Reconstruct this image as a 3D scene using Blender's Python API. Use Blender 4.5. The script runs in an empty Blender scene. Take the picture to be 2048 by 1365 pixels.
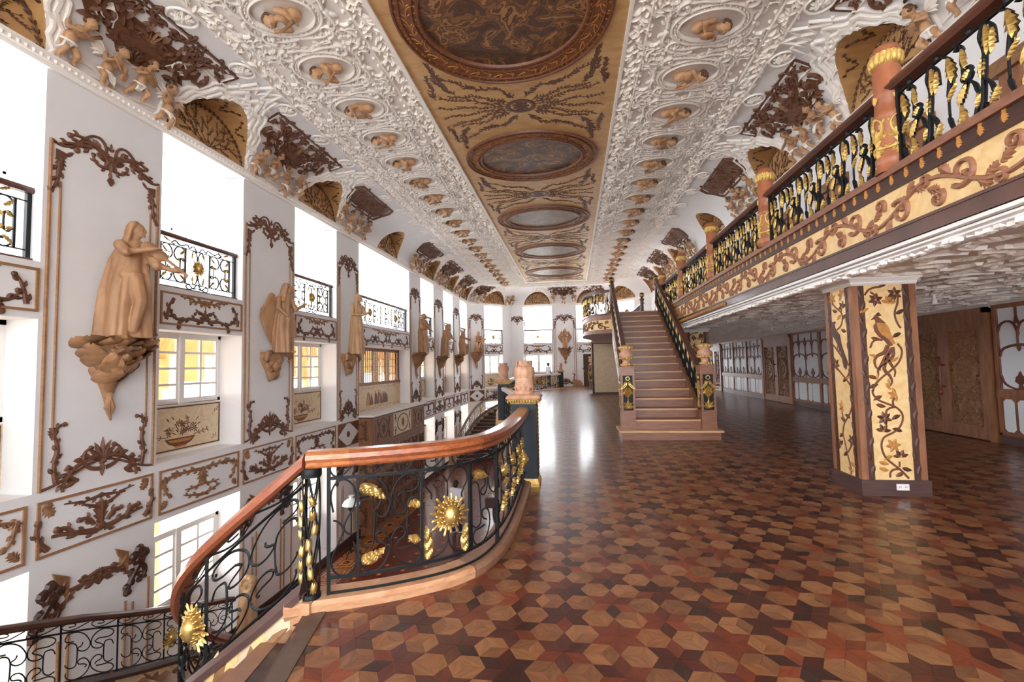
import bpy, math, random
import numpy as np
from mathutils import Vector, Matrix
random.seed(7); RNG = np.random.default_rng(7)
PI = math.pi
SC = bpy.context.scene
COL = SC.collection

# ------------------------------------------------------------------ camera
def make_camera():
    yaw, pitch, roll = .132768, .0533325, -.0202522
    cy, sy, cp, sp, cr, sr = math.cos(yaw), math.sin(yaw), math.cos(pitch), math.sin(pitch), math.cos(roll), math.sin(roll)
    f = Vector((-sy*cp, cy*cp, sp)); r = Vector((cy, sy, 0)); u = r.cross(f)
    r2 = cr*r+sr*u; u2 = -sr*r+cr*u
    cam = bpy.data.cameras.new('camera'); cam.sensor_width = 36; cam.lens = 896.87/2048*36
    cam.clip_start = .05; cam.clip_end = 300
    o = bpy.data.objects.new('camera', cam); COL.objects.link(o)
    m = Matrix((r2, u2, -f)).transposed().to_4x4(); m.translation = (0, 0, 1.6)
    o.matrix_world = m; SC.camera = o
make_camera()

# ------------------------------------------------------------------ overcast daylight and exposure
W = bpy.data.worlds.new('world'); SC.world = W; W.use_nodes = True
nt = W.node_tree; bg = nt.nodes['Background']
bg.inputs['Color'].default_value = (.935, .975, 1.02, 1); bg.inputs['Strength'].default_value = 6.0
SC.view_settings.view_transform = 'Standard'; SC.view_settings.look = 'None'
SC.view_settings.exposure = 1.0; SC.view_settings.gamma = 1; SC.view_settings.use_curve_mapping = False
SC.cycles.max_bounces = 14; SC.cycles.diffuse_bounces = 10; SC.cycles.glossy_bounces = 4
SC.cycles.transparent_max_bounces = 12; SC.cycles.caustics_reflective = False; SC.cycles.caustics_refractive = False
SC.cycles.sample_clamp_indirect = 6.0; SC.cycles.use_denoising = True

# ------------------------------------------------------------------ materials
def lin(c):
    return tuple(((x/255)/12.92 if x/255 <= .04045 else ((x/255+.055)/1.055)**2.4) for x in c)
MATS = {}
def M(name, c1, c2=None, rough=.5, metal=0., sc=(6, 6, 6), detail=4, bump=0., bsc=None, coat=0., spec=.5, ramp=(.3, .7), dist=0., coord='Object', var=0.):
    m = bpy.data.materials.new(name); m.use_nodes = True; n = m.node_tree.nodes; l = m.node_tree.links
    b = n['Principled BSDF']; b.inputs['Roughness'].default_value = rough; b.inputs['Metallic'].default_value = metal
    b.inputs['Coat Weight'].default_value = coat; b.inputs['Coat Roughness'].default_value = .12
    b.inputs['Specular IOR Level'].default_value = spec
    A = (*lin(c1), 1); B = (*lin(c2 or c1), 1); b.inputs['Base Color'].default_value = A
    if c2 or bump or var:
        tc = n.new('ShaderNodeTexCoord'); mp = n.new('ShaderNodeMapping'); mp.inputs['Scale'].default_value = sc
        nz = n.new('ShaderNodeTexNoise'); nz.inputs['Detail'].default_value = detail; nz.inputs['Scale'].default_value = 1
        nz.inputs['Distortion'].default_value = dist
        l.new(tc.outputs[coord], mp.inputs[0]); l.new(mp.outputs[0], nz.inputs['Vector'])
        col = None
        if c2:
            r = n.new('ShaderNodeValToRGB'); r.color_ramp.elements[0].position = ramp[0]; r.color_ramp.elements[1].position = ramp[1]
            r.color_ramp.elements[0].color = A; r.color_ramp.elements[1].color = B
            l.new(nz.outputs['Fac'], r.inputs[0]); col = r.outputs[0]
        if var:
            oi = n.new('ShaderNodeObjectInfo'); mr = n.new('ShaderNodeMapRange'); mr.inputs[3].default_value = 1-var; mr.inputs[4].default_value = 1+var
            l.new(oi.outputs['Random'], mr.inputs[0]); hs = n.new('ShaderNodeHueSaturation'); l.new(mr.outputs[0], hs.inputs['Value'])
            if col: l.new(col, hs.inputs['Color'])
            else: hs.inputs['Color'].default_value = A
            col = hs.outputs[0]
        if col: l.new(col, b.inputs['Base Color'])
        if bump:
            bp = n.new('ShaderNodeBump'); bp.inputs['Strength'].default_value = bump; bp.inputs['Distance'].default_value = .02
            if bsc:
                mp2 = n.new('ShaderNodeMapping'); mp2.inputs['Scale'].default_value = bsc; nz2 = n.new('ShaderNodeTexNoise'); nz2.inputs['Scale'].default_value = 1
                l.new(tc.outputs[coord], mp2.inputs[0]); l.new(mp2.outputs[0], nz2.inputs['Vector']); l.new(nz2.outputs['Fac'], bp.inputs['Height'])
            else: l.new(nz.outputs['Fac'], bp.inputs['Height'])
            l.new(bp.outputs[0], b.inputs['Normal'])
    MATS[name] = m
    return m
WHITE = M('white_plaster', (224, 223, 224), (230, 229, 230), .75, bump=.05, sc=(1.5, 1.5, 1.5), bsc=(30, 30, 30))
TRIMW = M('white_paint', (236, 234, 232), rough=.45)
STUCCO = M('white_stucco', (244, 240, 235), (238, 233, 227), .6, sc=(9, 9, 9))
STUCCOG = M('stucco_ground', (234, 228, 223), (228, 221, 215), .7, sc=(4, 4, 4))
TAN = M('tan_wood', (165, 122, 84), (140, 98, 64), .55, sc=(3, 3, 20))
BROWN = M('carved_brown_wood', (112, 72, 50), (88, 54, 37), .55, sc=(14, 14, 14), var=.12)
BROWNL = M('carved_light_brown_wood', (150, 108, 74), (122, 84, 56), .55, sc=(14, 14, 14), var=.1)
DARKB = M('dark_brown_wood', (74, 42, 30), (55, 30, 22), .45, sc=(5, 5, 25))
MAHOG = M('mahogany_rail', (96, 58, 44), (72, 40, 30), .35, sc=(4, 4, 4), coat=.2)
RAILW = [M('rail_wood_%d' % i, a, b, .3, sc=(22, 22, 60), detail=6, coat=.35, dist=.6) for i, (a, b) in enumerate([((170, 98, 56), (124, 62, 36)), ((142, 74, 46), (104, 50, 32)), ((190, 122, 72), (150, 84, 46)), ((128, 66, 44), (150, 84, 52))])]
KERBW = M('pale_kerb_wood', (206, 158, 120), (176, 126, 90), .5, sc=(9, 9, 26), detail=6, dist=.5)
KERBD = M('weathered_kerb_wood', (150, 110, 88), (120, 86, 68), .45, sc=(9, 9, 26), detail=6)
IRON = M('black_iron', (18, 19, 21), (25, 27, 29), .5, metal=0., spec=.25, sc=(40, 40, 40), bump=.15)
GOLD = M('gold_leaf_paint', (222, 192, 122), (176, 140, 74), .36, metal=.8, sc=(25, 25, 25), bump=.12)
GOLDM = M('matt_gold', (226, 192, 112), (190, 150, 76), .45, metal=.3, sc=(25, 25, 25))
STATUE = M('statue_wood', (178, 136, 98), (146, 104, 72), .55, sc=(7, 7, 3), detail=6, dist=.4, bump=.12)
STATUEP = M('statue_pale_wood', (196, 160, 120), (168, 130, 94), .55, sc=(7, 7, 3), detail=6, dist=.4, bump=.12)
LEAFW = M('petal_wood', (172, 130, 92), (134, 94, 64), .55, sc=(9, 9, 9), var=.3)
FLESH = M('cherub_tan', (196, 156, 118), (170, 128, 92), .55, sc=(14, 14, 14), var=.1)
HAIRC = M('cherub_hair', (112, 82, 58), (88, 62, 44), .6, sc=(30, 30, 30))
STAIRW = M('stair_wood', (152, 104, 80), (124, 80, 60), .42, sc=(3, 14, 40), detail=6, dist=.3, coat=.1)
STAIRN = M('stair_nosing', (222, 178, 132), (196, 148, 104), .4, sc=(3, 20, 20))
TERRA = M('turned_red_wood', (178, 112, 78), (148, 86, 58), .45, sc=(8, 8, 3), detail=5)
URNW = M('carved_urn_wood', (204, 160, 130), (172, 126, 98), .5, sc=(12, 12, 12), bump=.15)
CREAM = M('cream_inlay', (238, 206, 150), (224, 186, 126), .45, sc=(7, 7, 7), detail=8, dist=1.5, ramp=(.35, .65))
CREAMP = M('pale_inlay', (226, 206, 174), (206, 182, 146), .5, sc=(9, 9, 9), detail=8, dist=1.2)
VENEER = M('ceiling_veneer', (206, 166, 114), (182, 142, 92), .5, sc=(2.2, 5, 5), detail=8, dist=.8)
VINE = M('dark_vine_inlay', (98, 62, 42), (80, 48, 32), .5, sc=(20, 20, 20))
INK1 = M('inlay_brown', (122, 72, 44), (96, 54, 34), .45, sc=(20, 20, 20))
INK2 = M('inlay_ochre', (196, 140, 72), (170, 112, 54), .45, sc=(20, 20, 20))
INK3 = M('inlay_dark', (70, 40, 30), (86, 52, 38), .45, sc=(20, 20, 20))
DOORW = M('door_carving', (150, 106, 72), (112, 76, 50), .55, sc=(20, 20, 20))
DOORF = M('door_frame_wood', (158, 108, 76), (124, 80, 56), .5, sc=(12, 12, 3), detail=6)
SCRW = M('screen_frame_wood', (150, 100, 68), (118, 74, 50), .5, sc=(12, 12, 3), detail=6)
TRAC = M('tracery_red_brown', (112, 58, 42), (92, 46, 34), .5, sc=(12, 12, 12))
SCRP = M('screen_white_panel', (226, 228, 232), rough=.5)
PLINTH = M('plinth_brown', (86, 62, 58), (74, 52, 48), .45, sc=(4, 4, 30))
REDPULL = M('red_lacquer', (112, 34, 26), rough=.3)
BLUEB = M('blue_black_paint', (26, 32, 38), (36, 43, 50), .5, spec=.3, sc=(9, 9, 3))
GLASS = bpy.data.materials.new('window_glass'); GLASS.use_nodes = True
_n = GLASS.node_tree.nodes; _l = GLASS.node_tree.links
_tr = _n.new('ShaderNodeBsdfTransparent'); _gl = _n.new('ShaderNodeBsdfGlossy'); _gl.inputs['Roughness'].default_value = .05; _mx = _n.new('ShaderNodeMixShader')
_mx.inputs[0].default_value = .06; _l.new(_tr.outputs[0], _mx.inputs[1]); _l.new(_gl.outputs[0], _mx.inputs[2]); _l.new(_mx.outputs[0], _n['Material Output'].inputs[0])
OUTST = M('outside_stone', (230, 190, 130), (214, 170, 108), .8, sc=(3, 3, 3))
GLASSW = M('opal_glass', (232, 238, 238), rough=.2)
PIPEW = M('white_fitting', (236, 236, 236), rough=.4)
TREADD = M('dark_tread', (72, 52, 44), (52, 38, 34), .35, sc=(3, 22, 22), detail=6, coat=.1)
FRNGE = M('lower_floor_wood', (116, 52, 36), (84, 34, 26), .22, sc=(1.2, 14, 14), detail=6, coat=.4)
STARW = M('lower_star_inlay', (190, 124, 66), rough=.25, coat=.4)
JOINT = M('floor_joint', (150, 108, 76), rough=.5)

# ------------------------------------------------------------------ mesh building
class MB:
    def __init__(s, T=None):
        s.v = []; s.f = []; s.mi = []; s.n = 0; s.T = T; s.A = None; s.cur = 0
    def add(s, vs, fs):
        vs = np.asarray(vs, float).reshape(-1, 3)
        if s.T is not None: vs = s.T(vs)
        s.v.append(vs); o = s.n
        s.f.extend([tuple(i+o for i in f) for f in fs]); s.mi.extend([s.cur]*len(fs)); s.n += len(vs)
    def add2(s, uv, h, fs):
        uv = np.asarray(uv, float).reshape(-1, 2)
        if s.A is not None: uv = uv@s.A[:, :2].T+s.A[:, 2]
        h = np.broadcast_to(np.asarray(h, float), (len(uv),))
        s.add(np.stack([uv[:, 0], -h, uv[:, 1]], 1), fs)
    def at(s, x=0, y=0, sx=1, sy=None, a=0):
        sy = abs(sx) if sy is None else sy; c, q = math.cos(a), math.sin(a)
        s.A = np.array([[c*sx, -q*sy, x], [q*sx, c*sy, y]]); return s
    def mesh(s, name, mats, smooth=False):
        me = bpy.data.meshes.new(name)
        v = np.concatenate(s.v) if s.v else np.zeros((0, 3))
        me.from_pydata(v.tolist(), [], s.f)
        for m in (mats if isinstance(mats, (list, tuple)) else [mats]): me.materials.append(m)
        if isinstance(mats, (list, tuple)) and len(mats) > 1: me.polygons.foreach_set('material_index', s.mi)
        if smooth: me.polygons.foreach_set('use_smooth', [True]*len(me.polygons))
        me.update(); return me
    def obj(s, name, mats, parent=None, smooth=False, kind=None, label=None, cat=None, group=None):
        return mk(name, s.mesh(name, mats, smooth), parent, kind, label, cat, group)
    # --- solids
    def box(s, a, b):
        x0, y0, z0 = a; x1, y1, z1 = b
        s.add([(x0,y0,z0),(x1,y0,z0),(x1,y1,z0),(x0,y1,z0),(x0,y0,z1),(x1,y0,z1),(x1,y1,z1),(x0,y1,z1)],
              [(0,3,2,1),(4,5,6,7),(0,1,5,4),(1,2,6,5),(2,3,7,6),(3,0,4,7)]); return s
    def hexa(s, p):   # 8 points bottom 4 then top 4
        s.add(p, [(0,3,2,1),(4,5,6,7),(0,1,5,4),(1,2,6,5),(2,3,7,6),(3,0,4,7)]); return s
    def grid(s, P, closeu=False, closev=False):   # P[i][j] -> 3
        P = np.asarray(P, float); a, b = P.shape[:2]; fs = []
        for i in range(a if closeu else a-1):
            for j in range(b if closev else b-1):
                i2 = (i+1) % a; j2 = (j+1) % b; fs.append((i*b+j, i2*b+j, i2*b+j2, i*b+j2))
        s.add(P.reshape(-1, 3), fs); return s
    def lathe(s, prof, n=16, c=(0, 0, 0), sq=(1, 1)):
        t = np.linspace(0, 2*PI, n, endpoint=False)
        P = np.array([[(c[0]+r*math.cos(a)*sq[0], c[1]+r*math.sin(a)*sq[1], c[2]+z) for a in t] for r, z in prof])
        s.grid(P, closev=True); k = len(prof)
        o = s.n-k*n
        if prof[0][0] > 1e-4: s.f.append(tuple(o+j for j in range(n))[::-1]); s.mi.append(s.cur)
        if prof[-1][0] > 1e-4: s.f.append(tuple(o+(k-1)*n+j for j in range(n))); s.mi.append(s.cur)
        return s
    def ell(s, c, r, nu=10, nv=7, R=None):
        th = np.linspace(0, PI, nv); ph = np.linspace(0, 2*PI, nu, endpoint=False)
        P = np.array([[(math.sin(a)*math.cos(b)*r[0], math.sin(a)*math.sin(b)*r[1], math.cos(a)*r[2]) for b in ph] for a in th])
        if R is not None: P = P@np.array(R).T
        s.grid(P+np.array(c), closev=True); return s
    def tube(s, pts, r, n=6, closed=False, flat=None):
        P = np.asarray(pts, float); k = len(P); r = np.broadcast_to(np.asarray(r, float), (k,))
        if closed: t = np.roll(P, -1, 0)-np.roll(P, 1, 0)
        else: t = np.gradient(P, axis=0)
        t /= np.linalg.norm(t, axis=1)[:, None]+1e-12
        up = np.array([0, 0, 1.]); 
        if abs((t@up)).mean() > .85: up = np.array([1., 0, 0])
        a = np.cross(t, up); ln = np.linalg.norm(a, axis=1)[:, None]; a = np.where(ln < .12, np.cross(t, [.3, 1, .2]), a); a /= np.linalg.norm(a, axis=1)[:, None]+1e-12
        for i in range(1, k):
            if a[i]@a[i-1] < 0: a[i] = -a[i]
        b = np.cross(t, a); ang = np.linspace(0, 2*PI, n, endpoint=False)
        f1, f2 = flat or (1, 1)
        G = P[:, None, :]+(a[:, None, :]*np.cos(ang)[None, :, None]*f1+b[:, None, :]*np.sin(ang)[None, :, None]*f2)*r[:, None, None]
        s.grid(G, closeu=closed, closev=True)
        if not closed:
            o = s.n-k*n; s.f.append(tuple(o+j for j in range(n))); s.f.append(tuple(o+(k-1)*n+j for j in range(n))[::-1]); s.mi += [s.cur]*2
        return s
    def cyl(s, p, q, r, r2=None, n=10): return s.tube([p, q], [r, r if r2 is None else r2], n)
    def sweep(s, pts, prof, closed=False):  # profile (side, up), side = to the right of travel
        P = np.asarray(pts, float); t = (np.roll(P, -1, 0)-np.roll(P, 1, 0)) if closed else np.gradient(P, axis=0)
        t[:, 2] = 0; t /= np.linalg.norm(t, axis=1)[:, None]+1e-12; sd = np.stack([t[:, 1], -t[:, 0], 0*t[:, 0]], 1)
        pr = np.asarray(prof, float)
        G = P[:, None, :]+sd[:, None, :]*pr[None, :, 0, None]; G[:, :, 2] += pr[None, :, 1]
        s.grid(G, closeu=closed, closev=True); k, n = len(P), len(pr)
        if not closed:
            o = s.n-k*n; s.f.append(tuple(o+j for j in range(n))); s.f.append(tuple(o+(k-1)*n+j for j in range(n))[::-1]); s.mi += [s.cur]*2
        return s
    # --- relief pieces laid out in (u, v) with height h off the surface
    def strip(s, pts, w, h, closed=False, flat=.5):
        P = np.asarray(pts, float); k = len(P)
        w = np.broadcast_to(np.asarray(w, float), (k,)); h = np.broadcast_to(np.asarray(h, float), (k,))
        t = (np.roll(P, -1, 0)-np.roll(P, 1, 0)) if closed else np.gradient(P, axis=0)
        t /= np.linalg.norm(t, axis=1)[:, None]+1e-12; nn = np.stack([-t[:, 1], t[:, 0]], 1)*w[:, None]
        uv = np.stack([P-nn, P-nn*flat, P+nn*flat, P+nn], 1).reshape(-1, 2)
        hh = np.stack([0*h, h, h, 0*h], 1).reshape(-1); fs = []
        for i in range(k if closed else k-1):
            j = (i+1) % k
            for q in range(3): fs.append((i*4+q, j*4+q, j*4+q+1, i*4+q+1))
        if not closed: fs += [(0, 1, 2, 3), ((k-1)*4+3, (k-1)*4+2, (k-1)*4+1, (k-1)*4)]
        s.add2(uv, hh, fs); return s
    def leaf(s, p, a, L, w, h, bend=0.):
        st = ((0, .22, .5), (.22, .8, .8), (.5, 1., 1.), (.78, .62, .75), (1., .03, .3)); uv = []; hh = []
        x, y = p; ang = a; prev = 0
        for q, ww, hz in st:
            d = (q-prev)*L; x += math.cos(ang)*d; y += math.sin(ang)*d; prev = q; ang = a+bend*q
            nx, ny = -math.sin(ang)*w*.5*ww, math.cos(ang)*w*.5*ww
            uv += [(x+nx, y+ny), (x, y), (x-nx, y-ny)]; hh += [0, h*hz, 0]
        fs = []
        for i in range(4):
            b = i*3; fs += [(b, b+1, b+4, b+3), (b+1, b+2, b+5, b+4)]
        s.add2(uv, hh, fs); return s
    def dome(s, p, r, h, n=8, ry=None):
        ry = ry or r; a = np.linspace(0, 2*PI, n, endpoint=False); c, q = np.cos(a), np.sin(a)
        uv = np.concatenate([np.stack([p[0]+c*r, p[1]+q*ry], 1), np.stack([p[0]+c*r*.62, p[1]+q*ry*.62], 1), [[p[0], p[1]]]])
        hh = np.concatenate([0*a, 0*a+h*.8, [h]]); fs = []
        for i in range(n):
            j = (i+1) % n; fs += [(i, j, n+j, n+i), (n+i, n+j, 2*n)]
        s.add2(uv, hh, fs); return s
    def slab(s, poly, h0, h1):
        P = np.asarray(poly, float); n = len(P)
        fs = [tuple(range(n, 2*n))]+[(i, (i+1) % n, n+(i+1) % n, n+i) for i in range(n)]
        s.add2(np.concatenate([P, P]), np.concatenate([np.full(n, h0), np.full(n, h1)]), fs); return s
    def plate(s, outer, inner, h0, h1):   # ring between two loops of the same length
        O = np.asarray(outer, float); I = np.asarray(inner, float); n = len(O); fs = []
        for i in range(n):
            j = (i+1) % n; fs += [(n+i, n+j, 3*n+j, 3*n+i), (i, j, n+j, n+i), (2*n+j, 2*n+i, 3*n+i, 3*n+j)]
        s.add2(np.concatenate([O, O, I, I]), np.concatenate([np.full(n, h0), np.full(n, h1), np.full(n, h0), np.full(n, h1)]), fs); return s

def mk(name, me, parent=None, kind=None, label=None, cat=None, group=None):
    o = bpy.data.objects.new(name, me); COL.objects.link(o)
    if parent is not None: o.parent = parent
    if kind: o['kind'] = kind
    if label: o['label'] = label
    if cat: o['category'] = cat
    if group: o['group'] = group
    return o
def thing(name, label, cat, loc=(0, 0, 0), rz=0., group=None, kind=None):
    o = mk(name, None, None, kind, label, cat, group); o.location = loc; o.rotation_euler = (0, 0, rz); return o
def dup(root, loc=None, rz=None, label=None, group=None, scale=None, parent=None):
    def cp(o, par):
        c = o.copy(); COL.objects.link(c); c.parent = par
        for ch in o.children: cp(ch, c)
        return c
    r = cp(root, parent)
    if loc is not None: r.location = loc
    if rz is not None: r.rotation_euler = (0, 0, rz)
    if label: r['label'] = label
    if group: r['group'] = group
    if scale is not None: r.scale = scale
    return r
def inst(name, me, parent, loc=(0, 0, 0), rz=0., scale=None, rot=None):
    o = bpy.data.objects.new(name, me); COL.objects.link(o); o.parent = parent; o.location = loc
    o.rotation_euler = rot if rot is not None else (0, 0, rz)
    if scale is not None: o.scale = scale
    return o

# ------------------------------------------------------------------ curves
def clo(p, a, L, k0, k1, n=14, pw=1.):
    s = np.linspace(0, 1, n); k = k0+(k1-k0)*s**pw; ds = 1/(n-1)
    th = a+np.concatenate([[0], np.cumsum((k[1:]+k[:-1])/2*ds)])*L
    mid = (th[1:]+th[:-1])/2; st = np.stack([np.cos(mid), np.sin(mid)], 1)*L*ds
    return np.concatenate([[p], np.array(p)+np.cumsum(st, 0)]), th
FAT = [1.35, 1.3]
def rinc(mb, p, a, L, k0, k1, w, h, nl=4, ll=.12, n=14, pw=1., lw=.55, eye=True, side=0):
    w *= FAT[0]; ll *= FAT[1]; h *= 1.15
    P, th = clo(p, a, L, k0, k1, n, pw); t = np.linspace(0, 1, n)
    mb.strip(P, w*(1-.55*t), h*(1-.25*t))
    if eye: mb.dome(P[-1], w*1.15, h*1.1, 7)
    for i in range(nl):
        q = (i+.6)/(nl+.4); j = min(n-2, int(q*(n-1))); sg = side or (1 if i % 2 else -1)
        l = ll*(1-.35*q); mb.leaf(P[j], th[j]+sg*.95, l, l*lw, h*.9, -sg*.9)
    return P, th
def palm(mb, p, a, R, n, spread, h, w=.34):
    for i in range(n):
        q = (i-(n-1)/2)/max(1, (n-1)/2); mb.leaf(p, a+q*spread, R*(1-.35*abs(q)), R*w, h*(1-.2*abs(q)), q*.5)
ACS = ((0, .18, .4), (.1, .62, .7), (.2, .4, .75), (.32, .95, .95), (.42, .55, .95), (.54, 1., 1.), (.64, .5, .9), (.76, .72, .8), (.86, .32, .7), (1., .02, .3))
def acan(mb, p, a, L, w, h, bend=0.):   # lobed acanthus leaf, one connected surface
    uv = []; hh = []; x, y = p; ang = a; prev = 0
    for q, ww, hz in ACS:
        d = (q-prev)*L; x += math.cos(ang)*d; y += math.sin(ang)*d; prev = q; ang = a+bend*q
        sw = .1*L*(1 if ww > .6 else 0); c, s = math.cos(ang), math.sin(ang); nx, ny = -s*w*.5*ww, c*w*.5*ww
        uv += [(x+nx+c*sw, y+ny+s*sw), (x, y), (x-nx+c*sw, y-ny+s*sw)]; hh += [0, h*hz, 0]
    fs = []
    for i in range(len(ACS)-1):
        b = i*3; fs += [(b, b+1, b+4, b+3), (b+1, b+2, b+5, b+4)]
    mb.add2(uv, hh, fs)
def crom(pts, n=8, closed=False):
    P = np.asarray(pts, float); k = len(P); out = []
    if closed: Q = np.concatenate([P[-1:], P, P[:2]])
    else: Q = np.concatenate([2*P[:1]-P[1:2], P, 2*P[-1:]-P[-2:-1]])
    for i in range(k if closed else k-1):
        a, b, c, d = Q[i:i+4]
        for t in np.linspace(0, 1, n, endpoint=False):
            out.append(.5*((2*b)+(-a+c)*t+(2*a-5*b+4*c-d)*t*t+(-a+3*b-3*c+d)*t**3))
    if not closed: out.append(P[-1])
    return np.array(out)
class Path:
    def __init__(s, pts):
        s.P = np.asarray(pts, float); d = np.linalg.norm(np.diff(s.P[:, :2], axis=0), axis=1); s.S = np.concatenate([[0], np.cumsum(d)]); s.L = s.S[-1]
    def at(s, q): return np.stack([np.interp(q, s.S, s.P[:, i]) for i in range(s.P.shape[1])], -1)
    def tan(s, q):
        a = s.at(np.clip(np.asarray(q)-.04, 0, s.L))[..., :2]; b = s.at(np.clip(np.asarray(q)+.04, 0, s.L))[..., :2]; t = b-a
        return t/(np.linalg.norm(t, axis=-1, keepdims=True)+1e-12)
def on_path(path, z=0., slope=None, side=1):    # local x = run along the path, z = up, -y = off to the right side
    def T(v):
        p = path.at(v[:, 0]); t = path.tan(v[:, 0]); n = np.stack([t[:, 1], -t[:, 0]], 1)
        o = np.empty_like(v); o[:, :2] = p[:, :2]-n*v[:, 1:2]*side
        o[:, 2] = v[:, 2]+z+(p[:, 2] if p.shape[1] > 2 else 0); return o
    return T
def remesh(mb, name, voxel, mats, smooth=4):
    me = mb.mesh(name, mats); o = bpy.data.objects.new(name, me); COL.objects.link(o)
    m = o.modifiers.new('r', 'REMESH'); m.mode = 'VOXEL'; m.voxel_size = voxel; m.use_smooth_shade = True
    if smooth: k = o.modifiers.new('s', 'SMOOTH'); k.factor = .5; k.iterations = smooth
    dg = bpy.context.evaluated_depsgraph_get(); ev = o.evaluated_get(dg); nm = bpy.data.meshes.new_from_object(ev); nm.name = name
    bpy.data.objects.remove(o); bpy.data.meshes.remove(me)
    nm.materials.clear()
    for q in (mats if isinstance(mats, (list, tuple)) else [mats]): nm.materials.append(q)
    nm.polygons.foreach_set('use_smooth', [True]*len(nm.polygons)); return nm
def ordinal(i): return ['first', 'second', 'third', 'fourth', 'fifth', 'sixth', 'seventh', 'eighth', 'ninth', 'tenth', 'eleventh', 'twelfth', 'thirteenth', 'fourteenth', 'fifteenth', 'sixteenth', 'seventeenth', 'eighteenth', 'nineteenth', 'twentieth'][i]
# ================================================================== ROOM SHELL
XL, XU, XR = -7., 5.16, 7.7
ZL, ZM, ZC, ZT = -3.84, 3.33, 5.8, 7.
WIN = [(-.7, 1.3), (3.05, 5.03), (6.78, 8.73), (10.56, 12.62), (14.05, 18.73), (20.21, 22.20), (23.95, 25.94), (27.62, 29.55)]
PIL = [(1.3, 3.05), (5.03, 6.78), (8.73, 10.56), (12.62, 14.05), (18.73, 20.21), (22.20, 23.95), (25.94, 27.62)]
CA, CB = np.array((-7., 29.67)), np.array((-4.33, 32.34)); CLEN = float(np.linalg.norm(CB-CA))
FARY = 32.34
FWIN = [(-3.48, -1.38), (.37, 2.40)]
CWIN = (1.40, 2.95)
OPEN3 = [(3.1, 5.8), (.04, 2.34), (-3.65, -.93)]
def wall_seg(name, A, rz, length, ops, z0, z1, th=.6, mat=None):
    mb = MB(); xs = sorted({0., length}|{q for o in ops for q in o[:2]})
    for a, b in zip(xs, xs[1:]):
        if b-a < 1e-4: continue
        zs = sorted([(o[2], o[3]) for o in ops if o[0] <= a+1e-6 and o[1] >= b-1e-6]); z = z0
        for p, q in zs+[(z1, z1)]:
            if p-z > 1e-4: mb.box((a, 0, z), (b, th, p))
            z = q
    o = mb.obj(name, mat or WHITE, kind='structure'); o.location = (A[0], A[1], 0); o.rotation_euler = (0, 0, rz); return o
Y0 = -4.
ops = [(a-Y0, b-Y0, p, q) for a, b in WIN for p, q in (OPEN3 if b-a < 3 else OPEN3[:2])]
wall_left = wall_seg('wall_left', (XL, Y0), PI/2, 29.67-Y0, ops, ZL, ZC)
wall_corner = wall_seg('wall_left_corner', CA, PI/4, CLEN, [(*CWIN, p, q) for p, q in OPEN3], ZL, ZC, .5)
wall_far = wall_seg('wall_far', (CB[0], FARY), 0, 6.82, [(FWIN[0][0]-CB[0], FWIN[0][1]-CB[0], p, q) for p, q in OPEN3]+[(FWIN[1][0]-CB[0], FWIN[1][1]-CB[0], 3.1, 5.8), (.75-CB[0], 1.95-CB[0], 0, 2.34)], ZL, ZC, .5)
wall_cr = wall_seg('wall_right_corner', (2.49, FARY), -PI/4, CLEN, [(.8, 2.4, 3.1, 5.8), (.8, 2.4, .04, 2.34)], ZL, ZC, .5)
wall_up = wall_seg('wall_right_upper', (XU, 29.67), -PI/2, 29.67-Y0, [(29.67-b, 29.67-a, 3.6, 5.7) for a, b in ((20.3, 22.1), (24, 25.9))], ZM, ZC, .3)
wall_right = wall_seg('wall_right', (XR, 32.3), -PI/2, 36.3, [], 0, ZM, .3, M('wall_right_wood', (150, 102, 72), (124, 82, 56), .55, sc=(6, 6, 2)))
mbk = MB()
wall_back = wall_seg('wall_back', (XR, Y0), PI, 14.7, [(.4, 2.3, .3, 2.4), (2.8, 4.6, .3, 2.4), (2.9, 4.7, 3.6, 5.9), (5.1, 7.3, .3, 2.5), (5.1, 7.3, 3.1, 6.), (7.8, 10., .3, 2.5), (7.8, 10., 3.1, 6.), (10.5, 13.6, .3, 2.5), (10.5, 13.6, 3.1, 5.8), (10.5, 13.6, -3.3, -1)], ZL, ZT, .4)
wall_lower = wall_seg('wall_lower_inner', (.6, FARY), -PI/2, 36.3, [], ZL, -.35, .3)

# ---- ceiling, cove
WP = [np.array(p) for p in ((XL, Y0), CA, CB, (2.49, FARY), (5.16, 29.67), (5.16, Y0))]
def inner_path(P, d):
    out = []; n = len(P)
    for i in range(n):
        ns = []
        for a, b in ((i-1, i), (i, i+1)):
            if a >= 0 and b < n:
                t = (P[b]-P[a])/np.linalg.norm(P[b]-P[a]); ns.append(np.array((t[1], -t[0])))
        m = sum(ns); m /= np.linalg.norm(m); out.append(P[i]+m*d/(m@ns[0]))
    return out
IP = inner_path(WP, 1.5); LC = 2.13
ceil_mb = MB(); n_ = len(IP); ceil_mb.add([(p[0], p[1], ZT) for p in IP]+[(p[0], p[1], ZT+.2) for p in IP], [tuple(range(n_))[::-1], tuple(range(n_, 2*n_))])
ceiling = ceil_mb.obj('ceiling', STUCCOG, kind='structure')
SEGL = [float(np.linalg.norm(WP[i+1]-WP[i])) for i in range(5)]
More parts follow.
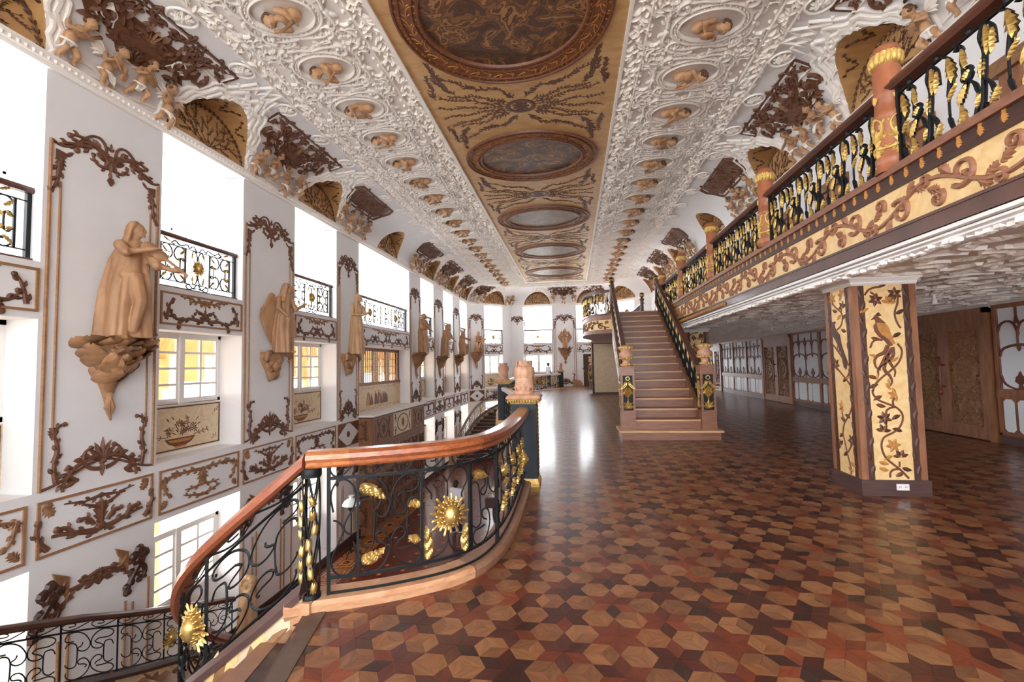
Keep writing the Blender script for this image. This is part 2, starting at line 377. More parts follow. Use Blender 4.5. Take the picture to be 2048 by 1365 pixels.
def cove_T(k, u0=0.):
    A, B, a, b = WP[k], WP[k+1], IP[k], IP[k+1]; L = SEGL[k]; sgn = 1
    def T(v):
        s = (v[:, 0:1]+u0)/L; t = v[:, 2]/LC*PI/2; h = -v[:, 1]
        w = A+(B-A)*s
        if k in (0, 4): i = w+np.array([[1.5 if k == 0 else -1.5, 0]])
        else: i = a+(b-a)*s
        c, q = np.cos(t), np.sin(t); e = w-i; el = np.linalg.norm(e, axis=1)
        nx = c*1.2; nz = q*1.5; nn = np.hypot(nx, nz)
        xy = i+e*c[:, None]-(e/el[:, None])*(nx/nn*h)[:, None]
        return np.concatenate([xy, (ZC+1.2*q-nz/nn*h)[:, None]], 1)
    return T
LW, LR, LZ = .95, .88, 5.92
def lun_v(du):
    c = np.clip(du/LW, -1, 1); z = LZ+LR*np.sqrt(1-c*c); return np.arcsin(np.clip((z-ZC)/1.2, 0, 1))/(PI/2)*LC
LUN = {0: [(a+b)/2-Y0 for a, b in WIN], 1: [2.2], 2: [(a+b)/2-CB[0] for a, b in FWIN], 3: [1.6], 4: [29.67-(a+b)/2 for a, b in WIN]}
LBROWN = M('lunette_veneer', (196, 154, 102), (172, 130, 82), .55, sc=(3, 3, 3), detail=8, dist=.8)
cove_parts = []
for k in range(5):
    L = SEGL[k]; us = set(np.linspace(0, L, max(4, int(L/.5))).tolist()); arcs = []
    for uc in LUN[k]:
        us = {u for u in us if abs(u-uc) > LW+.02}
        arcs += [uc+LW*math.cos(q) for q in np.linspace(0, PI, 19)]
    us = sorted(us|set(arcs)); rows = []
    for u in us:
        lo = 0.
        for uc in LUN[k]:
            if abs(u-uc) <= LW+1e-6: lo = float(lun_v(u-uc))
        rows.append([(u, 0, v) for v in np.linspace(lo, LC, 11)])
    mb = MB(cove_T(k)); mb.grid(rows)
    if k in (0, 4): # close the little skewed wedge at the corner
        pass
    cove_parts.append(mb.obj('cove', WHITE if k else WHITE, ceiling, smooth=True))
# lunettes: back wall + vault
def seg_frame(k):
    A, B = WP[k], WP[k+1]; t = (B-A)/np.linalg.norm(B-A); return A, t, math.atan2(t[1], t[0])
LUNS = []
for k in range(5):
    A, t, rz = seg_frame(k); T = cove_T(k)
    for j, uc in enumerate(LUN[k]):
        ph = np.linspace(0, PI, 21); mb = MB()
        wal = np.array([(*(A+t*(uc+LW*math.cos(p))), LZ+LR*math.sin(p)) for p in ph])
        cov = T(np.array([(uc+LW*math.cos(p), 0, float(lun_v(LW*math.cos(p)))) for p in ph]))
        mb.grid([[wal[i]+(cov[i]-wal[i])*q for q in (0, .5, 1)] for i in range(21)])
        n = mb.n; mb.add(wal, [tuple(range(21))])
        vo = mb.obj('lunette_vault', LBROWN, ceiling, smooth=False); LUNS.append((k, uc, vo))
# flat strip of ceiling between the cove's skewed ends is covered by the ceiling polygon; ceiling top edge at long walls
# cornice at the wall head
cp = [np.array((p[0], p[1], 0)) for p in WP]
mb = MB(); mb.sweep([(p[0], p[1], 5.78) for p in WP], [(-.02, 0), (.05, 0), (.07, .03), (.07, .05), (.1, .06), (.1, .12), (.13, .14), (.13, .16), (-.02, .16)])
cornice = mb.obj('trim_1', STUCCO, kind='structure')
mb = MB(); 
for k in range(5):
    A, t, rz = seg_frame(k); n = int(SEGL[k]/.085); nrm = np.array((t[1], -t[0]))
    for i in range(n):
        p = A+t*((i+.5)*SEGL[k]/n)+nrm*.1
        mb.ell((p[0], p[1], 5.87), (.026, .026, .03), 5, 4)
mb.obj('egg_moulding', STUCCO, cornice, kind='stuff')

# ---- main floor edge
EDGE = crom([(-1.80, 2.87), (-1.54, 2.97), (-1.25, 3.11), (-.93, 3.33), (-.745, 3.62), (-.66, 4.1), (-.64, 4.8), (-.65, 6.1), (-.75, 7.5), (-1.1, 9.1), (-1.6, 11.), (-1.92, 12.3), (-2.45, 15), (-2.8, 20), (-2.85, 24), (-1.95, 27), (-.8, 29.), (-.95, 29.6), (-1.75, 29.72)], 6)
POLY = [(-.3, -4.), (-1.12, .3), *[tuple(p) for p in EDGE], (-1.75, 32.4), (8.0, 32.4), (8.0, -4.)]
def floor_slab(name, poly, z, th, mats, kind='structure'):
    n = len(poly); mb = MB(); mb.add([(x, y, z) for x, y in poly]+[(x, y, z-th) for x, y in poly], [])
    mb.f += [tuple(range(n))[::-1], tuple(range(n, 2*n))]; mb.mi += [0, 1]
    for i in range(n): mb.f.append((i, (i+1) % n, n+(i+1) % n, n+i)); mb.mi.append(1)
    return mb.obj(name, mats, kind=kind)
floor = floor_slab('floor', POLY, -.004, .34, [JOINT, WHITE])
def inside(poly):
    P = np.array(poly)
    def f(x, y):
        x = np.asarray(x); y = np.asarray(y); c = np.zeros(x.shape, bool); j = len(P)-1
        for i in range(len(P)):
            (xi, yi), (xj, yj) = P[i], P[j]
            c ^= ((yi > y) != (yj > y)) & (x < (xj-xi)*(y-yi)/(yj-yi+1e-12)+xi); j = i
        return c
    return f
def tile_mat(name, c, c2):
    m = M(name, c, c2, .36, sc=(9, 34, 9), detail=6, dist=.7, coat=.25, coord='UV', bump=.012)
    n = m.node_tree.nodes; l = m.node_tree.links; oi = n.new('ShaderNodeObjectInfo'); mp = [q for q in n if q.type == 'MAPPING'][0]
    mu = n.new('ShaderNodeMath'); mu.operation = 'MULTIPLY'; mu.inputs[1].default_value = 37; l.new(oi.outputs['Random'], mu.inputs[0]); l.new(mu.outputs[0], mp.inputs['Location'])
    return m
DK = [tile_mat('dark_tile_%d' % i, a, b) for i, (a, b) in enumerate([((96, 44, 32), (74, 32, 25)), ((76, 36, 29), (60, 27, 23)), ((116, 54, 34), (92, 40, 27)), ((62, 36, 31), (47, 27, 25)), ((138, 68, 40), (110, 50, 31)), ((88, 46, 36), (68, 34, 28))])]
LT = [tile_mat('light_tile_%d' % i, a, b) for i, (a, b) in enumerate([((150, 102, 68), (116, 76, 48)), ((138, 90, 60), (108, 68, 44)), ((158, 110, 74), (126, 84, 54)), ((130, 86, 58), (102, 66, 44)), ((150, 98, 62), (118, 72, 43))])]
TMATS = DK+LT; D0 = .355; ra = D0/(2*math.sqrt(3)); tx0, ty0 = -.09, 2.95
def rhomb(acute_half=PI/6):   # unit rhombus, long axis along x, centred
    return np.array([(ra*math.sqrt(3)/2, 0), (0, ra/2), (-ra*math.sqrt(3)/2, 0), (0, -ra/2)])
RH = rhomb()*.984
def make_tiles():
    inn = inside([(x, y) for x, y in POLY]); tiles = []
    for i in range(-8, 27):
        for j in range(-60, 110):
            cx = tx0+i*D0*math.sqrt(3)/2; cy = ty0+i*D0/2+j*D0
            if not (-3.3 < cx < 7.8 and -1. < cy < 32.5): continue
            sd = random.random()
            for k in range(6):
                th = PI/2+k*PI/3; r = ra*math.sqrt(3)/2
                base = int(sd*6); ix = base if random.random() < .55 else random.randrange(6)
                tiles.append((cx+r*math.cos(th), cy+r*math.sin(th), th, ix))
            for q in (0, PI/3):
                hx, hy = cx+2*ra*math.cos(q), cy+2*ra*math.sin(q); o = random.randrange(2); b = random.randrange(5)
                for m in range(3):
                    th = (o+2*m)*PI/3+PI/3   # rhombus centre direction; short axis points outward
                    ix = 6+(b if random.random() < .6 else random.randrange(5))
                    tiles.append((hx+ra/2*math.cos(th), hy+ra/2*math.sin(th), th+PI/2, ix))
    T = np.array(tiles); T = T[inn(T[:, 0], T[:, 1])]
    T = T[(T[:, 0] < XR-.02)]
    d = np.hypot(T[:, 0], T[:, 1]); dx = T[:, 0]; dy = T[:, 1]
    yw, pt = .132768, .0533325; fw = (-math.sin(yw)*dx+math.cos(yw)*dy)*math.cos(pt)-1.6*math.sin(pt); rt = math.cos(yw)*dx+math.sin(yw)*dy; dn = 1.6*math.cos(pt)+math.sin(pt)*(-math.sin(yw)*dx+math.cos(yw)*dy)
    vis = (fw > .5) & (abs(rt/np.maximum(fw, .1)) < 1.14) & (dn/np.maximum(fw, .1) < .765)
    order = np.argsort(np.where(vis, d, 1e6)); near = set(order[:300].tolist())
    c = RH; meshes = []
    for m in TMATS:
        me = bpy.data.meshes.new('floor_tile'); v = [(*p, 0) for p in c]+[(*(p*1.0), -.006) for p in c]
        me.from_pydata(v, [], [(0, 1, 2, 3), (0, 4, 5, 1), (1, 5, 6, 2), (2, 6, 7, 3), (3, 7, 4, 0)]); me.materials.append(m)
        uv = me.uv_layers.new(name='UVMap'); uv.data.foreach_set('uv', np.array([v[l.vertex_index][:2] for l in me.loops]).ravel()); meshes.append(me)
    for i in order[:300]:
        x, y, th, ix = T[i]; o = bpy.data.objects.new('floor_tile', meshes[int(ix)]); COL.objects.link(o); o.parent = floor; o.location = (x, y, random.uniform(-.0004, .0004)); o.rotation_euler = (0, 0, th)
    rest = np.array([i for i in range(len(T)) if i not in near]); R = T[rest]; n = len(R)
    cs, sn = np.cos(R[:, 2]), np.sin(R[:, 2]); V = np.zeros((n, 4, 3))
    V[:, :, 0] = R[:, 0:1]+cs[:, None]*c[None, :, 0]-sn[:, None]*c[None, :, 1]; V[:, :, 1] = R[:, 1:2]+sn[:, None]*c[None, :, 0]+cs[:, None]*c[None, :, 1]
    V[:, :, 2] = RNG.uniform(-.0004, .0004, n)[:, None]
    me = bpy.data.meshes.new('floor_tiles'); me.vertices.add(4*n); me.vertices.foreach_set('co', V.ravel()); me.loops.add(4*n); me.loops.foreach_set('vertex_index', np.arange(4*n, dtype=np.int32))
    me.polygons.add(n); me.polygons.foreach_set('loop_start', np.arange(0, 4*n, 4, dtype=np.int32)); me.polygons.foreach_set('material_index', R[:, 3].astype(np.int32))
    me.update(calc_edges=True)
    uv = me.uv_layers.new(name='UVMap'); off = RNG.uniform(0, 20, (n, 1, 2)); uv.data.foreach_set('uv', (np.broadcast_to(c[None], (n, 4, 2))+off).ravel())
    for m in TMATS: me.materials.append(m)
    me.validate(); o = mk('remaining_floor_tiles', me, floor, kind='stuff')
make_tiles()
# lower hall floor
mb = MB(); mb.box((-7.6, -4, ZL-.2), (.9, 33, ZL)); floor_lower = mb.obj('floor_lower_hall', FRNGE, kind='structure')
star = MB(); pts = [((.085 if i % 2 == 0 else .038)*math.cos(i*PI/6), (.085 if i % 2 == 0 else .038)*math.sin(i*PI/6), .003) for i in range(12)]
star.add(pts, [tuple(range(12))]); star_me = star.mesh('star_inlay', STARW)
for i in range(9):
    for j in range(34):
        x = -5.75+i*.55; y = 5.2+j*.55+(.275 if i % 2 else 0)
        inst('star_inlay', star_me, floor_lower, (x, y, ZL))
sq = MB()
sq.box((-.34, -.34, .001), (.34, .34, .004)); sq.cur = 1; sq.at(0, 0)
for r in (.3, .2): 
    for a in range(4):
        c, q = math.cos(a*PI/2), math.sin(a*PI/2)
        sq.hexa([(c*x-q*y, q*x+c*y, z) for z in (.003, .007) for x, y in ((-r, r-.03), (r, r-.03), (r, r), (-r, r))])
sq.lathe([(.1, .003), (.1, .007), (.06, .007)], 8)
sq_me = sq.mesh('border_tile', [STARW, FRNGE])
for j in range(18): inst('border_tile', sq_me, floor_lower, (-6.42, 6.2+j*.74, ZL))
mb = MB(); mb.box((-60, -50, -4.3), (60, 90, -4.1)); ground = mb.obj('ground', M('outside_ground', (214, 208, 196), rough=.9), kind='structure')

# ---- skirting of the lower hall
mb = MB()
for a, b in [(-4, -.7)]+PIL: mb.box((-7, a, ZL), (-6.96, b, ZL+.22))
for a, b in WIN: mb.box((-7, a, ZL), (-6.96, b, ZL+.19))
mb.obj('baseboard_left', DARKB, kind='structure')
mb = MB(); 
for a, b in ((-.65+.3, .68), (2.05, 7.6)): mb.box((a, FARY-.03, 0), (b, FARY, .16))
mb.obj('baseboard_far', WHITE, kind='structure')

# ---- outer gallery and arcade beyond the window wall
mb = MB(); mb.box((-9.6, -4, 2.86), (-7.6, 33, 3.06)); mb.box((-9.6, -4, 5.82), (-7.05, 33, 5.98)); mb.obj('floor_outer_gallery', WHITE, kind='structure')
outer = thing('wall_outer_gallery', 'white posts and rails of the outer gallery beyond the window wall', 'wall', (0, 0, 0), kind='structure')
mb = MB()
for a, b in PIL: 
    c = (a+b)/2; mb.box((-9.6, c-.14, 3.06), (-9.35, c+.14, 5.82))
for y in np.arange(-3.4, 30, 1.6): mb.box((-9.5, y, 3.06), (-9.44, y+.05, 5.82))
for z in (3.9, 5.0): mb.box((-9.5, -4, z), (-9.44, 31, z+.05))
mb.box((-9.52, -4, 3.06), (-9.42, 31, 3.3))
mb.obj('mullions', TRIMW, outer)
arc = MB()
for y in np.arange(-2.6, 32, 1.95):
    arc.lathe([(.2, ZL), (.2, ZL+.3), (.15, ZL+.35), (.13, -.6), (.2, -.45), (.2, -.2)], 12, (-9.45, y, 0))
    arc.lathe([(.18, 0), (.18, .2), (.13, .3), (.11, 1.6), (.2, 1.75), (.2, 1.9)], 12, (-9.45, y, 0))
    for z in (-.2, 1.9):
        P = [(y+.975+.85*math.cos(q), z+.8*math.sin(q)) for q in np.linspace(0, PI, 13)]
        arc.tube([(-9.45, p, r) for p, r in P], .12, 6)
        for q in (.55, PI-.55): arc.tube([(-9.45, y+.975, z+.1), (-9.45, y+.975+.8*math.cos(q), z+.8*math.sin(q))], .045, 5)
arc.box((-9.5, -4, 2.0), (-9.4, 32, 2.62)); arc.box((-9.5, -4, -.95), (-9.4, 32, -.2))
for y in np.arange(-2.6, 32, 1.95):
    arc.box((-9.5, y-.3, 1.2), (-9.4, y+.3, 2.0)); arc.box((-9.52, y+.6, 1.35), (-9.42, y+1.35, 2.0))
arc.box((-9.6, -4, -.45+.4), (-9.3, 32, .02)); arc.box((-9.6, -4, 2.62), (-9.3, 32, 2.86))
arc.obj('arcade', OUTST, outer, smooth=False)
# ================================================================== WINDOW WALL
def mirror2(mb, fn, x=0, y=0, s=1.):
    for sg in (1, -1): mb.at(x, y, sg*s, s); fn(mb)
    mb.A = None
def m_of(fn, name, mat, smooth=False):
    mb = MB(); fn(mb); return mb.mesh(name, mat, smooth)
def o_crest(mb):       # crest under the curved head of a tall panel, u +-.62, v 0 at the crown going down
    def half(m):
        rinc(m, (.03, -.26), .9, .62, -1., -7.5, .034, .03, 4, .13)
        rinc(m, (.05, -.16), .2, .55, 2.2, -5.5, .03, .03, 4, .11)
        rinc(m, (.3, -.14), -.5, .42, 3., -4., .03, .03, 4, .11, eye=False)
        rinc(m, (.04, -.35), -.4, .3, 3., 12., .024, .025, 3, .08)
        m.leaf((.52, -.34), -.8, .14, .06, .02)
    mirror2(mb, half)
    palm(mb, (0, -.08), PI/2, .13, 3, .6, .03); palm(mb, (0, -.16), -PI/2, .28, 5, .7, .035); mb.dome((0, -.2), .06, .045)
    mb.leaf((0, -.4), -PI/2, .12, .07, .03); mb.slab([(-.05, -.55), (0, -.62), (.05, -.55), (.03, -.5), (-.03, -.5)], 0, .025)
def o_base(mb):        # foot ornament, u +-.78, v from 0 up to .62
    def half(m):
        P, th = clo((.78, .03), PI-.12, .95, -1.6, 2.2, 16); m.strip(P, .02, .028)
        rinc(m, (.05, .16), .1, .5, 2.5, 9, .026, .028, 0, .1)
        rinc(m, (.12, .34), -.2, .62, -.8, -4., .03, .03, 5, .13, eye=False, side=1)
        rinc(m, (.34, .06), .5, .26, 2, 9, .024, .026, 2, .09); m.leaf((.33, .08), -.5, .2, .08, .03)
    mirror2(mb, half)
    palm(mb, (0, .28), PI/2, .34, 7, 1.05, .035, .26); mb.dome((0, .27), .06, .05); mb.leaf((0, .26), -PI/2, .22, .09, .03)
def o_drop(mb):        # leafy drop hanging down, v 0..-.62, fits a left edge (outer edge u=0)
    mb.slab([(-.0, 0), (.13, -.02), (.11, -.1), (.05, -.16), (0, -.14)], 0, .022); acan(mb, (.06, -.04), -PI/2, .26, .16, .03, .1)
    rinc(mb, (.05, -.2), -PI/2-.2, .42, 2.2, -5., .026, .026, 5, .1)
    mb.dome((.05, -.2), .04, .03)
def o_rise(mb):        # scroll climbing the lower corner, v 0..0.75
    rinc(mb, (.16, .0), PI/2+.45, .34, -2.6, -.5, .032, .03, 3, .1, eye=False); rinc(mb, (.1, .28), PI/2-.5, .36, 2.6, 3.2, .028, .03, 3, .09, eye=False); rinc(mb, (.1, .58), PI/2+.2, .26, -5, -9, .022, .026, 2, .07); acan(mb, (.08, .6), PI/2, .16, .12, .028)
def o_window(mb):      # panel over the lower window, u +-.88 v 0..0.52
    def half(m):
        rinc(m, (.06, .08), .1, .62, 1.2, -6, .03, .025, 4, .1); rinc(m, (.5, .1), -.3, .34, 2., 9., .026, .025, 3, .1)
        rinc(m, (.86, .06), PI/2+.3, .4, -2, 5, .026, .025, 4, .1)
        rinc(m, (.04, .2), .8, .24, -3, -13, .022, .022, 2, .08)
    mirror2(mb, half); palm(mb, (0, .1), PI/2, .24, 5, 1., .03)
def o_garland(mb):     # swag at the top of that panel
    mirror2(mb, lambda m: (rinc(m, (.03, -.07), -.15, .34, 1.6, -3, .024, .022, 5, .09, eye=False), rinc(m, (.3, -.04), .1, .26, -1.5, 2, .016, .02, 4, .06, eye=False), m.leaf((.05, -.1), -.9, .1, .06, .022)))
    mb.dome((0, -.08), .07, .03, 9, .05); palm(mb, (0, -.09), -PI/2, .12, 3, .7, .024)
def o_bandwin(mb):     # band panel under a window: heavy garland from a cartouche, v 0..0.66
    def half(m):
        rinc(m, (.06, .56), .2, .5, -2., 3., .026, .024, 6, .09, eye=False); rinc(m, (.46, .57), .1, .34, -2, -1., .024, .024, 5, .08, eye=False)
        rinc(m, (.74, .56), -PI/2-.2, .36, 1.8, -6., .024, .024, 5, .08)
        rinc(m, (.05, .28), -.25, .3, 1., 2, .02, .022, 3, .08, eye=False); acan(m, (.77, .05), PI/2+.6, .17, .14, .026)
    mirror2(mb, half)
    acan(mb, (0, .6), -PI/2, .34, .26, .035); mb.dome((0, .46), .08, .04); mb.dome((0, .3), .05, .035)
def o_bandlow(mb):
    mirror2(mb, lambda m: (rinc(m, (.03, .06), .35, .36, -1.6, 2., .018, .02, 4, .08, eye=False))); mb.dome((0, .07), .04, .028)
def o_urn(mb):         # band panel under a statue: urn, plume and dolphin scrolls, v 0..0.66
    def half(m):
        rinc(m, (.05, .1), .1, .6, 1.2, -1.5, .036, .03, 4, .11, eye=False); rinc(m, (.36, .12), 1.3, .3, -2.5, -8, .032, .03, 3, .1)
        rinc(m, (.68, .06), .8, .42, 1.4, 4., .032, .03, 4, .1); rinc(m, (.1, .2), 1.2, .26, -3., -9, .026, .028, 3, .1)
        rinc(m, (.03, .42), .6, .26, -2.6, 2., .024, .024, 1, .06, eye=False)
    mirror2(mb, half)
    acan(mb, (0, .16), PI/2, .4, .24, .04); mb.dome((0, .14), .09, .045, 9, .07)
def o_urntop(mb): mirror2(mb, lambda m: (rinc(m, (.03, .58), -.2, .28, 1.5, -2.2, .02, .02, 3, .08, eye=False), rinc(m, (.26, .56), .1, .24, 1.5, -2., .014, .018, 2, .06, eye=False))); mb.dome((0, .58), .045, .026)
def o_corner(mb): acan(mb, (.0, .0), -PI*.28, .2, .17, .024); acan(mb, (.0, 0), -PI*.02, .12, .1, .024)
ME = {k: m_of(f, k, m) for k, f, m in (('crest', o_crest, BROWN), ('foot_ornament', o_base, BROWN), ('drop', o_drop, BROWN), ('climbing_scroll', o_rise, BROWN),
      ('scroll_ornament', o_window, BROWN), ('garland', o_garland, BROWNL), ('band_garland', o_bandwin, BROWNL), ('band_garland_dark', o_bandwin, BROWN), ('small_garland', o_bandlow, BROWNL), ('small_garland_dark', o_bandlow, BROWN),
      ('urn_ornament', o_urn, BROWN), ('urn_garland', o_urntop, BROWN), ('corner_leaf', o_corner, BROWNL))}
def rect_frame(mb, w, h, b, th, z0=0.):
    w2 = w/2; mb.plate([(-w2, z0), (w2, z0), (w2, z0+h), (-w2, z0+h)], [(-w2+b, z0+b), (w2-b, z0+b), (w2-b, z0+h-b), (-w2+b, z0+h-b)], 0, th)
RFR = {}
def frame_mesh(w, h, b=.032, th=.022, mat=None):
    k = (round(w, 2), h, b)
    if k not in RFR:
        mb = MB(); rect_frame(mb, w, h, b, th); RFR[k] = mb.mesh('moulding', mat or TAN)
    return RFR[k]
def tall_panel(w, label, loc, rz):
    t = thing('tall_wall_panel', label, 'wall panel', loc, rz, 'tall moulded panels on the piers'); f = w/1.75; a = .8*f
    mb = MB()
    for sg in (-1, 1):
        mb.strip([(sg*a, .04), (sg*a, 4.84)], .022, .025); mb.strip([(sg*(a-.13), .78), (sg*(a-.13), 4.28)], .015, .018)
    mb.obj('side_moulding', TAN, t)
    mb = MB(); P = np.array([(.8, 4.83), (.74, 4.805), (.66, 4.8), (.56, 4.84), (.46, 4.94), (.36, 5.06), (.26, 5.14), (.17, 5.15), (.1, 5.09), (.07, 4.99), (.1, 4.93), (.15, 4.95)])
    for sg in (1, -1): mb.strip(crom(P*[sg*f, 1], 3), .02, .026)
    mb.obj('head_moulding', BROWN, t)
    inst('crest', ME['crest'], t, (0, 0, 5.1), scale=(f, 1, 1)); inst('foot_ornament', ME['foot_ornament'], t, (0, 0, .03), scale=(f, 1, 1))
    for sg in (1, -1):
        inst('drop', ME['drop'], t, (-sg*(a-.06), 0, 4.72), scale=(sg*f, 1, 1)); inst('climbing_scroll', ME['climbing_scroll'], t, (-sg*(a-.05), 0, .1), scale=(sg*f, 1, 1.05))
    return t
def window_panel(w, label, loc, rz):
    t = thing('window_head_panel', label, 'wall panel', loc, rz, 'ornamented panels over the lower windows'); q = .055 if w < 3 else .07
    inst('moulding', frame_mesh(w-2*q+.08, .58), t, (0, 0, 2.43)); n = 1 if w < 3 else 2
    for i in range(n):
        x = (i-(n-1)/2)*w*.47; s = (w/n)/1.95*.98
        inst('scroll_ornament', ME['scroll_ornament'], t, (x, 0, 2.46), scale=(s, 1, 1))
    inst('garland', ME['garland'], t, (0, 0, 2.99), scale=(w/1.95, 1, 1))
    return t
def band_panel(w, label, loc, rz, kind, dark=False):
    t = thing('band_panel', label, 'wall panel', loc, rz, 'ornamented panels of the band course'); f = w/1.75
    inst('moulding', frame_mesh(w-.12, .74), t, (0, 0, -.825))
    if kind == 'win':
        inst('garland', ME['band_garland_dark' if dark else 'band_garland'], t, (0, 0, -.8), scale=(f, 1, 1)); inst('small_garland', ME['small_garland_dark' if dark else 'small_garland'], t, (0, 0, -.78), scale=(f, 1, 1))
    elif kind == 'pil':
        inst('urn_ornament', ME['urn_ornament'], t, (0, 0, -.8), scale=(f, 1, 1)); inst('garland', ME['urn_garland'], t, (0, 0, -.79), scale=(f, 1, 1))
        for sg in (1, -1): inst('corner_leaf', ME['corner_leaf'], t, (-sg*.74*f, 0, -.16), scale=(sg, 1, 1))
    else:   # lozenge
        mb = MB(); a = w/2-.09
        for sx in (1, -1):
            for sz in (1, -1): mb.slab([(sx*a, -.457+sz*.34), (sx*.12, -.457+sz*.34), (sx*a, -.457+sz*.02)], 0, .018)
        mb.dome((0, -.457), .1, .03, 10, .1); mb.obj('lozenge_corners', BROWN, t)
    return t
# ---- casement windows
def window_mesh():
    fr = MB(); W2 = .975; z0, z1 = .98, 2.34
    fr.at(0, 0); y0, y1 = .5, .58
    def bx(a, b, c, d, e=y0, g=y1): fr.box((a, e, b), (c, g, d))
    for sg in (-1, 1): bx(min(sg*W2, sg*(W2-.07)), z0, max(sg*W2, sg*(W2-.07)), z1)
    bx(-W2, z1-.07, W2, z1); bx(-W2, z0, W2, z0+.07); bx(-.05, z0, .05, z1, .48)
    return fr.mesh('window_frame', TRIMW)
def bars_mesh():
    fr = MB(); z0, z1 = 1.05, 2.27
    for sx in (-1, 1):
        x0, x1 = (.05, .905) if sx > 0 else (-.905, -.05)
        for k in range(5):
            z = z0+(z1-z0)*k/4; b = .04 if k in (0, 4) else .022; fr.box((x0, .515, max(z-b, z0)), (x1, .555, min(z+b, z1)))
        for k in range(3):
            x = x0+(x1-x0)*k/2; b = .045 if k != 1 else .022; fr.box((max(x-b, x0), .513, z0), (min(x+b, x1), .557, z1))
    return fr.mesh('glazing_bars', TRIMW)
def basket(mb):
    # inlay: a bowl of flowers, several woods
    mb.cur = 0; mb.slab([(-.975, .1), (.975, .1), (.975, .96), (-.975, .96)], 0, .012)
    mb.cur = 1; rect_frame(mb, 1.9, .82, .022, .02, .12)
    mb.cur = 2; mb.slab([(-.34, .34), (.34, .34), (.25, .24), (.12, .19), (-.12, .19), (-.25, .24)], .012, .018)
    mb.cur = 3; mb.slab([(-.28, .31), (.28, .31), (.2, .26), (-.2, .26)], .018, .021); mb.slab([(-.14, .19), (.14, .19), (.1, .16), (-.1, .16)], .012, .018)
    rs = random.Random(3)
    for i in range(34):
        a = rs.uniform(.15, PI-.15); r = rs.uniform(.06, .46); x, y = r*1.1*math.cos(a), .38+r*.72*math.sin(a); mb.cur = rs.choice((2, 3, 4, 2))
        if rs.random() < .45:
            for q in range(5): mb.leaf((x, y), q*2*PI/5+a, .075, .05, .024)
        else: mb.leaf((x, y), a+rs.uniform(-.6, .6), .13, .055, .022)
    mb.cur = 2
    for sg in (1, -1):
        P, th = clo((sg*.3, .36), PI/2-sg*1.2, .36, -sg*3, sg*3., 8); mb.strip(P, .01, .018)
        for i in (2, 4, 6): mb.leaf(P[i], th[i]-sg*.7, .1, .05, .022); mb.leaf(P[i], th[i]+sg*.8, .08, .045, .022)
        for cx, cy in ((sg*.84, .84), (sg*.84, .22)):
            for q in range(3): mb.leaf((cx, cy), PI/2+sg*.6+(q-1)*.9+(PI if cy > .5 else 0), .12, .05, .02, .4)
BASKET = MB(lambda v: v+np.array([0, .5, 0])); basket(BASKET); BASKET_ME = BASKET.mesh('basket_inlay', [CREAMP, INK3, INK1, INK2, INK3])
WF, WB = window_mesh(), bars_mesh()
PANE = MB(); PANE.box((-.2, 0, -.135), (.2, .006, .135)); PANE_ME = PANE.mesh('pane', GLASS)
sl = MB(); sl.box((-.975, .5, .04), (.975, .6, 1.0)); SILLA = sl.mesh('apron', TRIMW)
WN = [0]
def casement(label, loc, rz, f=1., inlay=True):
    WN[0] += 1; t = thing('window_%d' % WN[0], label, None, loc, rz, kind='structure')
    inst('window_frame', WF, t, scale=(f, 1, 1)); inst('glazing_bars', WB, t, scale=(f, 1, 1)); inst('apron', SILLA, t, scale=(f, 1, 1))
    for sx in (-1, 1):
        for i in range(2):
            for k in range(4): inst('pane', PANE_ME, t, (f*sx*(.05+.2137+i*.4275), .53, 1.05+.1525+k*.305), scale=(f, 1, 1))
    if inlay: inst('basket_inlay', BASKET_ME, t, scale=(f, 1, 1))
    return t
# ---- gallery railings of iron with gilt leaves
def gleaf(mb, p, a, L, w, h=.02, bend=.8):
    acan(mb, p, a, L, w, h, bend)
def iron_c(mb, pts, r=.0125, n=5): mb.tube([(x, 0, z) for x, z in crom(pts, 3)], r, n)
def bay_scroll(mb, x, s, top, bot):   # one leaf-and-loop half panel as in the gallery rails
    h = top-bot
    def Q(u, v): return (x+s*u, bot+v*h)
    iron_c(mb, [Q(.02, .93), Q(.08, 1.), Q(.17, .96), Q(.22, .8), Q(.19, .66), Q(.13, .62), Q(.09, .68)])
    iron_c(mb, [Q(.02, .62), Q(.05, .7), Q(.09, .66), Q(.1, .5), Q(.09, .34), Q(.05, .3), Q(.02, .38)])
    iron_c(mb, [Q(.02, .07), Q(.08, 0.), Q(.17, .04), Q(.22, .2), Q(.19, .34), Q(.13, .38), Q(.09, .32)])
def bay_gold(mb, x, s, top, bot):
    h = top-bot
    for u, v, a, L in ((.02, .95, -1.1, .16), (.02, .6, .4, .1), (.02, .4, -.4, .1), (.02, .05, 1.1, .16), (.16, .68, -2.2, .08), (.16, .32, 2.2, .08)):
        aa = a if s > 0 else PI-a; acan(mb, (x+s*u, bot+v*h), aa, L, .07, .016, (.8 if v > .5 else -.8)*s)
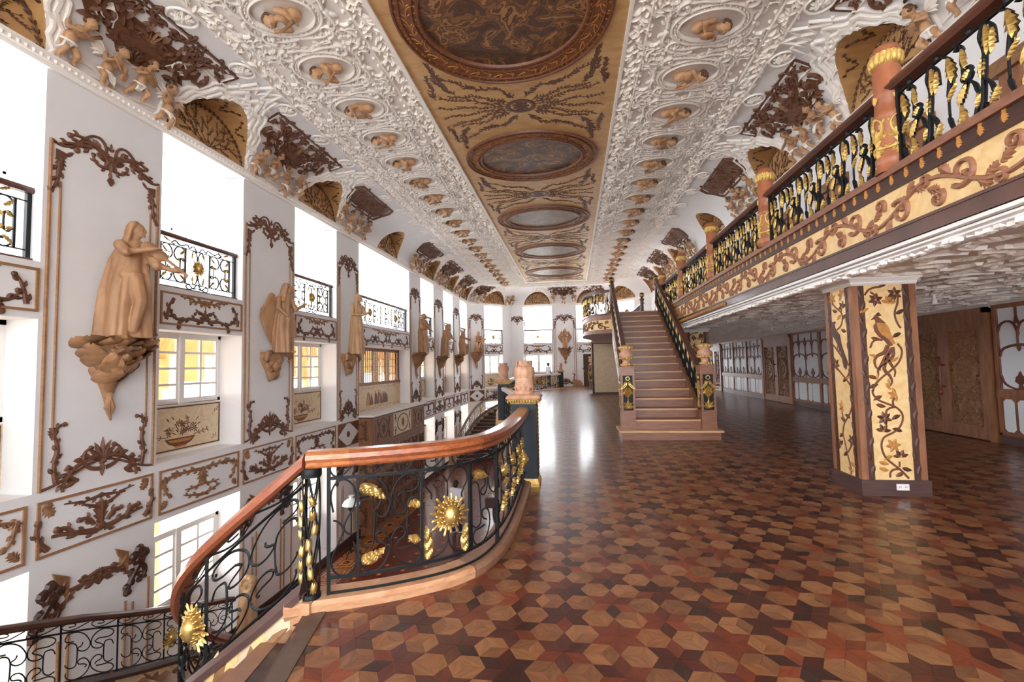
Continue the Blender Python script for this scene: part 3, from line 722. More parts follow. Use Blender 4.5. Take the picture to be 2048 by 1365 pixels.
def sun_mesh(R=.16):
    mb = MB(); rs = random.Random(13)
    for i in range(34):
        a = i*2*PI/34+rs.uniform(-.03, .03); L = R*(1., .74, .88, .68)[i % 4]*rs.uniform(.94, 1.06); r0 = .3*R; w0, w1 = .035*R, .06*R
        c, s = math.cos(a), math.sin(a); P = [(r0, -w0), (L*.93, -w1), (L, 0), (L*.93, w1), (r0, w0)]; mid = [(r0, 0), (L*.9, 0)]
        uv = [(x*c-y*s, x*s+y*c) for x, y in P+mid]; mb.add2(uv, [.002, .004, .004, .004, .002, .016, .014], [(0, 1, 6, 5), (1, 2, 6), (2, 3, 6), (3, 4, 5, 6)])
    rays = mb.mesh('sun_rays', GOLD)
    mb = MB(); r = R
    mb.ell((0, -.026, 0), (.38*r, .056, .47*r), 16, 12)
    for sg in (-1, 1):
        mb.ell((sg*.13*r, -.064, .07*r), (.06*r, .012, .028*r), 8, 5); mb.ell((sg*.14*r, -.06, .15*r), (.09*r, .012, .02*r), 8, 5); mb.ell((sg*.15*r, -.054, -.1*r), (.08*r, .016, .08*r), 8, 5)
    mb.ell((0, -.072, -.02*r), (.045*r, .02, .11*r), 8, 6); mb.ell((0, -.064, -.19*r), (.09*r, .014, .028*r), 8, 5); mb.ell((0, -.058, -.31*r), (.08*r, .016, .06*r), 8, 5)
    for i in range(26):
        a = PI*(-.3+1.6*(i % 13)/12); q = .42 if i < 13 else .51; mb.ell((q*r*math.cos(a), -.022+.01*(i >= 13), q*1.1*r*math.sin(a)+.03*r), (.06*r, .03, .06*r), 7, 5)
    return rays, mb.mesh('sun_face', GOLD, True)
SUNR, SUNF = sun_mesh()
def gallery_rail(w, label, loc, rz):
    t = thing('gallery_railing', label, 'railing', loc, rz, 'iron railings in the upper openings'); z0, z1 = 3.1, 4.12; w2 = w/2
    mb = MB(); mb.sweep([(-w2, .06, z1-.085), (0, .06, z1-.085), (w2, .06, z1-.085)], [(-.045, 0), (.045, 0), (.06, .03), (.05, .075), (.02, .09), (-.02, .09), (-.05, .075), (-.06, .03)]); mb.obj('handrail', MAHOG, t)
    mb = MB(); mb.box((-w2, 0, z0), (w2, .14, z0+.05)); mb.obj('bottom_rail', MAHOG, t)
    ir = MB(lambda v: v+np.array([0, .06, 0])); gd = MB(lambda v: v+np.array([0, .05, 0])); b, tp = z0+.16, z1-.2
    ir.box((-w2, -.008, b-.008), (w2, .008, b+.008)); ir.box((-w2, -.008, tp-.008), (w2, .008, tp+.008))
    n = max(1, round(w/1.95)); uw = w/n
    for k in range(n):
        c = -w2+uw*(k+.5)
        for xx in (-.42*uw/1.0*.98, -.15*uw*.98, .15*uw*.98, .42*uw*.98): ir.box((c+xx-.014, -.012, b), (c+xx+.014, .012, tp))
        for sg in (1, -1):
            bay_scroll(ir, c+sg*.42*uw*.98, -sg*uw/1.95*1.1, tp, b); bay_gold(gd, c+sg*.42*uw*.98, -sg, tp, b)
            bay_scroll(ir, c+sg*.15*uw*.98, sg*uw/1.95*1.1, tp, b); bay_gold(gd, c+sg*.15*uw*.98, sg, tp, b)
            iron_c(ir, [(c+sg*.02, b+.02), (c+sg*.08, b-.06), (c+sg*.2, b-.1), (c+sg*.26, b-.05), (c+sg*.2, b-.01), (c+sg*.1, b-.08), (c+sg*.02, b-.06)])
            iron_c(ir, [(c+sg*.02, tp-.02), (c+sg*.1, tp+.08), (c+sg*.2, tp+.02), (c+sg*.24, tp+.08), (c+sg*.4, tp+.03), (c+sg*.5, tp+.09), (c+sg*.58, tp+.04), (c+sg*.52, tp+.02)])
            iron_c(ir, [(c+sg*.0, tp-.2), (c+sg*.03, tp-.06), (c+sg*.1, tp), (c+sg*.13, tp-.1)]); iron_c(ir, [(c+sg*.0, b+.2), (c+sg*.03, b+.06), (c+sg*.1, b), (c+sg*.13, b+.1)])
            acan(gd, (c+sg*.13, tp-.02), -PI/2+sg*.1, .16, .06, .016); acan(gd, (c+sg*.13, b+.02), PI/2, .16, .06, .016); acan(gd, (c+sg*.62, tp+.05), PI/2-sg*1.2, .16, .05, .014)
        inst('sun_rays', SUNR, t, (c, .05, (b+tp)/2), scale=(1.25,)*3); inst('sun_face', SUNF, t, (c, .05, (b+tp)/2), scale=(1.2,)*3)
    for sg in (-1, 1): ir.box((sg*(w2-.03)-.025, -.02, z0), (sg*(w2-.03)+.025, .03, z1))
    ir.obj('scrollwork', IRON, t); gd.obj('gilt_leaves', GOLD, t)
    return t
# ---- lower hall pier ornament
def low_pier(label, loc, rz, f):
    t = thing('lower_pier_ornament', label, 'wall ornament', loc, rz, 'ornaments on the lower piers')
    mb = MB()
    for u in (.78, .52, .4): 
        for sg in (1, -1): mb.strip([(sg*u*f, -3.6), (sg*u*f, -1.75 if u > .7 else (-1.95 if u < .5 else -2.02))], .016, .02)
    mb.obj('line_moulding', TAN, t)
    mb = MB()
    def half(m):
        rinc(m, (.04, -1.42), .3, .5, -2.4, 1.6, .03, .03, 4, .12, eye=False); rinc(m, (.02, -1.3), -.3, .3, 3, -9, .026, .028, 3, .1); rinc(m, (.36, -1.5), -.2, .42, -3.6, 2.5, .022, .026, 2, .1)
    mirror2(mb, half); acan(mb, (0, -1.5), PI/2, .24, .2, .035); mb.A = None; inst('crest_scroll', mb.mesh('crest_scroll', BROWN), t, scale=(f, 1, 1))
    for sg in (1, -1):
        mb = MB(); palm(mb, (0, .04), PI/2, .22, 7, 1.3, .05, .55); mb.dome((0, .05), .12, .06); mb.dome((.1, .12), .08, .05); mb.dome((-.1, .12), .08, .05); mb.dome((0, .2), .09, .05)
        rinc(mb, (-.02, -.02), -PI/2-.5, .4, -1.6, 4., .045, .045, 3, .13); rinc(mb, (.03, -.03), -.7, .3, -5, -10, .035, .04, 0, .1)
        mb.obj('plume', DARKB, t).location = (sg*.62*f, 0, -1.45); t.children[-1].scale = (sg, 1, 1)
        mb = MB(); mb.slab([(0, 0), (.2, .12), (.16, .0), (.12, -.06), (.1, -.14), (.05, -.2), (.02, -.32), (0, -.2)], 0, .03); acan(mb, (.02, -.02), -.9, .18, .12, .045)
        o = mb.obj('wing_leaf', BROWNL, t); o.location = (-sg*.42*f if sg > 0 else -sg*.42*f, 0, -1.2); o.scale = (sg, 1, 1)
    return t
# ---- place everything along the long wall
PN = {0: 'leftmost bay', 1: 'violin statue', 2: 'winged angel statue', 3: 'pale long-haired statue', 4: 'hooded statue', 5: 'bowing statue', 6: 'reaching statue'}
WNM = {0: 'behind the camera side', 1: 'at the left edge before the violin statue', 2: 'between the violin and winged angel statues', 3: 'between the winged angel and pale statues', 4: 'in the wide cabinet bay', 5: 'between the hooded and bowing statues', 6: 'between the bowing and reaching statues', 7: 'next to the canted corner'}
for i, (a, b) in enumerate(PIL):
    c, w = (a+b)/2, b-a
    tall_panel(w, 'tall white wall panel with brown carved crest behind the %s' % PN[i], (XL, c, 0), PI/2)
    band_panel(w, 'framed band panel with carved brown urn under the %s' % PN[i], (XL, c, 0), PI/2, 'loz' if i == 3 else 'pil')
    low_pier('carved brown plumes and crest on the lower pier under the %s' % PN[i], (XL, c, 0), PI/2, w/1.75)
for i, (a, b) in enumerate(WIN):
    c, w = (a+b)/2, b-a; wide = w > 3
    window_panel(w, 'framed panel with carved scrolls under the gallery railing %s' % WNM[i], (XL, c, 0), PI/2)
    gallery_rail(w, 'black iron gallery railing with gilt sun %s' % WNM[i], (XL-.12, c, 0), PI/2)
    if not wide:
        band_panel(w, 'framed band panel with carved garland %s' % WNM[i], (XL, c, 0), PI/2, 'win', i not in (1, 2))
        casement('white casement window with flower basket inlay %s' % WNM[i], (XL, c, 0), PI/2, w/1.95)
        casement('white lower hall casement window %s' % WNM[i], (XL, c, -3.69), PI/2, w/1.95, False)
# canted corner and far wall
def cant(s): p = CA+(CB-CA)/CLEN*s; return (p[0], p[1], 0)
tall_panel(1.3, 'tall white wall panel in the canted corner behind the harp statue', cant(.7), PI/4)
band_panel(1.3, 'lozenge band panel in the canted corner under the harp statue', cant(.7), PI/4, 'loz')
c = sum(CWIN)/2; w = CWIN[1]-CWIN[0]
window_panel(w, 'framed carved panel in the canted corner under the gallery railing', cant(c), PI/4); casement('white casement window with flower basket inlay in the canted corner', cant(c), PI/4, w/1.95)
gallery_rail(w, 'black iron gallery railing with gilt sun in the canted corner', cant(c), PI/4)
band_panel(w, 'framed band panel with carved urn in the canted corner', cant(c), PI/4, 'pil')
casement('white lower hall casement window in the canted corner', (*cant(c)[:2], -3.69), PI/4, w/1.95, False)
tall_panel(1.35, 'narrow tall wall panel on the folded pier without a statue', (-3.92, FARY, 0), 0)
for i, (a, b) in enumerate(FWIN):
    c, w = (a+b)/2, b-a
    window_panel(w, ('framed panel with dark carved scrolls on the far wall %s' % ('beside the folded pier', 'over the brown door')[i]), (c, FARY, 0), 0)
    gallery_rail(w, 'iron gallery railing on the far wall %s' % ('beside the folded pier', 'over the brown door')[i], (c, FARY+.12, 0), 0)
casement('far wall casement window beside the folded pier', ((FWIN[0][0]+FWIN[0][1])/2, FARY-.05, 0), 0, 2.1/1.95)
tall_panel(1.7, 'tall white wall panel behind the praying winged statue on the far wall', (-.5, FARY, 0), 0)
# far door
dr = thing('door_1', 'plain dark brown door in the far wall', None, (1.35, FARY+.12, 0), 0, kind='structure')
mb = MB(); mb.box((-.6, 0, 0), (.6, .06, 2.3)); mb.obj('door_leaf', DARKB, dr)
mb = MB(); mb.at(0, 0); mb.plate([(-.66, 0), (.66, 0), (.66, 2.36), (-.66, 2.36)], [(-.58, .0), (.58, .0), (.58, 2.28), (-.58, 2.28)], -.02, .02); mb.obj('door_frame', TRIMW, dr)
mb = MB(); 
for z in (.5, 1.3): mb.at(0, 0); rect_frame(mb, .9, .7 if z < 1 else .8, .04, .02, z)
mb.obj('door_panel', DARKB, dr); mb = MB(); mb.ell((-.5, -.05, 1.05), (.03, .04, .03)); mb.obj('knob', GOLDM, dr)
# wide bay: timber window with inlay pilasters over the cabinet
wide = thing('window_20', 'wide timber window with inlaid posts above the lower hall cabinet', None, (XL, 16.39, 0), PI/2, kind='structure')
mb = MB(); W2 = 2.34; y0, y1 = .48, .58
for sg in (-1, 1): mb.box((sg*(W2-.06)-.06, y0, .95), (sg*(W2-.06)+.06, y1, 2.34))
mb.box((-W2, y0, 2.22), (W2, y1, 2.34)); mb.box((-W2, y0-.04, .95), (W2, y1, 1.06)); mb.obj('window_frame', SCRW, wide)
mb = MB(); ps = MB()
for j, c in enumerate((-1.72, -.58, .58, 1.72)):
    mb.box((c-.4, .5, 1.06), (c-.34, .56, 2.22)); mb.box((c+.34, .5, 1.06), (c+.4, .56, 2.22))
    for k in range(1, 4): mb.box((c-.34+k*.17-.01-.0, .51, 1.06), (c-.34+k*.17+.01, .55, 2.22))
    for k in range(1, 4): mb.box((c-.34, .51, 1.06+k*.29-.01), (c+.34, .55, 1.06+k*.29+.01))
    for a in range(4):
        for k in range(4): inst('pane', PANE_ME, wide, (c-.255+a*.17, .53, 1.205+k*.29), scale=(.41, 1, 1.03))
mb.obj('glazing_bars', SCRW, wide)
for c in (-2.2, -1.15, 0, 1.15, 2.2):
    mb = MB(lambda v: v+np.array([0, .5, 0])); mb.slab([(c-.14, 1.06), (c+.14, 1.06), (c+.14, 2.22), (c-.14, 2.22)], -.05, .01); mb.cur = 1
    for k in range(9): mb.leaf((c, 1.1+k*.12), PI/2+(.8 if k % 2 else -.8), .12, .05, .02); mb.leaf((c, 1.14+k*.12), PI/2+(-.8 if k % 2 else .8), .1, .05, .02)
    mb.strip([(c, 1.08), (c, 2.2)], .008, .014); mb.obj('inlaid_post', [CREAMP, INK1], wide)
mb = MB(lambda v: v+np.array([0, .46, 0])); mb.slab([(-W2, .05), (W2, .05), (W2, .95), (-W2, .95)], -.1, .01); mb.cur = 2
rs = random.Random(5)
for k in range(44):
    for z in (.12, .87): mb.leaf((-2.25+k*.104, z), rs.choice((.7, -.7, 2.4, -2.4)), .1, .05, .024)
for c, s in ((-.6, .8), (.1, 1.15), (.75, .8)):
    for k in range(9):
        mb.cur = rs.choice((1, 3, 1, 2)); x = c+rs.uniform(-.25, .25)*s; z = .25+rs.uniform(0, .3)*s; mb.slab([(x-.09, .22), (x+.09, .22), (x+.06, z+.1), (x, z+.2), (x-.05, z+.1)], .011, .015+.001*k); mb.dome((x, z+.2), .035, .022)
mb.obj('frieze_inlay', [CREAMP, INK1, INK2, INK3], wide)
# cabinet wall of the lower hall
cab = thing('carved_cabinet', 'long carved timber cabinet standing under the wide window in the lower hall', 'cabinet', (-7, 14.06, 0), PI/2)
CWD = 5.2; d = -.45
mb = MB(); mb.box((0, d, ZL), (CWD, -.002, -.02)); mb.obj('body', SCRW, cab)
mb = MB(); mb.box((-.06, d-.08, -.02), (CWD+.06, -.002, .04)); mb.obj('top', TRIMW, cab); mb = MB(); mb.box((-.05, d-.07, -.06), (CWD+.05, .0, -.02)); mb.obj('top_moulding', DARKB, cab)
mb = MB(); mb.box((-.03, d-.06, -1.02), (CWD+.03, 0, -.95)); mb.obj('middle_moulding', SCRW, cab)
def medallion_panel(mb, x, z, w, h):
    mb.at(x, z); mb.strip([(w*.3*math.cos(q), h*.4*math.sin(q)) for q in np.linspace(0, 2*PI, 24, endpoint=False)], .02, .03, True)
    for q in range(8): acan(mb, (0, 0), q*PI/4, min(w, h)*.26, .09, .03)
    for sx in (1, -1):
        for sz in (1, -1): mb.at(x, z, sx, sz); rinc(mb, (w*.44, h*.44), PI+.5, .3, 3, 10, .02, .024, 3, .1); acan(mb, (w*.44, h*.2), PI/2+.5, .16, .1, .026)
    mb.A = None
for j, (x0, x1) in enumerate(((.25, 1.5), (1.75, 3.55), (3.8, 5.0))):
    mb = MB(lambda v: v+np.array([0, d, 0])); rect = MB(); mb.at(0, 0); mb.A = None
    c, w = (x0+x1)/2, x1-x0; mb.slab([(x0, -.9), (x1, -.9), (x1, -.1), (x0, -.1)], 0, .012); mb.cur = 1; medallion_panel(mb, c, -.5, w, .8)
    mb.obj('carved_panel', [CREAMP if j == 1 else BROWNL, BROWN], cab)
for j in range(6):
    x0 = .12+j*.84; dd = MB(lambda v: v+np.array([0, d, 0])); dd.slab([(x0, ZL+.15), (x0+.8, ZL+.15), (x0+.8, -1.1), (x0, -1.1)], 0, .03); do = dd.obj('door', SCRW, cab)
    dd = MB(lambda v: v+np.array([0, d-.03, 0])); 
    for zc, hh in ((-1.5, .6), (-2.4, 1.), (-3.3, .7)): medallion_panel(dd, x0+.4, zc, .66, hh)
    dd.obj('door_carving', BROWN, do); mb = MB(); mb.cyl((x0+.72, d-.07, -2.7), (x0+.72, d-.07, -2.3), .02); mb.obj('handle', REDPULL, do)
side = MB(lambda v: np.stack([v[:, 1], d+.0+.45+(-v[:, 0]-0)*1.0-.0, v[:, 2]], 1))
for zc in (-.5, -1.5, -2.4, -3.3):
    for k in range(6): acan(side, (.22, zc-.3+k*.11), PI/2, .12, .16, .02)
    for sg in (1, -1): rinc(side, (.22, zc), PI/2*sg, .4, sg*2, sg*8, .02, .02, 3, .09)
side.obj('side_carving', BROWN, cab)
# ================================================================== CEILING ORNAMENT
TC = lambda v: np.stack([v[:, 0], v[:, 2], v[:, 1]], 1)     # (u,-h,v) -> hangs below z = 0
def rosette(mb, r, n=8, h=.04):
    for i in range(n): acan(mb, (0, 0), i*2*PI/n, r, r*.62, h)
    mb.dome((0, 0), r*.26, h*1.3)
def ring(mb, rx, ry, w, h, n=40): mb.strip([(rx*math.cos(q), ry*math.sin(q)) for q in np.linspace(0, 2*PI, n, endpoint=False)], w, h, True)
def relief(mb):       # one bay of the white scroll relief, u +-.97 v +-.625
    def quarter(m):
        rinc(m, (.0, .47), .25, .62, -.2, -3.2, .035, .05, 4, .13); P, th = rinc(m, (.44, .55), -.1, .62, -4.5, -15, .03, .06, 3, .12)
        m.dome(P[-1], .07, .06, 9); rosx = P[-1]
        for q in range(6): m.leaf(rosx, q*PI/3, .11, .05, .05)
        rinc(m, (.66, .02), PI/2-.3, .5, .5, 6.5, .03, .05, 3, .13); rinc(m, (.9, .6), -PI/2-.2, .42, -2.5, -9, .026, .05, 3, .11)
        rinc(m, (.14, .58), PI*.1, .3, 3, -9, .022, .05, 2, .1)
        for x, y in ((.93, .1), (.3, .5), (.75, .42), (.1, .5), (.93, .4)): m.dome((x, y), .035, .045, 6)
        rq = random.Random(6)
        for i in range(16):
            q = (rq.uniform(.05, .94), rq.uniform(.05, .6))
            if (q[0]/.66)**2+(q[1]/.49)**2 > 1: m.leaf(q, rq.uniform(0, 6), rq.uniform(.1, .16), .06, .05, rq.uniform(-1, 1))
        for i in range(5):
            q = (rq.uniform(.5, .9), rq.uniform(.3, .58)); rinc(m, q, rq.uniform(0, 6), .2, 6, 16, .016, .05, 1, .07)
        m.leaf((.62, .3), .7, .2, .1, .06, .9); m.leaf((.62, .3), .0, .18, .09, .06, -.9); m.leaf((.2, .49), .6, .16, .07, .05); m.leaf((.92, .24), PI/2, .15, .08, .05)
    for sx in (1, -1):
        for sy in (1, -1): mb.at(0, 0, sx, sy); quarter(mb)
    mb.A = None
    ring(mb, .60, .43, .035, .05); ring(mb, .5, .345, .02, .06)
    for q in np.linspace(0, 2*PI, 36, endpoint=False): mb.dome((.55*math.cos(q), .388*math.sin(q)), .02, .06, 5)
    P, th = clo((-.95, -.6), .35, 1., -.8, -.2, 12)
REL = MB(TC); relief(REL); REL_ME = REL.mesh('scroll_relief', STUCCO, True)
def border(mb, w, L=1.25, seed=1):
    rs = random.Random(seed); w2 = w/2
    for sg in (-1, 1): mb.strip([(sg*(w2-.015), -L/2), (sg*(w2-.015), L/2)], .02, .04)
    for i in range(52):
        p = (rs.uniform(-w2*.72, w2*.72), rs.uniform(-L/2+.03, L/2-.03)); mb.leaf(p, PI/2+rs.choice((.5, -.5, 1., -1., 2.4, -2.4)), rs.uniform(.12, .2), .055, rs.uniform(.04, .06), rs.uniform(-.6, .6))
BOR = [m_of(lambda mb, s=s: (setattr(mb, 'T', TC), border(mb, .34, 1.25, s)), 'leaf_border', STUCCO) for s in (1, 2)]
RO = MB(TC); ring(RO, .2, .2, .02, .03, 20); rosette(RO, .15, 8, .04); RO_ME = RO.mesh('rosette', STUCCO)
XC = -.92
for i in range(-5, 19):
    y = 7.27+1.25*i
    if y > 29: break
    for sx, x in ((-1, -4.22), (1, 2.34)):
        inst('scroll_relief', REL_ME, ceiling, (x, y, ZT), scale=(sx, 1, 1))
    for j, x in enumerate((-3.06, 1.21, -5.35, 3.49)): inst('leaf_border', BOR[(i+j) % 2], ceiling, (x, y, ZT))
    if i >= -3:
        for x in (-5.72, 3.86): inst('rosette', RO_ME, ceiling, (x, y-.2, ZT-.03), rot=(0, 0, 0))
# end of the long panel: relief across the apse
for j, x in enumerate(np.arange(-4.2, 2.6, 1.1)): inst('scroll_relief', REL_ME, ceiling, (x, 30.0, ZT), rot=(0, 0, PI/2), scale=(.6, .85, 1))
# ---- central veneer panel
PY0, PY1 = -3.8, 28.85
mb = MB(); mb.box((-2.88, PY0, ZT-.012), (1.05, PY1, ZT+.01)); panel = mb.obj('inlaid_ceiling_panel', VENEER, ceiling)
mb = MB()
for x in (-2.86, 1.03): mb.box((x-.03, PY0, ZT-.05), (x+.03, PY1, ZT))
mb.box((-2.88, PY1-.03, ZT-.05), (1.05, PY1+.03, ZT)); mb.obj('panel_moulding', STUCCO, ceiling)
def fern(mb, p, a, L, k0, k1, w=.011, ll=.12):
    P, th = clo(p, a, L, k0, k1, 20); q = np.linspace(0, 1, 20); P = P+np.stack([-np.sin(th), np.cos(th)], 1)*(.03*np.sin(q*L*9+a*3)*np.minimum(1, q*4))[:, None]; mb.strip(P, w, .006); n = len(P)
    for i in range(1, n-1):
        s = 1-.4*i/n
        for sg in (1, -1):
            if random.random() < .85: mb.leaf(P[i], th[i]+sg*random.uniform(.4, 1.2), ll*s*random.uniform(.6, 1.35), .05*s, .008, -sg*.6)
def sprays(mb):         # dark foliage between two ovals, u +-1.9 v +-1.2
    ring(mb, .28, .2, .05, .008, 24); rosette(mb, .2, 9, .008)
    def quarter(m):
        fern(m, (.3, .04), .05, 1.5, .1, .0); fern(m, (.28, .1), .25, 1.45, .25, -.35); fern(m, (.25, .17), .5, 1.3, -.2, -.5)
        fern(m, (.12, .3), 1.2, .9, -2., -.6); fern(m, (.62, .62), .5, 1.15, -.2, .9); fern(m, (1.3, .6), .9, .8, 1., .6); fern(m, (1.75, .5), 1.5, .75, .4, .5); fern(m, (1.5, .9), 1.2, .7, .9, .2)
    for sx in (1, -1):
        for sy in (1, -1): mb.at(0, 0, sx, sy); quarter(mb)
    mb.A = None
SP = [m_of(lambda mb: (setattr(mb, 'T', TC), sprays(mb)), 'foliage_inlay', VINE) for _ in range(2)]
OV = [1.65, 6.55, 11.42, 16.35, 21.2, 26.1]
for i in range(len(OV)-1): inst('foliage_inlay', SP[i % 2], panel, (XC, (OV[i]+OV[i+1])/2+.05, ZT-.012), scale=(.96, 1, 1))
inst('foliage_inlay', SP[0], panel, (XC, 28.1, ZT-.012), scale=(.96, .6, 1))
# pictorial marquetry: generic patchwork of veneers
def marquetry(name, seed, pale):
    m = bpy.data.materials.new(name); m.use_nodes = True; n = m.node_tree.nodes; l = m.node_tree.links; b = n['Principled BSDF']; b.inputs['Roughness'].default_value = .45
    tc = n.new('ShaderNodeTexCoord'); mp = n.new('ShaderNodeMapping'); mp.inputs['Location'].default_value = (seed*3.1, seed*1.7, 0); mp.inputs['Scale'].default_value = (1.1, 1.6, 1)
    nz = n.new('ShaderNodeTexNoise'); nz.inputs['Scale'].default_value = 1.5; nz.inputs['Detail'].default_value = 3; nz.inputs['Distortion'].default_value = 1.6
    r = n.new('ShaderNodeValToRGB'); r.color_ramp.interpolation = 'CONSTANT'; e = r.color_ramp.elements
    cols = [(78, 52, 40), (104, 70, 48), (88, 62, 52), (142, 98, 62), (112, 76, 50), (178, 130, 82), (96, 60, 42), (150, 112, 76)] if not pale else [(96, 70, 56), (126, 94, 68), (86, 62, 52), (152, 116, 80), (110, 82, 66), (168, 132, 92), (98, 72, 58), (140, 108, 80)]
    for i, c in enumerate(cols):
        el = e[i] if i < 2 else e.new(.3+.055*i); el.position = .0 if i == 0 else .3+.055*i; el.color = (*lin(c), 1)
    g = n.new('ShaderNodeTexNoise'); mp2 = n.new('ShaderNodeMapping'); mp2.inputs['Scale'].default_value = (4, 40, 4); g.inputs['Scale'].default_value = 1
    mx = n.new('ShaderNodeMix'); mx.data_type = 'RGBA'; mx.blend_type = 'MULTIPLY'; mx.inputs[0].default_value = .5
    l.new(tc.outputs['Object'], mp.inputs[0]); l.new(mp.outputs[0], nz.inputs['Vector']); l.new(nz.outputs['Fac'], r.inputs[0]); l.new(tc.outputs['Object'], mp2.inputs[0]); l.new(mp2.outputs[0], g.inputs['Vector'])
    l.new(r.outputs[0], mx.inputs[6]); l.new(g.outputs['Color'], mx.inputs[7]); l.new(mx.outputs[2], b.inputs['Base Color']); return m
RX, RY = 1.68, 1.38
mb = MB(TC); mb.cur = 0; q_ = np.linspace(0, 2*PI, 64, endpoint=False)
mb.plate([(RX*math.cos(q), RY*math.sin(q)) for q in q_], [((RX-.38)*math.cos(q), (RY-.36)*math.sin(q)) for q in q_], 0, .02)
RINGM = mb.mesh('oval_border', M('oval_border_wood', (138, 88, 58), (112, 68, 44), .5, sc=(6, 6, 6)))
mb = MB(TC)
for d, w in ((.0, .03), (.1, .012), (.29, .012), (.37, .035)): mb.strip([((RX-d)*math.cos(q), (RY-d)*math.sin(q)) for q in q_], w, .045, True)
MOULDM = mb.mesh('oval_moulding', INK1)
mb = MB(TC)
for i in range(44):
    q = i*2*PI/44; p = ((RX-.195)*math.cos(q), (RY-.19)*math.sin(q)); t = math.atan2((RY-.19)*math.cos(q), -(RX-.195)*math.sin(q)); sg = 1 if i % 2 else -1
    P, th = clo(p, t, .26, sg*3, sg*9, 8); mb.strip(P, .013, .028); mb.leaf(p, t+sg*.9, .13, .06, .03); mb.leaf(p, t-sg*.9, .11, .055, .03)
for i in range(60):
    q = i*2*PI/60
    for d in (.05, .335): mb.dome(((RX-d)*math.cos(q), (RY-d)*math.sin(q)), .03, .03, 5)
SCRM = mb.mesh('oval_scrollwork', INK2)
for i, y in enumerate(OV):
    s = 1.18 if i <= 1 else 1.
    t = thing('oval_marquetry_picture', 'oval marquetry ceiling picture with scrolled border, %s' % ('beyond the camera side', 'largest and nearest, cut by the top edge', 'second from the top edge', 'third from the top edge, pale ground', 'fourth from the top edge', 'farthest and smallest')[i], 'ceiling picture', (XC, y, ZT-.012), 0, 'oval pictures of the ceiling')
    t.scale = (1, s, 1)
    inst('oval_border', RINGM, t); inst('oval_moulding', MOULDM, t); inst('oval_scrollwork', SCRM, t)
    mb = MB(TC); mb.slab([((RX-.37)*math.cos(q), (RY-.35)*math.sin(q)) for q in q_], 0, .006); mb.obj('picture_field', marquetry('marquetry_%d' % i, i+1, i >= 3), t)

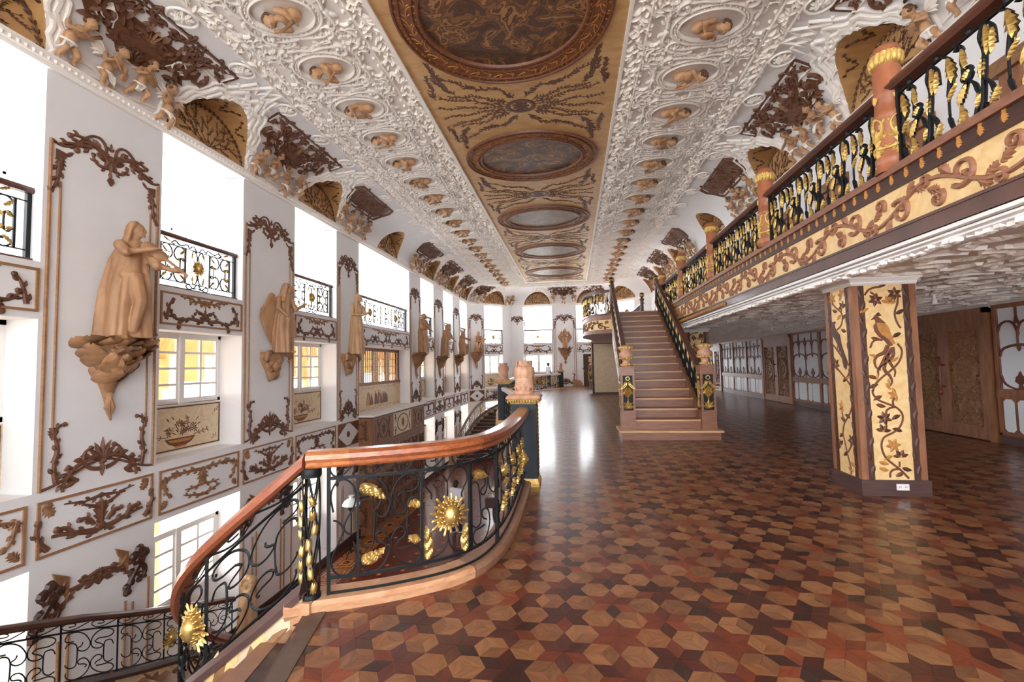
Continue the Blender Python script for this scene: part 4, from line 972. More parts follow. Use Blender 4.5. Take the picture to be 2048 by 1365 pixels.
# ---- cherubs
def capsule(mb, a, b, r0, r1, n=8):
    a = np.array(a, float); b = np.array(b, float); mb.tube([a, (a+b)/2, b], [r0, (r0+r1)/2, r1], n); mb.ell(a, (r0,)*3, 8, 6); mb.ell(b, (r1,)*3, 8, 6)
def limb(mb, pts, rs):
    for i in range(len(pts)-1): capsule(mb, pts[i], pts[i+1], rs[i], rs[i+1])
def putto(kind):
    b = MB(); lean = (.0, .08, -.08)[kind]
    hd = np.array((lean*1.3+.02, -.1, .6)); ch = np.array((lean, -.07, .42))
    b.ell(hd, (.075, .08, .09), 12, 9); b.ell(hd+(0, -.08, -.012), (.014, .02, .016), 6, 5)
    for sg in (1, -1): b.ell(hd+(sg*.035, -.06, -.025), (.028, .025, .026), 6, 5); b.ell(hd+(sg*.08, 0, 0), (.016, .02, .025), 6, 5)
    capsule(b, ch+(0, 0, .05), hd+(0, .01, -.06), .04, .035); b.ell(ch, (.095, .07, .1), 12, 8); b.ell((0, -.07, .28), (.085, .075, .09), 12, 8); b.ell((0, -.06, .21), (.095, .075, .07), 12, 8)
    A = (((.1, -.08, .45), (.16, -.14, .34), (.05, -.2, .33)), ((.1, -.08, .45), (.2, -.1, .42), (.24, -.18, .5)), ((.1, -.08, .45), (.13, -.16, .36), (.02, -.19, .44)))[kind]
    B = (((-.1, -.08, .45), (-.17, -.14, .36), (-.08, -.2, .42)), ((-.1, -.08, .45), (-.14, -.17, .38), (-.0, -.2, .42)), ((-.1, -.08, .45), (-.2, -.12, .4), (-.16, -.2, .28)))[kind]
    for Q in (A, B): limb(b, Q, (.036, .03, .022)); b.ell(Q[-1], (.026, .02, .026), 6, 5)
    L = (((.05, -.07, .2), (.1, -.17, .14), (.08, -.12, .0)), ((.05, -.07, .2), (.12, -.14, .1), (.16, -.06, -.03)), ((.05, -.07, .2), (.07, -.18, .16), (.02, -.14, .02)))[kind]
    R = (((-.05, -.07, .2), (-.12, -.13, .1), (-.16, -.07, -.02)), ((-.05, -.07, .2), (-.06, -.17, .12), (-.08, -.12, -.02)), ((-.05, -.07, .2), (-.12, -.13, .12), (-.14, -.06, .0)))[kind]
    for Q in (L, R): limb(b, Q, (.055, .046, .03)); b.ell(np.array(Q[-1])+(0, -.035, -.015), (.024, .045, .02), 6, 5)
    body = remesh(b, 'body', .0125, FLESH, 2)
    h = MB(); rs = random.Random(kind)
    for i in range(34):
        th, ph = rs.uniform(0, 1.75), rs.uniform(-.6, PI+.6); d = np.array((math.sin(th)*math.cos(ph), math.sin(th)*math.sin(ph), math.cos(th))); h.ell(hd+d*(.072, .075, .085), (.03, .03, .026), 6, 5)
    hair = h.mesh('hair', HAIRC, True)
    c = MB(); c.ell((0, -.07, .21), (.115, .095, .045), 10, 6)
    for i in range(4): c.tube([(-.08+.03*i, -.15, .2), (-.1+.02*i, -.17, .12), (-.14+.02*i, -.14, .06+.01*i)], [.02, .018, .006], 5)
    cloth = c.mesh('cloth', STUCCO, True)
    w = MB()
    for sg in (1, -1):
        for i in range(5): w.at(sg*.05, .44, sg, 1); w.leaf((0, 0), .9-.32*i, .3-.03*i, .08, .03, -.5)
    wing = w.mesh('wings', STUCCO); 
    e = MB()
    if kind == 0: e.ell((.03, -.2, .36), (.12, .02, .05), 10, 6, Matrix.Rotation(.7, 3, 'Y')); e.cyl((-.12, -.2, .46), (.2, -.22, .3), .008, n=5)
    elif kind == 1: e.tube([(.0, -.2, .43), (.1, -.22, .4), (.24, -.19, .5)], [.012, .014, .03], 6)
    else: e.cyl((-.2, -.2, .24), (.1, -.2, .5), .014, n=6); e.ell((-.16, -.2, .28), (.06, .025, .08), 10, 6)
    return dict(body=body, hair=hair, cloth=cloth, wings=wing, instrument=e.mesh('instrument', LEAFW, True))
PUT = [putto(k) for k in range(3)]
def cherub(label, loc, rot, s, kind, group, flip=1, cat='cherub'):
    t = mk('carved_cherub', None, None, None, label, cat, group); t.location = loc; t.rotation_euler = rot; t.scale = (s*flip, s, s)
    for n, me in PUT[kind].items(): inst(n, me, t)
    return t
def bust(kind):
    b = MB(); hd = np.array((.0, -.1, .4)); b.ell(hd, (.1, .1, .115), 12, 9); b.ell(hd+(0, -.1, -.015), (.018, .024, .02), 6, 5)
    for sg in (1, -1): b.ell(hd+(sg*.045, -.075, -.03), (.035, .03, .032), 6, 5); b.ell(hd+(sg*.1, 0, 0), (.02, .024, .03), 6, 5)
    capsule(b, (0, -.06, .2), hd+(0, .01, -.08), .055, .045); b.ell((0, -.05, .14), (.14, .1, .13), 12, 8); b.ell((.0, -.05, -.02), (.12, .1, .12), 12, 8)
    A = (((.14, -.06, .2), (.2, -.17, .06), (-.02, -.22, .12)), ((.14, -.06, .2), (.22, -.14, .3), (.05, -.22, .26)), ((.14, -.06, .2), (.2, -.16, .02), (.06, -.22, -.06)))[kind]
    B = (((-.14, -.06, .2), (-.2, -.17, .08), (-.04, -.24, .2)), ((-.14, -.06, .2), (-.21, -.15, .02), (-.04, -.22, .08)), ((-.14, -.06, .2), (-.24, -.12, .18), (-.1, -.22, .3)))[kind]
    for Q in (A, B): limb(b, Q, (.05, .042, .03)); hand(b, Q[-1], np.array(Q[-1])-np.array(Q[-2]))
    h = MB(); rs = random.Random(kind)
    for i in range(26):
        th, ph = rs.uniform(0, 1.75), rs.uniform(-.3, PI+.3); d = np.array((math.sin(th)*math.cos(ph), math.sin(th)*math.sin(ph), math.cos(th))); h.ell(hd+d*(.095, .095, .11), (.038, .038, .034), 6, 5)
    e = MB()
    if kind == 0: e.cyl((-.16, -.26, .3), (.2, -.26, -.1), .022, n=6)
    elif kind == 1: e.ell((.0, -.23, .12), (.1, .03, .13), 10, 6)
    else: e.tube([(-.1, -.24, .3), (.0, -.27, .12), (.1, -.25, -.08)], [.015, .02, .035], 6)
    return dict(body=remesh(b, 'body', .014, FLESH, 2), hair=h.mesh('hair', HAIRC, True), instrument=e.mesh('instrument', LEAFW, True))
def hand(mb, p, d, up=(0, 0, 1)):
    p = np.array(p, float); d = np.array(d, float); d /= np.linalg.norm(d); s = np.cross(d, up); s /= np.linalg.norm(s)+1e-9
    mb.ell(p+d*.03, (.03, .028, .028), 8, 6)
    for i in range(4): q = p+d*.045+s*(-.024+.016*i); mb.tube([q, q+d*.035, q+d*.06], [.01, .0095, .008], 5)
    mb.tube([p+d*.02+s*.03, p+d*.045+s*.048], [.011, .009], 5)
BUST = [bust(k) for k in range(3)]
# ---- cove dressing per bay
def plaque_a(mb):      # straight upper band with pierced scrolls and a heavy drop, u +-1.28, v 0 at the top edge
    mb.cur = 1; mb.strip([(-1.3, .03), (1.3, .03)], .018, .03)
    for sg in (1, -1): mb.strip([(sg*1.3, .03), (sg*1.24, -.3)], .016, .03)
    mb.cur = 2; mb.strip([(-1.26, -.015), (1.26, -.015)], .014, .03)
    for sg in (1, -1):
        mb.strip([(sg*1.26, -.02), (sg*1.2, -.28), (sg*1., -.28)], .012, .03); P, th = clo((sg*1., -.28), PI/2+sg*1.2, .75, sg*3.2, sg*1., 16); mb.strip(P, .016, .036)
        P, th = clo((sg*.72, -.55), PI/2+sg*2.6, .75, -sg*6.5, -sg*13, 18); mb.strip(P, .014, .05)
    mb.cur = 0
    def half(m):
        m.slab([(0, -.3), (.5, -.3), (.62, -.42), (.9, -.36), (.95, -.5), (.78, -.66), (.58, -.6), (.46, -.7), (.3, -.78), (.2, -.9), (0, -.94)], 0, .016)
        rq = random.Random(2)
        for i in range(15): rinc(m, (.06+i*.078, -.13+.05*(i % 2)), rq.uniform(0, 6), .22, 6, 16, .024, .04, 2, .09)
        for i in range(18): m.leaf((.04+i*.066, -.07-.13*(i % 2)), rq.uniform(0, 6), .17, .09, .045)
        rinc(m, (.52, -.5), -.3, .55, 5, 12., .04, .06, 2, .14, n=18); rinc(m, (.22, -.74), -.2, .34, 6, 14, .036, .06, 2, .12); rinc(m, (.08, -.4), .6, .36, -5, -12, .036, .06, 2, .12); rinc(m, (1.0, -.34), -.6, .34, -5, -13, .032, .05, 2, .12)
        for i in range(26): m.leaf((rq.uniform(.03, .75), rq.uniform(-.8, -.34)), rq.uniform(0, 6), .18, .09, rq.uniform(.06, .11), rq.uniform(-1, 1))
        for i in range(8): m.dome((.1+.1*i, -.88+.065*i), .06, .05, 7)
    for sg in (1, -1): mb.at(0, 0, sg, 1); half(mb)
    mb.A = None; mb.cur = 3; palm(mb, (0, -.5), PI/2, .26, 9, 1.4, .07, .3); mb.cur = 0; palm(mb, (0, -.6), -PI/2, .28, 5, .9, .07)
def plaque_b(mb):      # framed cushion panel
    mb.slab([(-.95, -.06), (.95, -.06), (1.05, -.2), (.95, -.42), (.82, -.62), (-.82, -.62), (-.95, -.42), (-1.05, -.2)], 0, .008)
    O = np.array([(-1.1, 0), (1.1, 0), (1.22, -.2), (1.1, -.42), (.98, -.62), (.9, -.7), (-.9, -.7), (-.98, -.62), (-1.1, -.42), (-1.22, -.2)])
    for s, w in ((1., .02), (.93, .012)): mb.strip((O-[0, -.35])*s+[0, -.35], w, .03, True)
    rs = random.Random(4)
    def half(m):
        for i in range(16): rinc(m, (rs.uniform(.08, .85), -.35+rs.uniform(-.22, .22)), rs.uniform(0, 6), .3, 3, 10, .03, .03, 3, .13)
        for i in range(10): m.leaf((rs.uniform(.05, .9), -.35+rs.uniform(-.25, .25)), rs.uniform(0, 6), .2, .1, .035)
    for sg in (1, -1): mb.at(0, 0, sg, 1); half(mb)
    mb.A = None; palm(mb, (0, -.45), PI/2, .3, 7, 1.4, .05)
FRAMEB = M('plaque_moulding', (84, 48, 36), rough=.5)
def on_cove(k, uc, fn, name, mats, parent, v0=0., sx=1., sv=1., label=None, cat=None, group=None):
    T0 = cove_T(k); mb = MB(lambda v: T0(np.stack([v[:, 0]*sx+uc, v[:, 1], v[:, 2]*sv+v0], 1))); fn(mb); return mb.obj(name, mats, parent, label=label, cat=cat, group=group)
def ribbons(mb, half_gap, lunl, lunr):  # stucco drapery waves round the lunettes and along the foot; u measured from the bay centre
    for (sg, ok) in ((-1, lunl), (1, lunr)):
        if not ok: continue
        for j, off in enumerate((.05, .13, .22)):
            ph = np.linspace(PI*.02, PI*.62, 22); R = LW+off; pts = []
            for q, p in enumerate(ph):
                wv = .035*math.sin(q*1.7+j*1.3)
                du = -sg*(LW+off+wv)*math.cos(p); zz = LZ+(LR+off*.85+wv)*math.sin(p); v = math.asin(min(1, max(0, (zz-ZC)/1.2)))/(PI/2)*LC
                pts.append((sg*half_gap+du, v))
            mb.strip(pts, .035+.012*math.sin(j*2), .045)
    w = half_gap-LW
    if w > .3:
        for j in range(4):
            P = [(x, .14+.09*j+.05*math.sin(x*5+j*1.9)) for x in np.linspace(-w*(.95-.12*j), w*(.95-.12*j), 20)]; mb.strip(P, .03, .04)
BAYS = [(0, (a+b)/2-Y0, 'over the %s' % PN[i], i) for i, (a, b) in enumerate(PIL)]
BAYS += [(1, .75, 'over the harp statue', 7), (1, 3.7, 'over the folded pier', 8), (2, 3.83, 'over the praying statue', 9), (2, 6.6, 'over the far stair', 10)]
BAYS += [(4, 29.67-(a+b)/2, 'over the %s gallery bay from the far end' % ordinal(6-i), 11+i) for i, (a, b) in enumerate(PIL)]
for k, uc, where, idx in BAYS:
    ls = [l for l in LUN[k]]; L = [uc-l for l in ls if l < uc]; R = [l-uc for l in ls if l > uc]
    hl = min(L) if L else None; hr = min(R) if R else None
    typ = 'b' if idx in (3, 4, 14, 15) else 'a'; short = k in (1,)
    sx = .62 if short else (1. if k in (0, 4) else .9)
    if not (k == 1 and uc > 3):
        on_cove(k, uc, plaque_a if typ == 'a' else plaque_b, 'carved_cove_plaque', [BROWN, FRAMEB, STUCCO, BROWNL] if typ == 'a' else BROWN, None, 1.72, sx, 1., 'dark carved scroll plaque on the cove %s' % where, 'plaque', 'carved plaques on the cove')
    T0 = cove_T(k); mb = MB(lambda v, u=uc, T0=T0: T0(np.stack([v[:, 0]+u, v[:, 1], v[:, 2]], 1)))
    if hl and hl < 2.6: 
        mb.at(0, 0, 1, 1); ribbons(mb, hl, True, False)
    if hr and hr < 2.6: mb.at(0, 0, 1, 1); ribbons(mb, hr, False, True)
    if mb.n: mb.obj('stucco_ribbons', STUCCO, ceiling)
    nput = 4 if k in (0, 4) else 3
    if idx == 0 or (k == 4 and idx == 11): nput = 0
    A, t, rz = seg_frame(k); ext = .78 if k in (0, 4, 2) else .5
    for j in range(nput):
        u = uc-ext+2*ext*j/(nput-1); v = (.16, .3, .2, .34)[(j+idx) % 4]
        p = T0(np.array([[u, -.0, v]]))[0]
        cherub('carved cove cherub %s, %s of %s' % (where, ordinal(j), {3: 'three', 4: 'four'}[nput]), tuple(p), (.5 if k != 2 else .4, 0, rz), .98, (j+idx) % 3, 'cherubs on the cove', 1 if (j+idx) % 2 else -1)
# cherubs leaning out of the ceiling ovals
lie = 0
for row, x, nm, sg in (('a', -4.22, 'the window side', -1), ('b', 2.34, 'the gallery side', 1)):
    for i in range(-3, 18):
        y = 7.27+1.25*i
        if y < 5.5 or y > 28.6: continue
        q = round((y-6.02)/1.25); t = mk('ceiling_cherub', None, None, None, 'tan cherub in white ceiling oval on %s, %s from the camera' % (nm, ordinal(q)), 'cherub', 'cherubs in the ceiling ovals')
        t.location = (x-sg*.17, y, ZT); t.scale = (.92, .92, .92)
        t.rotation_euler = Matrix(((0, 0, sg), (sg, 0, 0), (0, 1, 0))).to_euler()
        for n in ('body', 'hair', 'instrument'): inst(n, BUST[(i+lie) % 3][n], t)
    lie += 1
# lunette foliage
def twig(mb, p, a, L, k, depth, w=.008):
    P, th = clo(p, a, L, k, -k*.6, 10); mb.strip(P, np.linspace(w, w*.5, 10), .007)
    for i in range(1, 10, 2):
        for sg in (1, -1): mb.leaf(P[i], th[i]+sg*random.uniform(.5, .9), .055, .016, .009, -sg*.4)
    if depth:
        for q in (3, 5, 7): sg = 1 if q == 5 else -1; twig(mb, P[q], th[q]+sg*.7, L*.38, -sg*1.5, depth-1, w*.7)
def lfol(mb):
    random.seed(11)
    for a, L, k in ((1.57, .55, .6), (1.1, .62, -.5), (2.05, .6, .8), (.6, .68, .9), (2.6, .66, -.9), (.2, .6, 1.2), (2.95, .58, -1.2)): twig(mb, (.1*math.cos(a), .12), a, L, k, 1)
    mb.at(0, .14); ring(mb, .06, .04, .01, .008, 14); mb.A = None
    mb.strip([((LW-.05)*math.cos(q), (LR-.05)*math.sin(q)) for q in np.linspace(0, PI, 24)], .01, .008)
    for q in np.linspace(.05, PI-.05, 26): mb.leaf(((LW-.05)*math.cos(q), (LR-.05)*math.sin(q)), q+PI/2+.6, .09, .04, .01); mb.leaf(((LW-.05)*math.cos(q), (LR-.05)*math.sin(q)), q+PI/2-.6, .09, .04, .01)
LF = MB(); lfol(LF); LF_ME = LF.mesh('foliage_inlay', VINE)
for k, uc, vo in LUNS:
    A, t, rz = seg_frame(k); p = A+t*uc; nrm = np.array((t[1], -t[0])); inst('foliage_inlay', LF_ME, vo, (p[0]+nrm[0]*.006, p[1]+nrm[1]*.006, LZ+.01), rz)
    T0 = cove_T(k); br = MB()     # sprigs on the vault, hung just under the soffit
    for ph0 in (.9, 1.5, 2.1):
        for sg in (1, -1):
            pts = []
            for s_, dq in ((.25, 0), (.42, .06*sg), (.6, .1*sg), (.75, .2*sg)):
                q = ph0+dq; w_ = np.array((*(A+t*(uc+LW*.99*math.cos(q))), LZ+LR*.985*math.sin(q))); c_ = T0(np.array([[uc+LW*math.cos(q), 0, float(lun_v(LW*math.cos(q)))]]))[0]; c_[2] = w_[2]; pts.append(w_+(c_-w_)*s_)
            br.tube(pts, .008, 4)
            for p_ in pts[1:]: br.ell(p_, (.035, .05, .012), 6, 4); 
    br.obj('vault_sprigs', VINE, vo)
mb = MB(); mb.lathe([(.16, 0), (.16, -.02), (.14, -.025), (.0, -.025)], 20); sp = mb.obj('round_speaker', M('speaker_grey', (196, 194, 192), rough=.6), label='flat grey round speaker grille on the ceiling beside the gallery cove', cat='speaker'); sp.location = (4.05, 8.05, ZT-.06); sp.rotation_euler = (0, .3, 0)
# ================================================================== WALL STATUES
def robe(mb, st, nf=11, amp=.09, seed=0, n=40):
    rs = random.Random(seed); ph = [rs.uniform(0, 6) for _ in range(3)]; P = []
    zs = np.array([s[0] for s in st]); zz = np.linspace(zs[0], zs[-1], 34)
    for z in zz:
        rx, ry, cx, cy = (float(np.interp(z, zs, [s[i] for s in st])) for i in (1, 2, 3, 4)); row = []
        k = amp*2.1*float(np.interp(z, [zs[0], zs[0]+.55*(zs[-1]-zs[0]), zs[-1]], [1.25, .8, .25]))
        for j in range(n):
            a = 2*PI*j/n; f = 1+k*(1.1*(abs(math.sin(nf*a/2+ph[0]+.45*z))**.7-.6)+.5*math.sin((nf-4)*a+ph[1]-1.3*z)); row.append((cx+rx*f*math.cos(a), cy+ry*f*math.sin(a), z))
        P.append(row)
    mb.grid(P, closev=True); o = mb.n-34*n; mb.f += [tuple(o+j for j in range(n))[::-1], tuple(o+33*n+j for j in range(n))]; mb.mi += [0, 0]
def head(mb, c, f, hair='veil'):
    c = np.array(c, float); f = np.array((*f, 0), float); f /= np.linalg.norm(f); s = np.array((-f[1], f[0], 0)); up = np.array((0, 0, 1.))
    R = np.stack([s, f, up], 1)
    mb.ell(c, (.078, .098, .118), 14, 10, R); mb.ell(c+f*.035-up*.06, (.058, .062, .055), 10, 8, R); mb.ell(c+f*.1-up*.015, (.016, .026, .034), 7, 6, R)
    mb.ell(c+f*.094-up*.06, (.026, .012, .01), 7, 5, R); mb.ell(c+f*.085-up*.095, (.026, .02, .02), 7, 5, R)
    for q in (1, -1): mb.ell(c+f*.083+s*q*.03+up*.03, (.024, .014, .008), 6, 5, R); mb.ell(c+f*.075+s*q*.035-up*.03, (.022, .018, .022), 6, 5, R)
    mb.cyl(c-up*.08-f*.01, c-up*.24-f*.03, .052, .062)
    if hair == 'veil':
        P = []
        for z, r, b in ((.14, .03, -.01), (.12, .085, -.015), (.06, .115, -.02), (-.02, .12, -.035), (-.1, .115, -.05), (-.2, .13, -.07), (-.32, .17, -.09)):
            P.append([c+up*z+f*b+s*r*math.cos(a)*1.+f*(-abs(r*math.sin(a)) if math.sin(a) < 0 else r*.45*math.sin(a)*(1 if z > .05 else .3)) for a in np.linspace(0, 2*PI, 20, endpoint=False)])
        mb.grid(P, closev=True); o = mb.n-140; mb.f += [tuple(o+j for j in range(20)), tuple(o+120+j for j in range(20))[::-1]]; mb.mi += [0, 0]
    else:
        mb.ell(c+up*.03-f*.03, (.098, .105, .115), 14, 9, R)
        for i in range(9):
            a = PI*(1.05+.9*i/8); d = s*math.cos(a)*.085+f*math.sin(a)*.085; mb.tube([c+d+up*.03, c+d*1.15-up*.12, c+d*1.2-up*.28, c+d*1.1-up*.42], [.035, .04, .035, .015], 6)
def hand(mb, p, d, up=(0, 0, 1)):
    p = np.array(p, float); d = np.array(d, float); d /= np.linalg.norm(d); s = np.cross(d, up); s /= np.linalg.norm(s)+1e-9
    mb.ell(p+d*.04, (.035, .035, .03), 8, 6)
    for i in range(4): q = p+d*.06+s*(-.027+.018*i); mb.tube([q, q+d*.045, q+d*(.08-.008*abs(i-1.2))-np.array(up)*.015], [.011, .0105, .008], 5)
    mb.tube([p+d*.02+s*.035, p+d*.055+s*.055], [.012, .009], 5)
def arm(mb, pts, r=(.062, .05, .036), sleeve=False):
    limb(mb, pts, r); d = np.array(pts[-1])-np.array(pts[-2]); hand(mb, pts[-1], d)
    if sleeve: capsule(mb, pts[0], pts[1], .085, .08)
def wing(mb, sx, base, up=.18, down=1.25, w=.3, out=0.):
    b = np.array(base, float)
    for i in range(11):
        q = i/10; top = b+np.array((sx*(.03+w*q*.55), out, up*(1-(q-.45)**2*2.6))); tip = b+np.array((sx*(.05+w*(q**.8)), out+.03, -down*(1-.62*q)))
        mb.tube([b+np.array((sx*.02, 0, .05*q)), top, (top+tip)/2+np.array((sx*.05, 0, 0)), tip], [.04, .05, .045, .015], 6, flat=(1, .6))
def statue(kind):
    m = MB(); mat = STATUE; vox = .0135
    if kind == 'violin':
        robe(m, [(0, .27, .2, .0, 0), (.35, .25, .19, 0, 0), (.8, .235, .185, .02, -.01), (1.0, .2, .16, .03, -.02), (1.2, .165, .135, .04, -.02), (1.42, .2, .14, .03, -.02), (1.5, .1, .09, .03, -.02)], 9, .11, 1)
        robe(m, [(.02, .2, .14, -.16, .06), (.7, .17, .13, -.14, .06), (1.2, .13, .12, -.1, .05), (1.46, .1, .09, -.03, .03)], 7, .16, 2)
        capsule(m, (.06, -.1, .95), (.1, -.26, .55), .1, .085); capsule(m, (.1, -.26, .55), (.04, -.17, .12), .085, .06)
        m.ell((.02, -.06, .95), (.18, .16, .1), 12, 8); head(m, (.07, -.06, 1.66), (.9, -.45))
        arm(m, [(-.13, -.08, 1.4), (-.08, -.32, 1.26), (.2, -.42, 1.32)], sleeve=True); arm(m, [(.17, -.06, 1.4), (.3, -.2, 1.12), (.52, -.26, 1.06)], sleeve=True)
        m.ell((.2, -.24, 1.36), (.13, .05, .1), 12, 8, Matrix.Rotation(.6, 3, 'Y')); m.ell((.32, -.27, 1.28), (.12, .045, .085), 12, 8, Matrix.Rotation(.6, 3, 'Y'))
        m.tube([(.4, -.28, 1.22), (.6, -.3, 1.06), (.66, -.3, 1.0), (.64, -.3, .96)], [.026, .022, .03, .02], 7); m.cyl((.05, -.45, 1.36), (.5, -.38, 1.32), .012, n=6)
    elif kind == 'angel':
        mat = STATUE; robe(m, [(0, .21, .18, 0, 0), (.5, .2, .17, 0, 0), (.85, .19, .16, .02, 0), (1.0, .15, .13, .03, -.01), (1.15, .15, .13, .03, -.02), (1.3, .17, .12, .02, -.01), (1.37, .08, .08, .03, -.01)], 9, .1, 3)
        robe(m, [(.35, .12, .1, .17, 0), (.7, .15, .12, .14, 0), (1.0, .12, .1, .08, 0)], 6, .15, 5)
        head(m, (.08, -.05, 1.5), (.9, -.4)); arm(m, [(-.14, -.05, 1.26), (-.2, -.12, 1.02), (-.06, -.22, .86)]); arm(m, [(.15, -.05, 1.26), (.24, -.14, 1.02), (.4, -.2, 1.14)])
        wing(m, -1, (-.12, .08, 1.15), .22, 1.05, .32); m.ell((.12, -.2, .02), (.05, .1, .03), 8, 6)
    elif kind == 'pale':
        mat = STATUEP; robe(m, [(0, .23, .19, 0, 0), (.6, .21, .17, 0, 0), (1.05, .19, .155, 0, 0), (1.17, .16, .13, 0, 0), (1.3, .17, .14, .01, -.02), (1.5, .19, .13, 0, 0), (1.6, .08, .08, .01, 0)], 10, .09, 6)
        head(m, (.04, -.05, 1.75), (.55, -.8), 'hair'); arm(m, [(-.17, -.03, 1.5), (-.22, -.12, 1.22), (.05, -.24, 1.22)]); arm(m, [(.18, -.03, 1.5), (.2, -.16, 1.26), (.22, -.3, 1.3)])
    elif kind == 'hooded':
        robe(m, [(0, .22, .2, .05, 0), (.5, .22, .19, .03, 0), (.95, .21, .18, 0, 0), (1.15, .18, .15, 0, 0), (1.42, .2, .14, 0, 0), (1.52, .09, .09, .01, 0)], 10, .11, 8)
        head(m, (.07, -.06, 1.65), (.85, -.5)); arm(m, [(-.16, -.04, 1.4), (-.2, -.14, 1.12), (.1, -.28, 1.06)], sleeve=True); arm(m, [(.17, -.04, 1.4), (.26, -.14, 1.14), (.24, -.3, 1.02)], sleeve=True)
    elif kind == 'bowing':
        robe(m, [(0, .22, .22, 0, 0), (.5, .22, .2, 0, 0), (.9, .21, .19, .01, 0), (1.1, .17, .16, .05, -.02), (1.35, .19, .15, .1, -.04), (1.44, .09, .09, .13, -.05)], 9, .11, 9)
        head(m, (.2, -.08, 1.56), (.9, -.35)); arm(m, [(-.04, -.1, 1.34), (.1, -.28, 1.02), (.34, -.36, .84)], sleeve=True); arm(m, [(.26, -.04, 1.34), (.38, -.16, 1.04), (.42, -.3, .86)], sleeve=True)
    elif kind == 'reaching':
        robe(m, [(0, .2, .2, .05, 0), (.35, .22, .22, .06, -.04), (.7, .22, .2, .02, 0), (.9, .18, .16, 0, 0), (1.15, .18, .14, .02, -.01), (1.25, .09, .09, .04, -.01)], 8, .12, 10)
        head(m, (.1, -.05, 1.38), (.95, -.3), 'hair'); arm(m, [(-.12, -.06, 1.14), (.1, -.26, 1.04), (.4, -.34, .98)]); arm(m, [(.18, -.04, 1.14), (.4, -.12, 1.0), (.66, -.18, .92)])
        capsule(m, (.1, -.1, .62), (.28, -.28, .6), .1, .085); capsule(m, (.28, -.28, .6), (.24, -.24, .1), .08, .055)
    elif kind == 'harp':
        robe(m, [(0, .24, .22, 0, 0), (.3, .28, .26, .02, -.04), (.55, .24, .22, 0, 0), (.75, .17, .15, -.02, 0), (1.05, .18, .14, -.02, 0), (1.15, .09, .09, 0, 0)], 8, .12, 12)
        head(m, (.02, -.05, 1.3), (.4, -.9)); arm(m, [(-.17, -.04, 1.04), (-.24, -.16, .8), (.02, -.3, .72)], sleeve=True); arm(m, [(.16, -.04, 1.04), (.26, -.14, .8), (.3, -.24, 1.1)], sleeve=True)
        m.tube([(.42, -.22, .9), (.05, -.3, .6), (-.12, -.26, .05)], [.14, .1, .05], 10, flat=(1, .5))
    else:  # praying angel
        robe(m, [(0, .16, .15, 0, 0), (.4, .17, .15, 0, 0), (.8, .16, .14, 0, 0), (1.1, .17, .13, 0, 0), (1.18, .08, .08, 0, 0)], 9, .09, 14)
        head(m, (0, -.07, 1.3), (0, -1), 'hair'); arm(m, [(-.15, -.04, 1.06), (-.17, -.16, .84), (-.02, -.24, 1.0)]); arm(m, [(.15, -.04, 1.06), (.17, -.16, .84), (.02, -.24, 1.0)])
        for sg in (1, -1): wing(m, sg, (sg*.1, .08, 1.0), .22, .7, .34)
    return remesh(m, 'figure', vox, mat, 1)
# corbels: a carved core with separate petals
def petal_mesh():
    P = []
    for s in np.linspace(0, 1, 7):
        w = .115*math.sin(PI*min(1, s*.93+.06))**.6; row = []
        for q in np.linspace(-1, 1, 6): row.append((w*q, -.05*math.sin(s*2.2)-.025*(1-q*q)+.03*s*s*3*0, .3*s))
        P.append(row)
    mb = MB(); mb.grid(P); P2 = np.array(P)+np.array([0, .014, 0]); mb.grid(P2); return mb.mesh('petal', LEAFW, True)
PETAL = petal_mesh()
def core_mesh(carved):
    mb = MB(); n = 16; rs = random.Random(2 if carved else 9); P = []
    for z, r in ((0, .3), (-.12, .31), (-.3, .27), (-.5, .19), (-.7, .1), (-.85, .05), (-1.0, .02)):
        P.append([(r*math.cos(a)*(1+.1*rs.uniform(-1, 1)*carved), .02-abs(math.sin(a))*r*.85*(1+.1*rs.uniform(-1, 1)*carved), z*(.62 if carved else 1)) for a in np.linspace(0, PI, n)])
    mb.grid(P); mb.f.append(tuple(range(n))); mb.mi.append(0)
    if carved:
        for i in range(16):
            a = rs.uniform(.3, 2.8); z = rs.uniform(-.5, -.02); r = .28*(1+z*1.3); mb.ell((r*math.cos(a), -r*.8*math.sin(a), z), (rs.uniform(.06, .12), rs.uniform(.05, .09), rs.uniform(.06, .12)), 9, 6)
        for sg in (1, -1): mb.tube([(sg*.2, -.15, -.02), (sg*.34, -.2, -.05), (sg*.4, -.2, -.16), (sg*.33, -.2, -.2)], [.06, .06, .05, .03], 7)
    return mb.mesh('corbel_core', LEAFW if not carved else STATUE, True)
CORE = [core_mesh(0), core_mesh(1)]
def corbel(label, loc, rz, petals, seed=0, s=1.):
    t = thing('statue_corbel', label, 'corbel', loc, rz, 'carved corbels under the statues'); t.scale = (s, s, s)
    inst('core', CORE[0 if petals else 1], t); rs = random.Random(seed)
    for i in range(petals):
        q = i/petals; z = -.02-.62*q; r = .27*(1-q*.85)+.03; a = PI*(.06+.88*((i*.618) % 1)); tilt = .45+1.15*(1-q)*rs.uniform(.3, 1.)
        o = inst('petal', PETAL, t, (r*math.cos(a), -r*.85*math.sin(a), z), rot=(tilt, rs.uniform(-.3, .3), a-PI/2+0*PI), scale=(rs.uniform(.8, 1.45), 1., rs.uniform(.7, 1.15)))
        o.rotation_euler = (tilt, rs.uniform(-.35, .35), PI/2-a)
    if petals:
        mb = MB(); rs = random.Random(seed+1)
        for k in range(4): mb.tube([(rs.uniform(-.05, .05), -.05, -.75), (rs.uniform(-.08, .08), -.07, -.95), (rs.uniform(-.04, .04), -.04, -1.12+.04*k)], [.03, .035, .012], 6)
        mb.obj('tail', STATUE, t)
    return t
